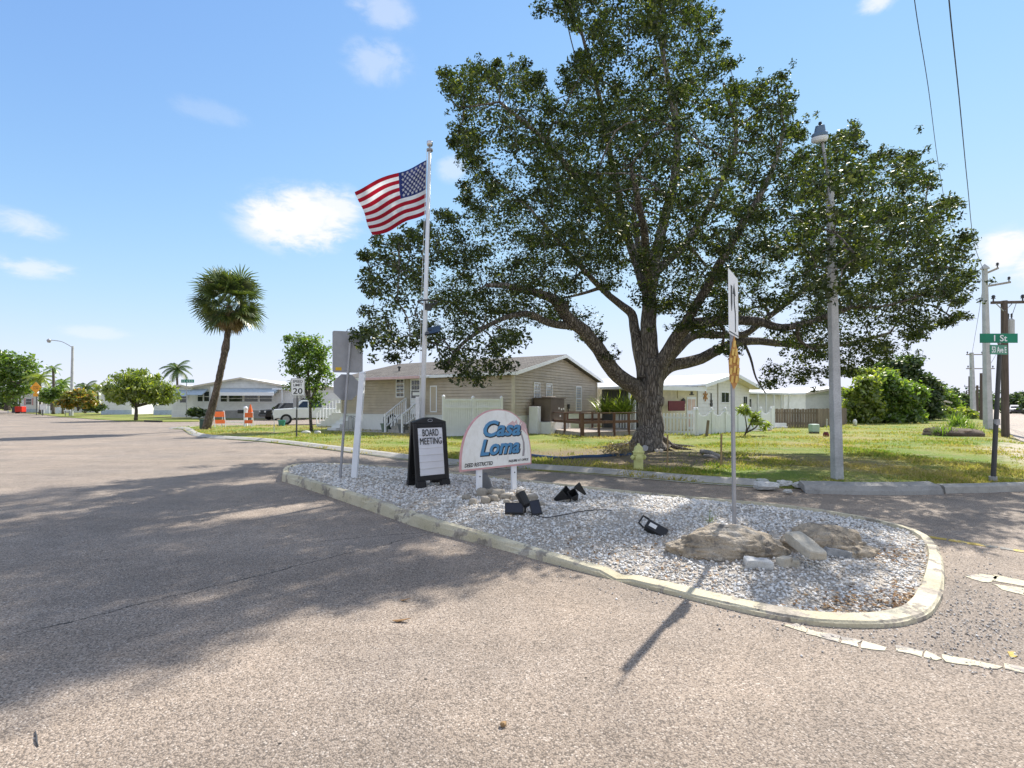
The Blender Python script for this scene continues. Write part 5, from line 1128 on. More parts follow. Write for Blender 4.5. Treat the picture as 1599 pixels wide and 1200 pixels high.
# ---------------------------------------------------------------- white awning house across the side street
D = 56.0; aM = frame(XD(345, D, 0), 0); aw_ = (455 - 345) / F * D
aM = frame(XD(300, D, 0)); W_ = (458 - 300) / F * D; k = D / F
def ax(px): return (px - 300) * k
def az(py): return CH - (py - HY) * k
t = plain_house('awning_house', 'long white house with awnings over a row of windows across the side street', aM, W_, 10, az(606), az(592), 'siding_w', 'grey_roof', oh=.5)
m = MB(aM); m.box2((ax(318), -.06, 0), (ax(428), -.023, .95)); m.obj('block_base', M_['brick_grey'], t)
for a_, b_ in ((345, 355), (358, 379), (382, 403), (406, 425)): window(t, aM, ax(a_), az(627.5), ax(b_) - ax(a_), az(617.5) - az(627.5), 'glass', bars=(0, 1), depth=.07)
m = MB(aM); m.prism([(ax(344), -.15, az(607)), (ax(344), -1.5, az(614)), (ax(344), -1.5, az(617)), (ax(344), -.15, az(611))], (ax(436) - ax(344), 0, 0)); q = m.obj('awning', M_['awning'], t)
m = MB(aM); m.box2((ax(343), -1.56, az(618.5)), (ax(437), -1.505, az(613.5))); m.obj('valance', M_['white'], q)
for a_, b_ in ((309, 317), (319, 327)): window(t, aM, ax(a_), az(627), ax(b_) - ax(a_), az(612) - az(627), 'glass', bars=(0, 1), depth=.06)
m = MB(aM); m.prism([(ax(303), -.1, az(608)), (ax(303), -1.3, az(617)), (ax(303), -1.3, az(618)), (ax(303), -.1, az(609.5))], (ax(326) - ax(303), 0, 0)); m.obj('awning', M_['awning'], t)
m = MB(aM); m.box2((ax(331), -.3, .1), (ax(338), -.1, az(604))); m.obj('front_post', M_['white'], t)
m = MB(aM); m.box2((ax(428), -.5, az(609)), (ax(470), 6, az(606.5))); m.obj('carport_roof', M_['white'], t)
m = MB(aM); m.cyl((ax(443), -.4, 0), (ax(443), -.4, az(609)), .06); m.obj('carport_post', M_['white'], t)
m = MB(aM); m.box2((ax(428), 5, .02), (ax(470), 5.2, az(609) - .02)); m.obj('carport_back', M_['white_dirty'], t)
# left wing with a second awning
wM = frame(XD(268, 60, 0)); k2 = 60 / F
t2 = plain_house('white_wing', 'white side wing with a slanting awning left of the awning house', wM, (302 - 268) * k2, 6, CH + 26 * k2, CH + 29 * k2, 'siding_w', 'grey_roof', wins=[(1.0, CH + 3 * k2, .8, .9, 'glass')])
m = MB(wM); m.prism([(.5, -.1, 3.3), (.5, -1.2, 2.6), (.5, -1.2, 2.52), (.5, -.1, 3.2)], (1.9, 0, 0)); m.obj('awning', M_['awning'], t2)
plain_house('white_garage', 'white house with a flat front and blue skirting behind the lamp post', frame(XD(158, 78, 0)), (206 - 158) / F * 78, 9, 3.6, 4.2, 'siding_w', 'grey_roof', skirt='blue_skirt', wins=[(1.7, 1.9, 1.2, .7, 'glass')])
plain_house('white_garage', 'white house end nearest the round tree with a window', frame(XD(240, 75, 0)), 3.2, 8, 3.0, 3.5, 'siding_w', 'grey_roof', skirt='blue_skirt', wins=[(.8, 1.5, 1.0, .8, 'glass')])
c_ = plain_house('cottage', 'white cottage with a dark porch and pink shuttered window at the far left', frame(XD(32, 98, 0)), 3.4, 9, 3.6, 4.1, 'siding_w', 'grey_roof', skirt='blue_skirt', wins=[(1.1, 1.6, 1.0, 1.1, 'glass')])
m = MB(frame(XD(32, 98, 0))); m.box2((.75, -.06, 1.5), (1.0, -.025, 2.8)); m.box2((2.2, -.06, 1.5), (2.45, -.025, 2.8)); m.obj('shutter', M_['pink_edge'], c_)
m = MB(frame(XD(18, 99, 0))); m.box2((-2.5, -.5, 3.2), (1.9, 5, 3.4)); q = m.obj('porch_roof', M_['white'], c_); m = MB(frame(XD(18, 99, 0))); m.box2((-2.4, 2.5, 0), (1.7, 2.7, 3.2)); m.obj('porch_screen', M_['grey_dark'], q); m = MB(frame(XD(18, 99, 0))); [m.box2((x, -.3, 0), (x + .12, -.2, 3.2)) for x in (-2.3, -.5, 1.5)]; m.obj('porch_post', M_['white'], q)
m = MB(); 
for i in range(5): m.box2((XD(62 + i * 8, 86).x, 86, .1), (XD(69 + i * 8, 86).x, 86.06, 1.35))
tag(m.obj('white_yard_fence', M_['white'], bevel=.01), 'low white yard fence behind the shrubs near the diamond sign', 'fence')
plain_house('white_house', 'long white house half hidden by palms beside the street lamp', frame(XD(66, 96, 0)), 10.0, 8, 3.4, 4.3, 'siding_w', 'grey_roof', wins=[(2, 1.5, 1, 1, 'glass'), (6, 1.5, 1, 1, 'glass')])
# white porch rail of the neighbour left of the tan house
pM = frame_dir(xy(497, 35), Vector((1, -.15, 0))); t = root('porch_steps', 'white porch steps with railings next to the young tree', 'steps', xy(505, 35))
m = MB(pM)
for i in range(4): m.box2((-.1 + .28 * i, 0, .05), (.18 + .28 * i - .003, 1.1, .3 + .2 * i))
m.box2((1.02, 0, .05), (3.0, 1.1, 1.05)); m.obj('tread_block', M_['skirt'], t)
m = MB(pM); m.bar((-.1, -.02, 1.1), (1.1, -.02, 1.95), .06, .09); m.bar((1.1, -.02, 1.95), (3, -.02, 1.95), .06, .09)
for i in range(14): x = -.1 + i * .23; z1 = min(1.95, 1.1 + (x + .1) * .71); m.box2((x - .025, -.045, max(.1, z1 - .95)), (x + .025, .004, z1))
m.obj('railing', M_['white'], t)
m = MB(pM); m.box2((1.35, -.09, 1.25), (2.0, -.05, 1.7)); m.obj('notice_board', M_['white_dirty'], t)
plain_house('grey_white_house', 'pale house behind the white pickup and the young tree', frame(XD(470, 58, 0)), 6.0, 8, 3.0, 3.6, 'siding_w', 'grey_roof', wins=[(1.2, 1.4, 1.1, 1.0, 'glass')])
# ---------------------------------------------------------------- flagpole, flag
fb = G(657, 748, .17); fb.z = mz(fb.x, fb.y) - .02; fD = fb.y
ft = P(671, 236, fD)
t = root('flagpole', 'tall white flagpole with ball top and light ring standing behind the letter board', 'flagpole', fb)
m = MB(); m.tube([fb, fb.lerp(ft, .5), ft], [.052, .046, .032], 16); m.obj('pole', M_['pole_white'], t, smooth=True)
m = MB(); m.lathe([(.03, -.02), (.062, 0), (.062, .03), (.03, .05), (.012, .07), (.012, .1)], 14, ft); m.obj('truck_cap', M_['alu'], t)
m = MB(); m.rock(ft + Vector((0, 0, .14)), (.13, .13, .13), 1, 0, 2); m.obj('finial', M_['chrome'], t, smooth=True)
rc = P(668, 472, fD); m = MB(); m.tube([rc + Vector((.19 * math.cos(a), .19 * math.sin(a), 0)) for a in [2 * PI * i / 28 for i in range(29)]], .016, 6, False)
for k in range(3): a = k * 2.09 + .4; m.bar(rc + Vector((.05 * math.cos(a), .05 * math.sin(a), -.12)), rc + Vector((.19 * math.cos(a), .19 * math.sin(a), 0)), .014)
m.lathe([(.07, -.16), (.07, -.04)], 12, rc); m.tube(smooth_path([rc + Vector((-.17, -.02, -.01)), rc + Vector((-.24, -.02, -.2)), rc + Vector((-.16, -.02, -.34)), rc + Vector((-.06, -.02, -.5))], 4), .008, 5); m.obj('light_ring', M_['grey_dark'], t)
sc_ = P(676, 516, fD); m = MB(); m.box(sc_, (.30, .36, .02), Matrix.Rotation(-.22, 3, 'Y') @ Matrix.Rotation(.5, 3, 'X')); m.bar(sc_ + Vector((-.1, 0, -.04)), sc_ + Vector((-.02, 0, 0)), .03); m.obj('solar_panel', M_['solar'], t)
m = MB(); o_ = Vector((-.05, -.045, 0)); m.tube([fb.lerp(ft, .12) + o_, fb.lerp(ft, .5) + o_ * 1.4, ft + o_], .005, 4); m.obj('halyard', M_['white_dirty'], t)
# pole banner cylinder low on the pole
c_ = P(655, 645, fD); m = MB(); m.box(P(652, 640, fD - .08), (.07, .03, .5)); m.obj('name_tag', M_['white_dirty'], t)
hT, hB, fT, fB = P(666.5, 250, fD), P(664.5, 335, fD), P(553, 297, fD - .35), P(581.5, 368, fD - .15)
NU, NV = 52, 39
def flag_pt(u, v):
    a = hT.lerp(hB, v); b = fT.lerp(fB, v); p = a.lerp(b, u); s_ = math.sin(PI * u)
    p = p + Vector((0, .07 * math.sin(u * 7.5 + v * 2.2) * min(1, u * 3), 0)) + Vector((0, 0, .012 * math.sin(u * 5.2 + v) * u - .02 * s_))
    return p + Vector((.015 * math.sin(v * 9 + u * 4) * u, 0, 0))
m = MB(); vs = [flag_pt(i / NU, j / NV) for j in range(NV + 1) for i in range(NU + 1)]; fs = []; mi = []
for j in range(NV):
    for i in range(NU):
        fs.append((j * (NU + 1) + i, j * (NU + 1) + i + 1, (j + 1) * (NU + 1) + i + 1, (j + 1) * (NU + 1) + i)); st_ = j // 3
        mi.append(2 if (i < NU * .4 and j < 21) else (0 if st_ % 2 == 0 else 1))
m.add(vs, fs); m.mi = mi
def fl_n(u, v): a = flag_pt(u + .01, v) - flag_pt(u - .01, v); b = flag_pt(u, v + .01) - flag_pt(u, v - .01); return a.cross(b).normalized(), a.normalized(), b.normalized()
for row in range(9):
    for cidx in range(6 if row % 2 == 0 else 5):
        u = (.4 * NU // 1 / NU) * ((cidx * 2 + 1 + (row % 2)) / 12); v = (21 / NV) * (row + 1) / 10; n_, a_, b_ = fl_n(u, v); c_ = flag_pt(u, v)
        for sg in (-1, 1):
            pts = [c_ + n_ * .004 * sg + (a_ * math.sin(k * PI / 5) + -b_ * math.cos(k * PI / 5)) * (.038 if k % 2 == 0 else .016) for k in range(10)]
            m.cur = 1; m.add([c_ + n_ * .004 * sg] + pts, [(0, k + 1, (k + 1) % 10 + 1) for k in range(10)])
o = m.obj('flag', [M_['flag_red'], M_['flag_white'], M_['flag_blue']], smooth=True); tag(o, 'red white and blue American flag flying to the left of the tall pole', 'flag')
for nm in ('flag_red', 'flag_white', 'flag_blue'):
    nt = M_[nm].node_tree; b = nt.nodes['Principled BSDF']; tr = nt.nodes.new('ShaderNodeBsdfTranslucent'); mx = nt.nodes.new('ShaderNodeMixShader'); mx.inputs[0].default_value = .45
    nt.links.new(b.inputs['Base Color'].links[0].from_socket, tr.inputs['Color']); nt.links.new(b.outputs[0], mx.inputs[1]); nt.links.new(tr.outputs[0], mx.inputs[2]); nt.links.new(mx.outputs[0], nt.nodes['Material Output'].inputs['Surface'])

# ---------------------------------------------------------------- sandwich letter board
def isl_pt(px, py, dz=0):
    q = G(px, py, .17); 
    for _ in range(3): q = G(px, py, mz(q.x, q.y))
    return q + Vector((0, 0, dz))
bl, br = isl_pt(649, 763), isl_pt(700, 757); u = (br - bl); u.z = 0; bw = u.length; u.normalize(); nrm = Vector((u.y, -u.x, 0)); zb_ = (bl.z + br.z) / 2 - .01
t = root('letter_board', 'black framed sandwich letter board announcing a board meeting', 'sandwich board', Vector(((bl.x + br.x) / 2, (bl.y + br.y) / 2, zb_)))
bH = 1.17
def bpt(side, x, z, off=0):               # x along, z up the sloping face
    lean = .13 * (1 - z / bH); q = bl + u * x + nrm * (side * (lean) - .13 + side * off); return Vector((q.x, q.y, zb_ + z))
FT = .05
for side in (1, -1):
    m = MB()
    def slab(x0, x1, z0, z1, t0=0, t1=FT): m.add([bpt(side, x, z, o_) for o_ in (t0, t1) for x, z in ((x0, z0), (x1, z0), (x1, z1), (x0, z1))], [(0, 1, 2, 3), (7, 6, 5, 4), (0, 4, 5, 1), (1, 5, 6, 2), (2, 6, 7, 3), (3, 7, 4, 0)])
    e = .075
    slab(0, e, .0, bH - .1); slab(bw - e, bw, .0, bH - .1); slab(e, bw - e, .12, .20); slab(e, bw - e, bH - .17, bH - .1); slab(e, bw - e, .201, bH - .171, .002, .02)
    slab(.0, .17, -.02, .119, -.01, FT + .02); slab(bw - .17, bw, -.02, .119, -.01, FT + .02)
    k = [bpt(side, x, z, 0) for x, z in ((.0, bH - .1), (bw, bH - .1), (bw, bH - .07), (bw * .62, bH), (bw * .38, bH), (0, bH - .07))]; m.prism(k, nrm * side * FT)
    m.obj('frame', M_['black'], t, bevel=.008)
    m = MB(); slab(e + .004, bw - e - .004, .205, bH - .175, .022, .034); fc = m.obj('face_panel', M_['white'], t)
    m = MB()
    for i in range(1, 7): z = .205 + (bH - .38) * i / 7; slab(e + .006, bw - e - .006, z - .003, z + .003, .0345, .041)
    m.obj('letter_track', M_['white_dirty'], fc)
    if side == 1:
        for s_, z, wd, hh_ in (('BOARD', .915, .31, .118), ('MEETING', .775, .42, .112)):
            c_ = bpt(1, bw / 2, z, .045); upv = bpt(1, 0, 1) - bpt(1, 0, 0); text_part('lettering', s_, M_['ink'], fc, plane_matrix(c_, u, upv), width=wd, height=hh_, bold=0, ext=.002)
        c_ = bpt(1, bw / 2, bH - .05, FT + .002); m = MB(); R3 = plane_matrix(c_, u, bpt(1, 0, 1) - bpt(1, 0, 0)).to_3x3()
        m.tube([c_ + R3 @ Vector((.045 * math.cos(a), .022 * math.sin(a), 0)) for a in [2 * PI * i / 20 for i in range(21)]], .005, 5, False); m.obj('handle_badge', M_['alu'], t)
# ---------------------------------------------------------------- entrance sign
SL = Vector((-.79, 7.62, .60)); SR = Vector((.305, 8.62, .62)); u = SR - SL; u.z = 0; sw = u.length; u.normalize(); n_ = Vector((u.y, -u.x, 0)); up = Vector((0, 0, 1))
t = root('entrance_sign', 'white arched entrance sign with blue lettering and pink edge on two white posts', 'sign', Vector(((SL.x + SR.x) / 2, (SL.y + SR.y) / 2, .2)))
sH = .925
def arch(sc=1.0, dz=0.0):
    pts = [(0 + (1 - sc) * sw / 2, dz), ]
    for i in range(41):
        a = PI * i / 40; c, s_ = math.cos(a), math.sin(a); x = -math.copysign(abs(c) ** .92, c); z = abs(s_) ** .82
        pts.append((sw / 2 + x * sw / 2 * sc, .03 + (z * (sH - .03)) * (1 - (1 - sc) * 1.05) + dz * .6))
    pts.append((sw - (1 - sc) * sw / 2, dz)); return pts
def S3(x, z, o_=0): return SL + u * x + up * z + n_ * o_
m = MB(); m.prism([S3(x, z, 0) for x, z in arch()], n_ * .03); bd = m.obj('board', M_['pink_edge'], t)
m = MB(); m.prism([S3(x, z, .0305) for x, z in arch(.965, .028)], n_ * .004); m.obj('face', M_['sign_face'], bd)
def sgn(s_, x, z, wd, h, mat, sh=0, bold=0, o_=.036, rot=0): text_part('lettering', s_, M_[mat], bd, plane_matrix(S3(x * sw, z, o_), u, up + u * rot), width=wd * sw, height=h, shear=sh, bold=bold, ext=.0015)
for s_, x, z, wd, h in (('Casa', .56, .625, .53, .255), ('Loma', .53, .335, .56, .25)):
    sgn(s_, x + .012, z - .012, wd + .02, h + .012, 'ink', .28, .006, .0365); sgn(s_, x, z, wd, h, 'blue_letter', .28, .0028, .0405)
sgn('DEED RESTRICTED', .24, .085, .37, .06, 'ink', .15, .0022); sgn('INQUIRE AT OFFICE', .80, .085, .30, .045, 'ink', .15, .002)
# faded pink palm painted at the right of the board
m = MB()
def sheet(pts, o_): m.prism([S3(x * sw, z, o_) for x, z in pts], n_ * .0012)
for k, (a, L) in enumerate(((2.9, .30), (2.45, .34), (1.9, .30), (1.35, .28), (.75, .26), (.1, .24), (3.35, .30), (-.5, .22), (3.8, .24))):
    c0_ = (.80, .60); pts = []
    e1 = (c0_[0] + math.cos(a) * L / sw * 1.0, c0_[1] + math.sin(a) * L * .55 - .05); mid = ((c0_[0] + e1[0]) / 2, (c0_[1] + e1[1]) / 2 + .07)
    if e1[0] > .945: e1 = (.945, e1[1])
    sheet([c0_, (mid[0], mid[1] + .035), e1, (mid[0], mid[1] - .045)], .035 + k * .00005)
m.obj('painted_fronds', M_['pinkish'], bd)
m = MB(); pa = [(.80, .60), (.845, .5), (.875, .38), (.88, .26), (.868, .15)]
for i, ((x0, z0), (x1, z1)) in enumerate(zip(pa[:-1], pa[1:])): w = .010 + .002 * i; sheet([(x0 - w, z0), (x0 + w, z0), (x1 + w, z1), (x1 - w, z1)], .0354)
m.obj('painted_trunk', M_['greyink'], bd)
for px, py, nm in ((745, 779, 0), (799, 771, 0)):
    x = {745: .27, 799: .76}[px] * sw; q = S3(x, 0, -.02); g = mz(q.x, q.y); m = MB(); R3 = Matrix.Rotation(math.atan2(u.y, u.x), 3, 'Z'); m.box((q.x, q.y, (g - .05 + SL.z + .5) / 2), (.095, .038 if False else .04, SL.z + .55 - g), R3); m.obj('post', M_['white'], t)
    m = MB(); c_ = S3(x, -.11, .001); m.lathe([(.012, 0), (.008, .008)], 8, c_, plane_matrix(c_, u, up).to_3x3()); m.obj('bolt', M_['grey_dark'], t)

# ---------------------------------------------------------------- rocks and boulders
grp = 'rocks round the sign posts'; lab_r = [
 ((752, 772, 20, 14, 13), 'rounded tan rock behind the left sign post'), ((738, 786, 15, 11, 10), 'small brown rock in front of the left sign post'), ((758, 784, 17, 13, 12), 'square tan rock just right of the left sign post'),
 ((771, 782, 13, 13, 12), 'narrow dark brown rock in the middle of the pile'), ((778, 774, 24, 14, 14), 'broad pale tan rock in the centre of the pile'), ((772, 768, 18, 10, 10), 'tan rock at the back of the pile'),
 ((790, 778, 20, 11, 11), 'long pale rock at the foot of the right sign post'), ((791, 785, 12, 9, 9), 'small round rock in front of the long pale one'), ((805, 779, 14, 10, 10), 'brown rock just right of the right sign post'),
 ((813, 770, 16, 9, 9), 'grey rock at the right end of the pile'), ((832, 780, 18, 12, 8), 'pale flat rock right of the pile beside the lamp'), ((846, 788, 14, 8, 8), 'low white rock next to the pair of black lights'),
 ((728, 778, 16, 9, 9), 'tan rock at the left end of the pile'), ((762, 770, 14, 10, 10), 'rounded grey brown rock leaning on the dark slab')]
for i, ((px, py, w, h_, d_), lb) in enumerate(lab_r):
    q = isl_pt(px, py + 3); k = q.y / F; m = MB(); m.rock(q + Vector((0, .03, h_ * k * .38)), (w * k, d_ * k * 1.3, h_ * k * 1.1), i + 2, .22, 3, Matrix.Rotation(i * 1.3, 3, 'Z') if w < 16 else None); tag(m.obj('rock', M_['river'], smooth=True), lb, 'rock', grp)
q = isl_pt(757, 766); m = MB(); m.rock(q + Vector((0, .05, .12)), (.20, .09, .34), 31, .14, 3, Matrix.Rotation(-.35, 3, 'Y')); tag(m.obj('rock', M_['planter'], smooth=True), 'dark grey upright slab behind the left sign post', 'rock', grp)
def boulder(label, px, py, w_px, h_px, dep, seed, mat='boulder', rz=0, tilt=0, peak=.5):
    q = isl_pt(px, py); k = q.y / F; m = MB(); dv = (w_px * k, dep, h_px * k * 2.1)
    bm = bmesh.new(); bmesh.ops.create_icosphere(bm, subdivisions=6, radius=1); vs = []; so = Vector((seed * 3.7, seed, 0)); R3 = Matrix.Rotation(tilt, 3, 'Y') @ Matrix.Rotation(rz, 3, 'Z')
    for v in bm.verts:
        c = v.co.copy(); n3 = c.normalized(); x = c.x; rid = 1 - .42 * abs(x - (peak * 2 - 1)) ** 1.3           # a ridge that falls away to both ends
        c.z *= max(.25, rid) * (1 + .18 * mnoise.noise(c * 1.2 + so)); c.y *= .75 + .25 * rid
        c.x = math.copysign(abs(c.x) ** .9, c.x)
        dsp = .20 * mnoise.noise(c * 1.5 + so) + .10 * abs(mnoise.noise(Vector((c.x * 1.6, c.y * 2, c.z * 5)) + so)) + .06 * (abs(mnoise.noise(c * 3.4 + so)) - .2) + .05 * mnoise.noise(c * 6 + so) + .014 * mnoise.noise(c * 13 + so) + .005 * mnoise.noise(c * 30 + so)
        vd = mnoise.voronoi(c * 1.9 + so)[0]; dsp += .16 * min(.45, vd[1] - vd[0]) - .04
        c += n3 * dsp; c = Vector((c.x * dv[0] / 2, c.y * dv[1] / 2, c.z * dv[2] / 2)); vs.append(R3 @ c + q + Vector((0, dep * .42, h_px * k * .10)))
    fs = [tuple(v.index for v in f.verts) for f in bm.faces]; bm.free(); m.add(vs, fs); return tag(m.obj('boulder', M_[mat], smooth=True), label, 'boulder', 'boulders at the island end')
boulder('long grey and tan limestone boulder left of the broken concrete block', 1148, 874, 192, 36, .55, 41, tilt=.06, peak=.55)
boulder('mossy brown limestone boulder behind the broken concrete block', 1314, 868, 160, 33, .50, 57, tilt=.05, peak=.4)
def cblock(name, label, p, d, R, mat='block', seed=1, cat='block'):
    bm = bmesh.new(); bmesh.ops.create_cube(bm, size=1); bmesh.ops.subdivide_edges(bm, edges=bm.edges[:], cuts=6, use_grid_fill=True); m = MB(); vs = []
    for v in bm.verts:
        c = v.co; k = 1 - .05 * (abs(c.x) > .45 and abs(c.y) > .45) - .05 * (abs(c.z) > .45 and (abs(c.x) > .45 or abs(c.y) > .45)); c = c * k
        c = Vector((c.x * d[0], c.y * d[1], c.z * d[2])); c += Vector([mnoise.noise(c * 9 + Vector((seed * 5 + i * 3, 0, 0))) for i in range(3)]) * .014 + Vector([mnoise.noise(c * 28 + Vector((seed * 5 + i * 3, 0, 0))) for i in range(3)]) * .006; vs.append(R @ c + Vector(p))
    fs = [tuple(v.index for v in f.verts) for f in bm.faces]; bm.free(); m.add(vs, fs); return tag(m.obj(name, M_[mat]), label, cat)
q = isl_pt(1262, 880); a_, b_ = P(1236, 836, 5.0), P(1276, 868, 4.62)
dv = (b_ - a_); R3 = Matrix((dv.normalized(), Vector((0, 0, 1)).cross(dv).normalized(), dv.normalized().cross(Vector((0, 0, 1)).cross(dv).normalized()))).transposed()
cblock('concrete_block', 'pale rectangular broken concrete block leaning across the two boulders', (a_ + b_) / 2 + Vector((0, -.02, .0)), (dv.length * 1.02, .165, .10), R3, 'block', 2)
q = isl_pt(1188, 890); cblock('concrete_block', 'flat white concrete chunk lying in front of the long boulder', q + Vector((0, .06, .04)), (.23, .14, .08), Matrix.Rotation(-.12, 3, 'Z') @ Matrix.Rotation(.06, 3, 'Y'), 'white_chunk', 3)
q = isl_pt(1228, 887); cblock('concrete_block', 'small tan concrete lump beside the flat white chunk', q + Vector((0, .05, .04)), (.11, .1, .085), Matrix.Rotation(.4, 3, 'Z'), 'block', 5); q = isl_pt(1246, 888); cblock('concrete_block', 'tiny tan concrete lump touching the leaning block', q + Vector((0, .05, .035)), (.075, .08, .07), Matrix.Rotation(-.3, 3, 'Z'), 'block', 6)
q = isl_pt(1312, 872); cblock('concrete_block', 'blue grey cylinder shaped concrete piece right of the leaning block', q + Vector((0, .06, .04)), (.26, .11, .09), Matrix.Rotation(.22, 3, 'Y') @ Matrix.Rotation(.1, 3, 'Z'), 'blue_stone', 7)
q = isl_pt(1172, 893); cblock('concrete_block', 'thin tan stone slip under the flat white chunk', q + Vector((-.02, .05, .012)), (.12, .08, .03), Matrix.Rotation(.1, 3, 'Z'), 'block', 8)
# ---------------------------------------------------------------- black garden lights
def spot(label, p, heads, group='black garden lights on the gravel'):
    t = root('garden_light', label, 'garden light', p, group)
    m = MB(); m.cyl(p + Vector((0, 0, -.05)), p + Vector((0, 0, .10)), .014); m.obj('stake', M_['black'], t)
    for (dx, dy, dz, R3, kind, s_) in heads:
        c = p + Vector((dx, dy, dz)); m = MB()
        if kind == 'can': 
            m.lathe([(.03 * s_, -.09 * s_), (.055 * s_, -.06 * s_), (.06 * s_, .09 * s_), (.052 * s_, .09 * s_), (.05 * s_, .07 * s_)], 14, c, R3); o = m.obj('lamp_head', M_['black'], t); m = MB(); m.lathe([(.045 * s_, .071 * s_), (.001, .073 * s_)], 14, c, R3); m.obj('lens', M_['lens'], o)
        elif kind == 'cone': m.lathe([(.02 * s_, -.09 * s_), (.075 * s_, .08 * s_), (.065 * s_, .08 * s_), (.02 * s_, -.06 * s_)], 4, c, R3); m.obj('lamp_head', M_['black'], t)
        else: 
            m.box(c, (.16 * s_, .10 * s_, .03 * s_) if kind == 'box' else (.11 * s_, .16 * s_, .02), R3); o = m.obj('solar_panel' if kind == 'panel' else 'lamp_head', M_['black'], t, bevel=.004); m = MB(); m.box(c + R3 @ Vector((0, 0, .0115 if kind == 'panel' else .0165 * s_)), (.09 * s_, .14 * s_, .002) if kind == 'panel' else (.14 * s_, .08 * s_, .002), R3); m.obj('panel_face', M_['solar'], o)
    return t
RX = lambda a: Matrix.Rotation(a, 3, 'X'); RY = lambda a: Matrix.Rotation(a, 3, 'Y'); RZ = lambda a: Matrix.Rotation(a, 3, 'Z')
p = isl_pt(820, 802); spot('pair of black solar spotlights with can head right of the rock pile', p, [(-.02, .02, .17, RY(-.5) @ RX(-.3), 'can', 1.15), (-.14, -.04, .07, RX(.95), 'box', 1.5), (.13, -.05, .085, RX(.95) @ RZ(.2), 'panel', 1.25)])
p = isl_pt(890, 784); spot('black spotlight cluster with angular shades near the back kerb', p, [(-.12, .0, .09, RY(.9) @ RX(.6) @ RZ(.785), 'cone', 1.5), (.06, -.02, .08, RY(-.5) @ RX(.8) @ RZ(.785), 'cone', 1.2), (.16, .03, .17, RY(-.75) @ RZ(.785), 'cone', 1.05)])
m = MB(); q = isl_pt(887, 783); m.rock(q + Vector((0, -.03, .03)), (.09, .08, .09), 61, .2, 3); tag(m.obj('rock', M_['shell'], smooth=True), 'single white rock between the angular black spotlights', 'rock')
p = isl_pt(1026, 836); t = root('flood_light', 'black box floodlight with a white label lying tipped on the gravel', 'floodlight', p)
R3 = RZ(-.5) @ RY(.42) @ RX(.7); m = MB(); m.box(p + Vector((0, .04, .05)), (.24, .12, .085), R3); o = m.obj('housing', M_['black'], t, bevel=.008)
m = MB(); m.box(p + Vector((0, .04, .05)) + R3 @ Vector((-.045, 0, .044)), (.085, .05, .002), R3); m.obj('label_plate', M_['white_dirty'], o); m = MB(); m.tube([p + Vector((0, .04, .05)) + R3 @ Vector((-.12, -.07, .02)), p + Vector((0, .04, .05)) + R3 @ Vector((-.19, -.06, .05)), p + Vector((0, .04, .05)) + R3 @ Vector((-.19, .05, .05)), p + Vector((0, .04, .05)) + R3 @ Vector((-.12, .065, .02))], .012, 6); m.obj('bracket', M_['black'], t)
m = MB(); pth = [isl_pt(x, y, .03) for x, y in ((826, 803), (848, 812), (880, 808), (905, 803), (935, 800), (955, 801))]; m.tube(smooth_path(pth, 5), .006, 5); tag(m.obj('cable', M_['ink'], smooth=True), 'thin black cable trailing over the gravel from the paired spotlights', 'cable')
# weed on the island
spiky('weed', 'thin green weed growing by the back kerb left of the tall sign post', 'plant', 1108, 815, 16, .22, 'leaf_g', 31, z=.2, w=.006, spread=.04)
# ---------------------------------------------------------------- signs on posts
def u_post(m, a, b, s_=.05): m.bar(a, b, s_, s_ * .6)
# keep-right sign, nearly edge-on, at the near end
b = isl_pt(1147, 833); b.z -= .03; pt = P(1141.5, 428, b.y)
t = root('road_sign', 'tall white road sign with a curving black arrow seen nearly edge on by the boulders', 'road sign', b)
m = MB(); m.bar(b, pt, .042, .03); 
for i in range(46): q = b.lerp(pt, (i + 1) / 50)
m.obj('post', M_['galv'], t)
m = MB()
for i in range(58): q = b.lerp(pt, (i + .8) / 60); m.box(q + Vector((0, -.0165, 0)), (.012, .004, .014))
m.obj('post_hole', M_['grey_dark'], t)
D1 = b.y - .30; D2 = D1 * 1.105; c1_ = P(1135, 419, D1); c2_ = P(1150, 437, D2); c3_ = P(1136, 521, D1); 
e1 = (c2_ - c1_); e2 = (c3_ - c1_); wS, hS = e1.length, e2.length; e1.normalize(); e2.normalize(); nS = e1.cross(e2).normalized()
if nS.dot(Vector((0, 0, CH)) - c1_) < 0: nS = -nS
c1_ = c1_ + nS * (nS.dot(b.lerp(pt, .75) - c1_) + .024)
def SG(a, v, o_=0): return c1_ + e1 * a * wS + e2 * v * hS + nS * o_
m = MB(); m.prism([SG(a, v, -.004) for a, v in ((.02, 0), (.98, 0), (1, .015), (1, .985), (.98, 1), (.02, 1), (0, .985), (0, .015))], nS * .004); pl_ = m.obj('sign_plate', M_['white'], t)
m = MB()
def sg(pts, o_=.0005): m.prism([SG(a, v, o_) for a, v in pts], nS * .001)
sg([(.50, .30), (.60, .30), (.62, .45), (.72, .62), (.72, .92), (.62, .92), (.62, .65), (.50, .46)]); sg([(.40, .33), (.55, .14), (.72, .33)])
sg([(.2, .22), (.36, .22), (.36, .5), (.30, .62), (.26, .62), (.2, .5)]); sg([(.03, .955), (.97, .955), (.97, .975), (.03, .975)]); m.obj('arrow', M_['ink'], pl_)
t = root('object_marker', 'amber reflector object marker hanging below the edge-on white sign', 'marker', P(1145, 560, b.y - .06))
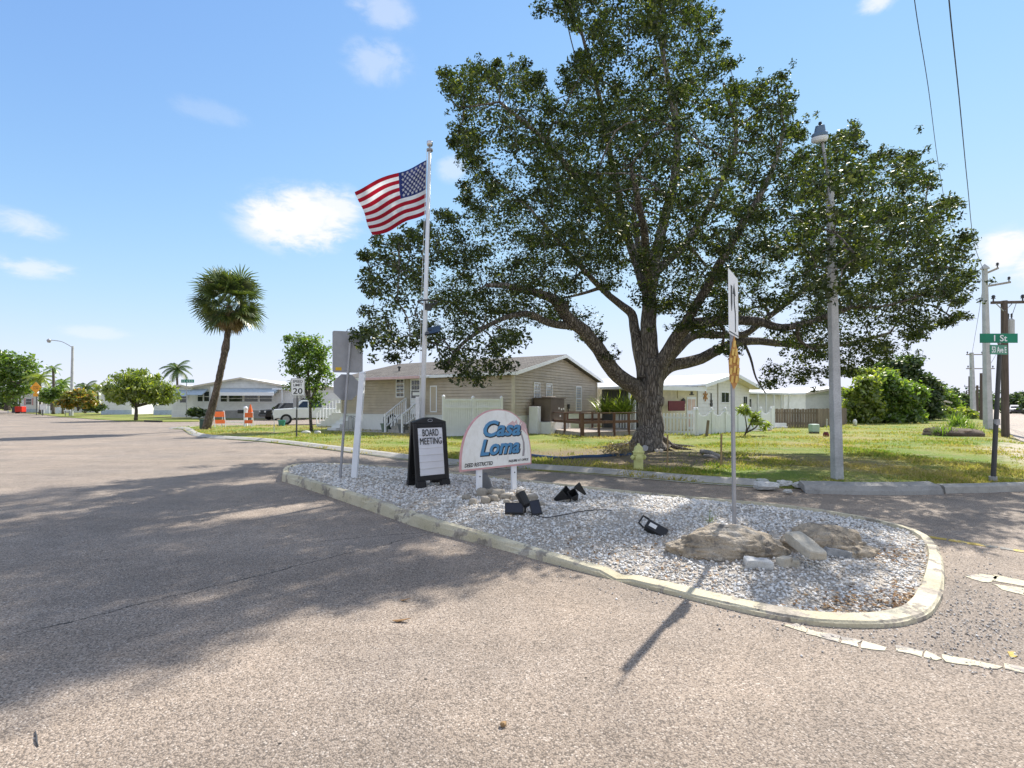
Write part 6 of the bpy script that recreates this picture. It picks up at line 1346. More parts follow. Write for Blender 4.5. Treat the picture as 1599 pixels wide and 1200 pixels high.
m = MB(); c_ = P(1146.5, 566, b.y - .05); m.prism([c_ + Vector((-.062, .0, .02)), c_ + Vector((-.05, 0, -.2)), c_ + Vector((0, .0, -.30)), c_ + Vector((.06, .02, -.2)), c_ + Vector((.068, .02, .02)), c_ + Vector((.01, .02, .30))], Vector((0, .006, 0))); o = m.obj('plate', M_['amber'], t)
m = MB()
for i, (x, z) in enumerate(((0, .2), (-.015, .11), (.02, .11), (-.04, .01), (0, .03), (.042, .01), (-.038, -.10), (.002, -.08), (.042, -.10), (-.025, -.19), (.022, -.19))): m.box(c_ + Vector((x, -.006, z)), (.024, .012, .075), RY(.12))
m.obj('reflector', M_['gold'], o)
# the back of a rectangular sign with a stop sign below it at the far end
b = isl_pt(531, 746); b.z -= .03; pt = P(548, 523, b.y - .05)
t = root('road_sign', 'back of a grey rectangular road sign over an octagon on a leaning steel post', 'road sign', b)
m = MB(); m.bar(b, pt, .06, .035); m.obj('post', M_['galv'], t)
cc = P(543, 550, b.y + .03); e1 = Vector((.95, .30, 0)).normalized(); e2 = (pt - b).normalized(); e2 = (e2 - e1 * e2.dot(e1)).normalized(); n2 = e1.cross(e2)
m = MB(); w2, h2 = .28, .40; m.prism([cc + e1 * a * w2 + e2 * v * h2 for a, v in ((-.92, -1), (.92, -1), (1, -.94), (1, .94), (.92, 1), (-.92, 1), (-1, .94), (-1, -.94))], n2 * -.003); o = m.obj('sign_plate', M_['alu'], t)
m = MB(); c_ = cc - e1 * .17 - e2 * .33 + n2 * .003; m.prism([c_ + e1 * a * .055 + e2 * v * .03 for a, v in ((-1, -1), (1, -1), (1, 1), (-1, 1))], n2 * .002); m.obj('sticker', M_['yellow_sticker'], o)
co = P(541, 605, b.y + .06); f1 = Vector((.8, .6, 0)).normalized(); f2 = e2; n3 = f1.cross(f2).normalized()
m = MB(); m.prism([co + f1 * .27 * math.cos(PI / 8 + k * PI / 4) + f2 * .27 * math.sin(PI / 8 + k * PI / 4) for k in range(8)], n3 * .003); m.obj('octagon_plate', M_['alu'], t)
b = isl_pt(553, 746); b.z -= .04; m = MB(); tp = P(566, 584, b.y + .05); m.bar(b, tp, .105, .105); m.lathe([(.085, 0), (.075, .02), (.0, .05)], 4, tp, RZ(PI / 4)); tag(m.obj('white_post', M_['white'], bevel=.006), 'thick white post leaning right beside the grey sign post', 'post')
# speed limit sign on the lawn
b = G(463, 683, .09); t = root('speed_sign', 'white speed limit 20 sign on a dark post at the lawn edge', 'speed sign', b); b.z -= .06
D_ = b.y; m = MB(); m.bar(b, P(463.5, 640, D_), .07, .05); m.bar(P(463.5, 642, D_), P(464.5, 588, D_), .05, .03); m.obj('post', M_['grey_dark'], t)
c_ = P(465, 604.5, D_ - .05); m = MB(); m.box(c_, (.64, .006, .80)); o = m.obj('sign_plate', M_['white'], t, bevel=.001)
Mx = lambda c: plane_matrix(c, (1, 0, 0), (0, 0, 1)); m = MB()
for x, z, w, h_ in ((0, .375, .60, .014), (0, -.375, .60, .014), (-.30, 0, .014, .74), (.30, 0, .014, .74)): m.box(c_ + Vector((x, -.0042, z)), (w, .002, h_))
m.obj('sign_border', M_['ink'], o)
for s_, z, w, h_ in (('SPEED', .25, .46, .12), ('LIMIT', .085, .42, .12), ('20', -.19, .44, .27)): text_part('lettering', s_, M_['ink'], o, Mx(c_ + Vector((0, -.0045, z))), width=w, height=h_, bold=.0015)
m = MB(); m.box(P(462, 629, D_ + .06), (.26, .006, .42)); m.obj('rear_plate', M_['alu'], t)
# green street sign at the awning house
b = G(291, 652.5, .1); t = root('street_sign', 'small green street name sign on a thin post in front of the awning house', 'street sign', b); m = MB(); m.cyl(b, P(291.5, 593, b.y), .05, n=8); m.obj('post', M_['galv'], t)
c_ = P(293, 595.5, b.y - .06); m = MB(); m.box(c_, (20 * b.y / F, .03, 5 * b.y / F)); o = m.obj('name_plate', M_['green_sign'], t); text_part('lettering', 'S E 16 St N', M_['white'], o, Mx(c_ + Vector((0, -.017, 0))), width=16 * b.y / F, height=3 * b.y / F)
# street name signs on the right
b = G(1550.5, 748, .13); b.z = .02; t = root('street_sign', 'green street name signs reading 1 St and 53 Ave E on a dark leaning pole', 'street sign', b); D_ = b.y
tp = P(1561.5, 538, D_); m = MB(); m.cyl(b, tp, .045, .035, 10); m.obj('pole', M_['grey_dark'], t)
m = MB(); m.cyl(P(1556.5, 664, D_), P(1556.2, 655, D_), .055, n=10); m.obj('clamp', M_['galv'], t); m = MB(); m.cyl(b + Vector((0, 0, .02)), b + Vector((0, 0, .16)), .065, n=8); m.obj('collar', M_['galv'], t)
c_ = P(1559.5, 528.5, D_ - .02); m = MB(); m.box(c_, (.745, .012, .185)); o = m.obj('name_plate', M_['green_sign'], t, bevel=.003); text_part('lettering', '1 St', M_['white'], o, Mx(c_ + Vector((.03, -.008, 0))), width=.26, height=.125, bold=.001)
m = MB(); m.cyl(tp + Vector((0, 0, -.02)), c_ + Vector((0, 0, -.09)), .025, n=8); m.obj('bracket', M_['galv'], t)
a_, b2 = P(1546, 548.5, D_ - .25), P(1572.5, 544.5, D_ + .05); e1 = b2 - a_; e1.z *= .3; L_ = e1.length; M2 = plane_matrix((a_ + b2) / 2, e1, (0, 0, 1)); m = MB(M2); m.box((0, 0, 0), (L_, .185, .012)); o = m.obj('name_plate', M_['green_sign'], t); text_part('lettering', '53 Ave E', M_['white'], o, M2 @ Matrix.Translation((0, 0, .008)), width=L_ * .85, height=.12, bold=.001)
# orange diamond sign and small things far left
D_ = 74; t = root('warning_sign', 'orange diamond warning sign with a small plate below on a post at the far left', 'road sign', XD(57, D_, .1)); k = D_ / F
m = MB(); m.cyl(XD(57, D_, .05), P(57, 606, D_), .05, n=8); m.obj('post', M_['grey_dark'], t); c_ = P(56, 606, D_ - .08); m = MB(); m.box(c_, (13 * k, .02, 13 * k), RY(PI / 4)); o = m.obj('sign_plate', M_['orange_sign'], t)
text_part('lettering', 'SPEED\nHUMP', M_['ink'], o, Mx(c_ + Vector((0, -.013, 0))), width=8 * k, height=5 * k); m = MB(); m.box(P(56, 617, D_ - .08), (8 * k, .02, 5 * k)); m.obj('lower_plate', M_['orange_sign'], t)
m = MB(); c_ = XD(32, 92, .75); m.box(c_, (1.25, .9, 1.0)); o = m.obj('red_crate', M_['red_box'], bevel=.06); tag(o, 'bright red box standing by the kerb at the far left', 'box')
m = MB(); [m.box(c_ + Vector((x, 0, -.62)), (.12, .8, .24)) for x in (-.5, .5)]; m.obj('foot', M_['grey_dark'], o)
D_ = 72; t = root('small_sign', 'small white sign on a dark post right of the orange diamond', 'sign', XD(67, D_, .1)); m = MB(); m.bar(XD(66.5, D_, .05), XD(66.5, D_, 1.1), .1); m.obj('post', M_['grey_dark'], t); m = MB(); m.box(XD(67.5, D_ - .1, 1.25), (1.0, .04, .75)); m.obj('plate', M_['white_dirty'], t)
D_ = 68; t = root('yard_sign', 'white yard sign on legs at the lamp post foot', 'sign', XD(105, D_, .1)); m = MB(); m.box(XD(105, D_, 1.25), (.9, .04, 1.1)); m.obj('plate', M_['white'], t); m = MB(); [m.bar(XD(105 + s_, D_, .05), XD(105 + s_, D_, .75), .05) for s_ in (-3, 3)]; m.obj('leg', M_['grey_dark'], t)
# drain inlet
a_ = G(226, 658.5); m = MB(frame_dir(G(226, 659.2), G(252, 659.8) - G(226, 659.2))); L_ = (G(252, 659.8) - G(226, 659.2)).length; m.box2((0, -.08, .006), (L_, .1, .16)); m2 = m.obj('storm_drain', M_['black']); tag(m2, 'long dark storm drain opening in the far kerb under the round tree', 'drain')
# barricades, mailbox, bucket, box
def barricade(label, px, D_, w, h_, R=0, grp='orange and white barricades'):
    b = XD(px, D_, .08); M = frame(b, R); t = root('barricade', label, 'barricade', b, grp)
    for sg in (-1, 1):
        m = MB(M)
        for x in (-w / 2 + .04, w / 2 - .04): m.bar((x, sg * .32, 0), (x, sg * .05, h_), .06, .04)
        m.obj('leg', M_['white'], t)
    for z0, z1 in ((h_ * .62, h_ * .95), (h_ * .22, h_ * .45)):
        m = MB(M); f_ = lambda z: -.32 + .27 * z / h_ - .03
        m.add([(-w / 2, f_(z0), z0), (w / 2, f_(z0), z0), (w / 2, f_(z1), z1), (-w / 2, f_(z1), z1), (-w / 2, f_(z0) + .025, z0), (w / 2, f_(z0) + .025, z0), (w / 2, f_(z1) + .025, z1), (-w / 2, f_(z1) + .025, z1)], [(0, 1, 2, 3), (7, 6, 5, 4), (0, 4, 5, 1), (1, 5, 6, 2), (2, 6, 7, 3), (3, 7, 4, 0)]); m.obj('panel', M_['orange'], t)
    return t
barricade('orange panelled folding barricade right behind the palm trunk', 341, 34.5, .75, 1.1, .9); barricade('orange and white barricade leaning by the white mailbox', 389, 35.5, .5, 1.0, .3)
b = XD(391, 35.8, 1.1); m = MB(); m.lathe([(.18, 0), (.16, .02), (.035, .55), (.02, .56)], 14, b + Vector((0, 0, -.05))); tag(m.obj('traffic_cone', M_['orange'], smooth=False), 'orange traffic cone perched on the barricade by the mailbox', 'cone')
b = XD(383.5, 36.0, .05); t = root('mailbox', 'white mailbox post carrying a black letter box on the lawn edge', 'mailbox', b); m = MB(); m.lathe([(.13, 0), (.12, 1.2), (.14, 1.22), (.14, 1.34), (.05, 1.42)], 12, b); m.obj('post', M_['white'], t); m = MB(); m.box(b + Vector((-.32, 0, 1.05)), (.42, .24, .26)); m.obj('box', M_['black'], t, bevel=.05)
m = MB(); m.tube([XD(352, 36.5, .35), XD(382, 36.5, .33)], .03, 6); tag(m.obj('barrier_bar', M_['white']), 'low white bar between barricade and mailbox', 'bar')
b = XD(440, 36.5, .07); m = MB(); m.lathe([(.2, 0), (.24, .36), (.27, .36), (.27, .42), (.22, .42)], 14, b); tag(m.obj('plant_pot', M_['teal']), 'teal plant pot standing by the driveway', 'pot')
b = XD(319.5, 32.2, .05); t = root('utility_box', 'dark green utility box behind the palm trunk', 'utility box', b); m = MB(); m.box(b + Vector((0, 0, .28)), (.42, .4, .58)); m.obj('body', M_['green_box'], t, bevel=.02); m = MB(); m.box(b + Vector((0, 0, .60)), (.46, .44, .05)); m.obj('lid', M_['green_box'], t, bevel=.01)
b = XD(428, 27, .09); m = MB(); m.cyl(b, b + Vector((.0, 0, .75)), .018, n=6); m.lathe([(.03, .74), (.03, .8)], 8, b); tag(m.obj('marker_stake', M_['white_dirty']), 'thin pale marker stake in the lawn left of the speed sign', 'stake')
for i, (px, w) in enumerate(((478, .5), (496, .35))): q = G(px, 677, .08); m = MB(); m.rock(q + Vector((0, 0, .04)), (w, .3, .22), 70 + i, .2, 3); tag(m.obj('rock', M_['white_chunk'], smooth=True), ('larger' if i == 0 else 'smaller') + ' white rock at the foot of the young tree', 'rock')
# ---------------------------------------------------------------- hydrant and lawn clutter
b = G(997, 733, .09); t = root('fire_hydrant', 'pale yellow green fire hydrant on the lawn in front of the oak', 'fire hydrant', b)
b = b - Vector((0, 0, .03)); s_ = 1.0
m = MB(); m.lathe([(.15, 0), (.15, .03), (.11, .035), (.105, .36), (.125, .37), (.125, .41), (.115, .42)], 18, b); bo = m.obj('barrel', M_['hydrant'], t)
m = MB(); m.lathe([(.14, .421), (.14, .445), (.115, .45), (.10, .53), (.06, .58), (.035, .59), (.035, .63), (.0, .635)], 18, b); m.obj('bonnet', M_['hydrant'], t, smooth=False)
for d_, r_, nm in ((Vector((-1, -.25, 0)), .045, 1), (Vector((1, .25, 0)), .045, 1), (Vector((-.1, -1, 0)), .065, 2)):
    d_.normalize(); c_ = b + Vector((0, 0, .31)); R3 = d_.to_track_quat('Z', 'Y').to_matrix(); m = MB(); m.lathe([(r_ * .9, .08), (r_ * .9, .13), (r_ * 1.25, .135), (r_ * 1.25, .165), (r_ * .5, .175), (r_ * .4, .2)], 12, c_, R3); m.obj('nozzle_cap', M_['hydrant'], t)
m = MB(); c_ = b + Vector((.16, .02, .52)); m.lathe([(.07, -.02), (.07, .02)], 12, c_, RX(PI / 2)); m.obj('marker_disc', M_['alu'], t)
for px, py, ty, lb in ((1042, 727, 679, 'raw wooden stake at the front of the oak right of the hydrant'), (1126, 729, 678, 'weathered wooden stake between the oak and the edge-on sign')):
    b = G(px, py, .1); m = MB(); m.bar(b - Vector((0, 0, .1)), P(px + .5, ty, b.y), .045, .03); tag(m.obj('stake', M_['stake']), lb, 'stake', 'wooden stakes in the lawn')
m = MB(); m.tube(smooth_path([G(x, y, .13) for x, y in ((822, 711), (850, 714), (880, 716), (910, 713.5), (940, 713), (965, 711), (985, 710))], 4), .05, 8); tag(m.obj('garden_hose', M_['blue_hose'], smooth=True), 'dark blue hose lying in the grass before the oak', 'hose')
C = []; r = np.random.default_rng(4)
for _ in range(26): q = G(r.uniform(945, 1000), r.uniform(700, 714), .12); C.append((q.x, q.y, .16 + .12 * r.random()))
tag(quads_mesh('dry_shrub', leaf_quads(np.array(C), np.full((len(C), 3), .22), 40, .07, 5, .6), M_['dead']), 'grey dry clippings heaped at the foot of the oak', 'clippings', kind='stuff')
for i, (a_, b_, r_, lb) in enumerate((((1096, 705), (1124, 713), .075, 'pale grey dead log lying under the oak by the stake'), ((1100, 712), (1120, 716), .045, 'thinner grey branch beside the pale dead log'))):
    m = MB(); p_, q_ = G(*a_, .16), G(*b_, .16); m.tube([p_, p_.lerp(q_, .5) + Vector((0, 0, .03)), q_], [r_, r_ * .9, r_ * .7], 9); tag(m.obj('dead_log', M_['log'], smooth=True), lb, 'log')
for i, px in enumerate((1024, 1031)): q = G(px, 706, .1); m = MB(); m.rock(q + Vector((0, -.1, .05)), (.13, .1, .12), 80 + i, .2, 3); tag(m.obj('rock', M_['shell'], smooth=True), ('left' if i == 0 else 'right') + ' of two small white stones against the oak roots', 'rock')
# broken white concrete at the corner kerb
for i, (px, py, w, h_, d_, lb) in enumerate(((1200, 763, 42, 12, .28, 'large white painted concrete chunk at the broken kerb end'), (1228, 758, 24, 9, .25, 'white concrete chunk wedged behind the broken kerb'), (1192, 752, 18, 6, .2, 'small pale stone on the grass behind the white chunks'), (1232, 768, 14, 5, .12, 'small white fragment lying in the gap of the broken kerb'), (1256, 760, 30, 9, .22, 'white flaked concrete slab at the start of the old kerb'), (1290, 764, 22, 7, .16, 'white concrete flake lying against the old kerb face'))):
    q = G(px, py + 2, .03); k = q.y / F; m = MB(); m.rock(q + Vector((0, d_ * .3, h_ * k * .42)), (w * k, d_, h_ * k * 1.2), 90 + i, .24, 4); tag(m.obj('concrete_chunk', M_['white_chunk']), lb, 'concrete chunk', 'broken concrete at the corner kerb')
# green box, brown box on the right lawn
q = G(1271, 677, .1); t = root('utility_pedestal', 'mint green utility pedestal on the lawn in front of the board fence', 'utility box', q); m = MB(); m.box(q + Vector((0, 0, .28)), (.40, .36, .40)); m.obj('body', M_['mint'], t, bevel=.03); m = MB(); m.box(q + Vector((0, 0, .06)), (.36, .32, .14)); m.obj('base', M_['grey_dark'], t)
q = G(1290, 682, .1); m = MB(); m.rock(q + Vector((0, 0, .09)), (.26, .24, .26), 99, .12, 3); m.lathe([(.1, 0), (.1, .02)], 10, q + Vector((0, 0, .2))); tag(m.obj('valve_cap', M_['maroon'], smooth=True), 'rusty brown valve cap on the lawn beside the lamp post', 'valve')
q = G(1335, 665, .1); m = MB(); m.lathe([(.12, 0), (.13, .3), (.08, .42), (.0, .46)], 10, q); tag(m.obj('garden_ornament', M_['white_dirty'], smooth=True), 'small pale ornament at the foot of the yellow green bush', 'ornament')
q = G(1291, 668, .1); m = MB(); m.cyl(q, q + Vector((0, 0, .5)), .035, n=8); m.lathe([(.05, .5), (.05, .56)], 8, q); tag(m.obj('pipe_stub', M_['white_dirty']), 'thin white pipe stub in front of the board fence end', 'pipe')
# ---------------------------------------------------------------- lamp posts and utility poles
b = G(1307.5, 746, .12); b.z = .0; D_ = b.y; t = root('street_lamp', 'square tapered concrete street lamp post rising through the oak branches', 'street lamp', b); tp = P(1296, 300, D_)
m = MB(); m.tube([b, b.lerp(tp, .5), tp], [.122, .105, .08], 4); po = m.obj('pole', M_['pole_conc'], t, bevel=.012)
m = MB(); m.tube(smooth_path([P(1297, 330, D_ - .12), P(1293, 280, D_ - .14), P(1288, 245, D_ - .18), P(1284, 222, D_ - .2)], 4), .028, 8); m.obj('arm', M_['galv'], t, smooth=True)
lc = P(1280, 213, D_ - .22); Rl = RY(-.12) @ RX(.25); m = MB(); m.lathe([(.03, .2), (.08, .19), (.1, .08), (.14, .05), (.145, .0), (.135, 0)], 20, lc, Rl); hd_ = m.obj('lamp_head', M_['lamp_blue'], t)
m = MB(); m.lathe([(.134, -.002), (.15, -.03), (.145, -.08), (.12, -.11)], 20, lc, Rl); m.obj('lamp_shade', M_['lens'], hd_); m = MB(); m.lathe([(.03, .201), (.03, .25), (.02, .26)], 10, lc, Rl); m.obj('photocell', M_['ink'], hd_)
D_ = 70; b = XD(111.5, D_, .08); k = D_ / F; t = root('street_lamp', 'slim grey street lamp with a long curved arm at the far left', 'street lamp', b); tp = P(113.5, 541, D_); m = MB(); m.tube([b, tp], [.21, .14], 10); m.obj('pole', M_['pole_conc'], t)
m = MB(); m.tube(smooth_path([P(113, 543, D_), P(105, 538, D_), P(95, 533.5, D_), P(80, 531.5, D_)], 4), .05, 6); m.obj('arm', M_['galv'], t); m = MB(); c_ = P(76.5, 532.5, D_); m.lathe([(.05, .3), (.25, .1), (.25, -.05), (.15, -.25)], 12, c_); m.obj('lamp_head', M_['galv'], t)
def power_pole(label, px, py, ty, D_, r0, r1, mat, arms, leanpx=0, square=False, extras=None, grp='utility poles along the avenue'):
    b = XD(px, D_, .05); tp = P(px + leanpx, ty, D_); t = root('utility_pole', label, 'utility pole', b, grp); m = MB(); m.tube([b, b.lerp(tp, .5), tp], [r0, (r0 + r1) / 2, r1], 4 if square else 12); m.obj('pole', M_[mat], t)
    for (z, x0, x1, dz, dy) in arms:
        m = MB(); p0 = P(px + leanpx + x0, z, D_); p1 = P(px + leanpx + x1, z + dz, D_ - dy); m.bar(p0, p1, .10, .12); m.obj('crossarm', M_['log' if square else 'pole_wood'], t)
        m = MB()
        for f_ in (.06, .94) if abs(x0) > 3 and abs(x1) > 3 else (.95,): q = p0.lerp(p1, f_); m.lathe([(.03, 0), (.03, .12), (.09, .13), (.05, .2), (.09, .22), (.04, .3)], 8, q + Vector((0, 0, .06)))
        m.obj('insulator', M_['grey_dark'], t)
    return t, tp
pA, tA = power_pole('tallest pale concrete utility pole with two raised arms', 1543, 672, 421, 32, .24, .14, 'pole_conc', [(428, 0, 21, -9, 0), (448, 0, 40, -7, 0)], -5.5, True)
m = MB(); m.lathe([(.25, 0), (.22, .1), (.0, .35)], 4, tA, RZ(PI / 4)); m.obj('pole_cap', M_['pole_conc'], pA)
pW, tW = power_pole('dark wooden utility pole with a transformer behind the street name signs', 1570, 684, 470, 24.5, .155, .125, 'pole_wood', [(473, -20, 32, -1, 0)], -2)
D_ = 24.5; m = MB(); c_ = P(1577, 510, D_); m.lathe([(.15, -.42), (.17, -.4), (.17, .3), (.1, .36)], 14, c_); m.obj('transformer', M_['pole_conc'], pW)
m = MB()
for x in (-.08, .08): m.lathe([(.03, 0), (.03, .1), (.05, .12), (.03, .16), (.045, .2), (.02, .26)], 8, c_ + Vector((x, 0, .36)))
m.obj('bushing', M_['grey_dark'], pW); m = MB(); m.bar(P(1555, 474, D_ - .1), P(1567, 486, D_ - .1), .04, .02); m.bar(P(1581, 474, D_ - .1), P(1569, 486, D_ - .1), .04, .02); m.obj('brace', M_['galv'], pW)
power_pole('second pale concrete utility pole with double crossarms further along', 1520, 652, 551, 62, .30, .2, 'pole_conc', [(554, -8, 18, 0, 0), (576, -8, 36, 0, 0)], -3, True)
power_pole('slim dark wooden pole standing right of the second concrete pole', 1532, 655, 583, 52, .13, .11, 'pole_wood', [], 0)
power_pole('short dark wooden pole between the two far concrete poles', 1526, 655, 602, 70, .15, .13, 'pole_wood', [(605, -6, 6, 0, 0)], 0)
power_pole('distant wooden pole with a crossarm nearest the vanishing point', 1513.5, 652, 588, 110, .18, .15, 'pole_wood', [(604, -8, 8, 0, 0)], 0)
power_pole('faint farthest pole at the end of the avenue', 1509.5, 648, 610, 160, .2, .17, 'pole_wood', [(613, -5, 5, 0, 0)], 0)
# a pole of the same line outside the right edge carries the wires in
def wire(label, pts, r=.011):
    m = MB(); m.tube(smooth_path(pts, 6), r, 5); tag(m.obj('power_line', M_['ink']), label, 'wire', 'overhead wires')
wire('thick overhead wire sloping from the picture top down to the tall concrete pole', [P(1462, -260, 7.6), P(1482, 0, 10.6), P(1497.5, 150, 14), P(1511, 290, 19.5), P(1521, 380, 26), tA + Vector((-.15, -.1, -.1))], .0135)
wire('thin overhead wire that drops behind the right fringe of the oak', [P(1405, -220, 7.9), P(1428, 0, 10.6), P(1450, 140, 14), P(1467.5, 270, 19.5), P(1488, 362, 26), P(1534, 440, 32)], .009)
wire('wire between the tall concrete pole and the second concrete pole', [tA + Vector((0, 0, -.3)), P(1530, 480, 42), P(1518, 552, 62)], .015)
wire('wire along the avenue from the transformer pole to the dark wooden pole', [P(1588, 471, 24.5), P(1560, 545, 34), P(1536, 586, 52)], .012)
# ---------------------------------------------------------------- vehicles
def vehicle(name, label, cat, M, L, W, prof, cabin, wins, body, wheels, wr, extras=None):
    """local x forward, prof: side outline (x,z); cabin: narrower upper outline"""
    t = root(name, label, cat, M.translation); m = MB(M); m.prism([(x, -W / 2, z) for x, z in prof], (0, W, 0)); m.obj('body', M_[body], t, bevel=.05)
    m = MB(M); c = W / 2 - .02; n_ = len(cabin); zt = max(z for x, z in cabin); zl = min(z for x, z in cabin)
    vs = [(x, -(c - .16 * (z - zl) / (zt - zl)), z) for x, z in cabin] + [(x, (c - .16 * (z - zl) / (zt - zl)), z) for x, z in cabin]
    m.add(vs, [tuple(range(n_)), tuple(range(2 * n_ - 1, n_ - 1, -1))] + [(i, i + n_, (i + 1) % n_ + n_, (i + 1) % n_) for i in range(n_)]); m.obj('cabin', M_[body], t, bevel=.03)
    for sg in (-1, 1):
        for w in wins:
            m = MB(M); f_ = lambda z: sg * (c - .16 * (z - zl) / (zt - zl) + .006); m.prism([(x, f_(z), z) for x, z in w], (0, sg * .004, 0)); m.obj('side_window', M_['car_glass'], t)
        for x in wheels:
            y = sg * (W / 2 - .1); R3 = RX(PI / 2); m = MB(M); m.lathe([(wr * .62, -.11), (wr * .96, -.11), (wr, -.06), (wr, .06), (wr * .96, .11), (wr * .62, .11)], 20, (x, y, wr), R3); o = m.obj('wheel', M_['rubber'], t); m = MB(M); m.lathe([(wr * .6, -.115), (wr * .2, -.09), (.0, -.09)] if sg > 0 else [(wr * .6, .115), (wr * .2, .09), (.0, .09)], 14, (x, y, wr), R3); m.obj('rim', M_['alu'], o)
    return t
def front_bits(t, M, L, W, zl, zh, grille='ink', ws=None):
    x = L / 2
    for sg in (-1, 1): m = MB(M); m.box((x + .012, sg * (W / 2 - .22), zl + (zh - zl) * .72), (.05, .34, .17)); m.obj('headlight', M_['head_light'], t, bevel=.02)
    m = MB(M); m.box((x + .01, 0, zl + (zh - zl) * .66), (.04, W - .9, (zh - zl) * .42)); m.obj('grille', M_[grille], t); m = MB(M); m.box((x + .03, 0, zl + .12), (.12, W * .96, .24)); m.obj('bumper', M_['grey_dark'], t, bevel=.04)
    if ws: m = MB(M); m.prism([(ws[0] + .012, -W / 2 + .12, ws[1]), (ws[0] + .012, W / 2 - .12, ws[1]), (ws[2] + .012, W / 2 - .24, ws[3]), (ws[2] + .012, -W / 2 + .24, ws[3])], (.006, 0, .003)); m.obj('windscreen', M_['car_glass'], t)
M = frame(XD(447, 53, .02), -2.35)
t = vehicle('black_suv', 'black sport utility vehicle parked under the carport of the awning house', 'car', M, 4.7, 1.9, [(-2.3, .35), (2.3, .35), (2.35, .7), (2.25, 1.02), (1.1, 1.12), (-2.3, 1.12)], [(-2.25, 1.1), (1.15, 1.1), (.45, 1.72), (-2.05, 1.75)], [[(-1.95, 1.18), (-.9, 1.18), (-.9, 1.62), (-1.85, 1.62)], [(-.8, 1.18), (.75, 1.18), (.35, 1.62), (-.8, 1.62)]], 'black_gloss', (-1.4, 1.45), .37); front_bits(t, M, 4.7, 1.9, .4, 1.05, 'ink', (1.1, 1.14, .5, 1.66))
M = frame(XD(484, 41, .04), PI + .42)
t = vehicle('white_pickup', 'white pickup truck with a black grille parked behind the young tree', 'truck', M, 5.4, 2.0, [(-2.7, .5), (2.6, .5), (2.7, .8), (2.62, 1.18), (1.2, 1.28), (-2.7, 1.25)], [(-1.0, 1.24), (1.3, 1.24), (.65, 1.9), (-.8, 1.92)], [[(-.85, 1.32), (.1, 1.32), (.1, 1.8), (-.75, 1.8)], [(.2, 1.32), (1.0, 1.32), (.55, 1.8), (.2, 1.8)]], 'truck_white', (-1.7, 1.75), .42); front_bits(t, M, 5.4, 2.0, .55, 1.2, 'ink', (1.25, 1.28, .68, 1.84))
m = MB(M); m.box((0, 0, 1.98), (1.3, 1.3, .07)); [m.bar((x, -.75, 2.04), (x, .75, 2.04), .06) for x in (-.5, .5)]; m.obj('roof_rack', M_['ink'], t)
M = frame(Vector(av(44, 5.2, .01)), math.atan2(AVD.y, AVD.x) + PI)
t = vehicle('white_car', 'white car driving on the avenue behind the wooden utility pole', 'car', M, 4.5, 1.8, [(-2.2, .3), (2.2, .3), (2.25, .6), (2.1, .85), (1.0, .95), (-2.2, .98)], [(-2.1, .94), (1.1, .94), (.3, 1.48), (-1.4, 1.5)], [[(-1.6, 1.0), (-.6, 1.0), (-.6, 1.38), (-1.3, 1.38)], [(-.5, 1.0), (.75, 1.0), (.2, 1.38), (-.5, 1.38)]], 'truck_white', (-1.4, 1.35), .33); front_bits(t, M, 4.5, 1.8, .33, .88, 'ink', (1.05, .98, .35, 1.42))
M = frame(Vector(av(95, 5.4, .01)), math.atan2(AVD.y, AVD.x) + PI)
t = vehicle('silver_car', 'small pale car far down the avenue near the vanishing point', 'car', M, 4.5, 1.8, [(-2.2, .3), (2.2, .3), (2.25, .6), (2.1, .85), (1.0, .95), (-2.2, .98)], [(-2.1, .94), (1.1, .94), (.3, 1.48), (-1.4, 1.5)], [[(-1.6, 1.0), (-.6, 1.0), (-.6, 1.38), (-1.3, 1.38)]], 'alu', (-1.4, 1.35), .33); front_bits(t, M, 4.5, 1.8, .33, .88, 'ink', (1.05, .98, .35, 1.42))
# ---------------------------------------------------------------- camera, sun, sky
cam = bpy.data.cameras.new('camera'); co = bpy.data.objects.new('camera', cam); COL.objects.link(co); S.camera = co
co.location = (0, 0, CH); co.rotation_euler = (PI / 2, 0, 0); cam.sensor_width = 36; cam.lens = 36 * F / 1599; cam.shift_y = (HY - 600) / 1599; cam.shift_x = 0; cam.clip_end = 4000; cam.clip_start = .05
SUN_EL, SUN_AZ = math.radians(44), math.atan2(.56, .83)          # azimuth clockwise from +y
sd = Vector((math.sin(SUN_AZ) * math.cos(SUN_EL), math.cos(SUN_AZ) * math.cos(SUN_EL), math.sin(SUN_EL)))
L = bpy.data.lights.new('sun', 'SUN'); L.energy = 3.0; L.angle = math.radians(.53); L.color = (1, .95, .87); lo_ = bpy.data.objects.new('sun', L); COL.objects.link(lo_); lo_.rotation_euler = sd.to_track_quat('Z', 'Y').to_euler(); lo_.location = (0, 0, 60)
w = bpy.data.worlds.new('World'); S.world = w; w.use_nodes = True; nt = w.node_tree; bg = nt.nodes['Background']
sky = nt.nodes.new('ShaderNodeTexSky'); sky.sky_type = 'NISHITA'; sky.sun_disc = False; sky.sun_elevation = SUN_EL; sky.sun_rotation = SUN_AZ; sky.altitude = 0; sky.air_density = 1.0; sky.dust_density = 0.0; sky.ozone_density = 6.0
SKY_STRENGTH = .105; bg.inputs['Strength'].default_value = SKY_STRENGTH
def mth(op, a, b=None, c=None):
    n = nt.nodes.new('ShaderNodeMath'); n.operation = op
    for i, v in enumerate((a, b, c)):
        if v is None: continue
        if isinstance(v, (int, float)): n.inputs[i].default_value = v
        else: nt.links.new(v, n.inputs[i])
    return n.outputs[0]
tc = nt.nodes.new('ShaderNodeTexCoord'); sp = nt.nodes.new('ShaderNodeSeparateXYZ'); nt.links.new(tc.outputs['Generated'], sp.inputs[0])
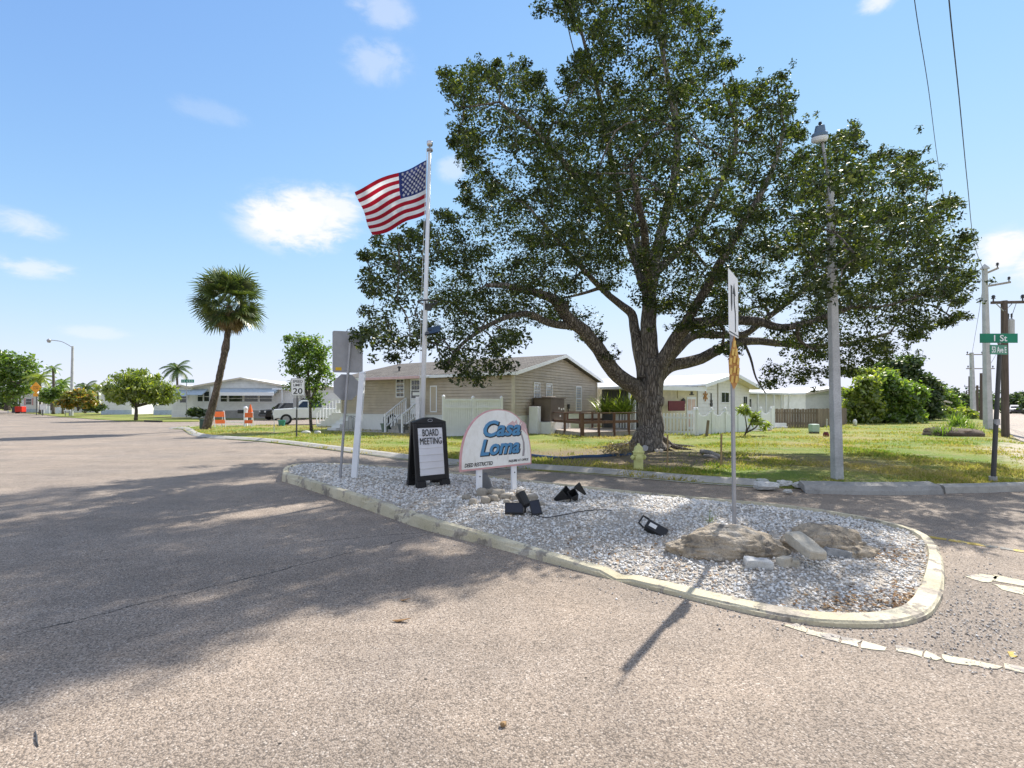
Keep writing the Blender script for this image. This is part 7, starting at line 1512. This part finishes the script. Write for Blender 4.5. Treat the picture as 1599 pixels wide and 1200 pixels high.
az_ = mth('ARCTAN2', sp.outputs[0], sp.outputs[1]); el_ = mth('ARCSINE', sp.outputs[2])
nz = nt.nodes.new('ShaderNodeTexNoise'); nz.inputs['Scale'].default_value = 6.5; nz.inputs['Detail'].default_value = 9; nz.inputs['Roughness'].default_value = .62; nz.inputs['Distortion'].default_value = .7
mp = nt.nodes.new('ShaderNodeMapping'); mp.inputs['Scale'].default_value = (1, 1, 2.2); nt.links.new(tc.outputs['Generated'], mp.inputs['Vector']); nt.links.new(mp.outputs[0], nz.inputs['Vector'])
nf = nt.nodes.new('ShaderNodeTexNoise'); nf.inputs['Scale'].default_value = 24; nf.inputs['Detail'].default_value = 6; nf.inputs['Roughness'].default_value = .65; nf.inputs['Distortion'].default_value = .5; nt.links.new(mp.outputs[0], nf.inputs['Vector'])
nzz = mth('ADD', mth('MULTIPLY', nz.outputs['Fac'], .68), mth('MULTIPLY', nf.outputs['Fac'], .32))
total = None
for px, py, rx, ry, amt in ((470, 345, 105, 50, 1.25), (520, 325, 60, 36, .9), (420, 355, 60, 26, .6), (35, 350, 75, 24, .55), (50, 418, 85, 18, .6), (590, 95, 80, 34, .34), (600, 20, 75, 26, .36), (1370, 2, 55, 18, .8), (1570, 392, 60, 36, 1.3), (1625, 400, 60, 45, 1.3), (150, 520, 60, 12, .35), (330, 175, 90, 18, .14), (705, 262, 30, 22, .4), (560, 8, 40, 12, .3)):
    d = Vector(((px - CX) / F, 1, -(py - HY) / F)).normalized(); a0, e0 = math.atan2(d.x, d.y), math.asin(d.z); c2 = d.y
    da = mth('MULTIPLY', mth('SUBTRACT', az_, a0), 1 / (1.35 * rx / F * c2 * c2 + 1e-6) ** 1); de = mth('MULTIPLY', mth('SUBTRACT', el_, e0), 1 / (1.35 * ry / F * c2))
    q = mth('SUBTRACT', 1.0, mth('SQRT', mth('ADD', mth('MULTIPLY', da, da), mth('MULTIPLY', de, de))))
    q = mth('MAXIMUM', q, 0.0)
    sm = nt.nodes.new('ShaderNodeMapRange'); sm.interpolation_type = 'SMOOTHSTEP'; sm.inputs[1].default_value = .50; sm.inputs[2].default_value = .74
    nt.links.new(mth('ADD', nzz, mth('MULTIPLY', q, .27)), sm.inputs[0])
    sf = nt.nodes.new('ShaderNodeMapRange'); sf.interpolation_type = 'SMOOTHSTEP'; sf.inputs[1].default_value = 0; sf.inputs[2].default_value = .55; nt.links.new(q, sf.inputs[0])
    g = mth('MULTIPLY', mth('MULTIPLY', sm.outputs[0], sf.outputs[0]), amt)
    total = g if total is None else mth('MAXIMUM', total, g)
# white cloud field added out of view, overhead and behind, to lift shaded fill
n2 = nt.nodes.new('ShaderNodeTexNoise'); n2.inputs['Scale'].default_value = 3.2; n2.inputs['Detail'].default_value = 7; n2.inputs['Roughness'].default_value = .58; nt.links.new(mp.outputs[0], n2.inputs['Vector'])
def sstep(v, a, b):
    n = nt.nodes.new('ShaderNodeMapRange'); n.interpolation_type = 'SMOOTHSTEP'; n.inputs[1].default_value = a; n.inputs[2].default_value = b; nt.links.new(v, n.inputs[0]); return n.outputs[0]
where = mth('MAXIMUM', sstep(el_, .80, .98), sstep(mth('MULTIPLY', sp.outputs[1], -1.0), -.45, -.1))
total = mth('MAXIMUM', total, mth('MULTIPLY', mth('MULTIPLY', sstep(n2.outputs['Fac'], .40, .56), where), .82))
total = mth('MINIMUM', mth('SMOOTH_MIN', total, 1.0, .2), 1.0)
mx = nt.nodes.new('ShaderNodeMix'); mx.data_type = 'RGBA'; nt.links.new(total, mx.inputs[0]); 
# the camera's shoulder: the sky's bright end rolls off channel by channel
ss = nt.nodes.new('ShaderNodeSeparateColor'); cc_ = nt.nodes.new('ShaderNodeCombineColor'); nt.links.new(sky.outputs[0], ss.inputs[0])
for i, (gain, lim) in enumerate(((1.02, 3.5), (1.02, 3.6), (1.14, 4.25))):
    x_ = mth('MULTIPLY', ss.outputs[i], gain); y_ = mth('DIVIDE', x_, mth('POWER', mth('ADD', 1.0, mth('POWER', mth('DIVIDE', x_, lim), 3.0)), 1 / 3)); nt.links.new(y_, cc_.inputs[i])
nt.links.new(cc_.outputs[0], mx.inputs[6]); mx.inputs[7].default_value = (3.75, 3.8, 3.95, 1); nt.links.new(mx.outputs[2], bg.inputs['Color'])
S.view_settings.view_transform = 'Standard'; S.view_settings.look = 'None'; S.view_settings.exposure = 1.35; S.view_settings.gamma = 1
S.cycles.max_bounces = 8; S.cycles.transparent_max_bounces = 8; S.cycles.use_denoising = True
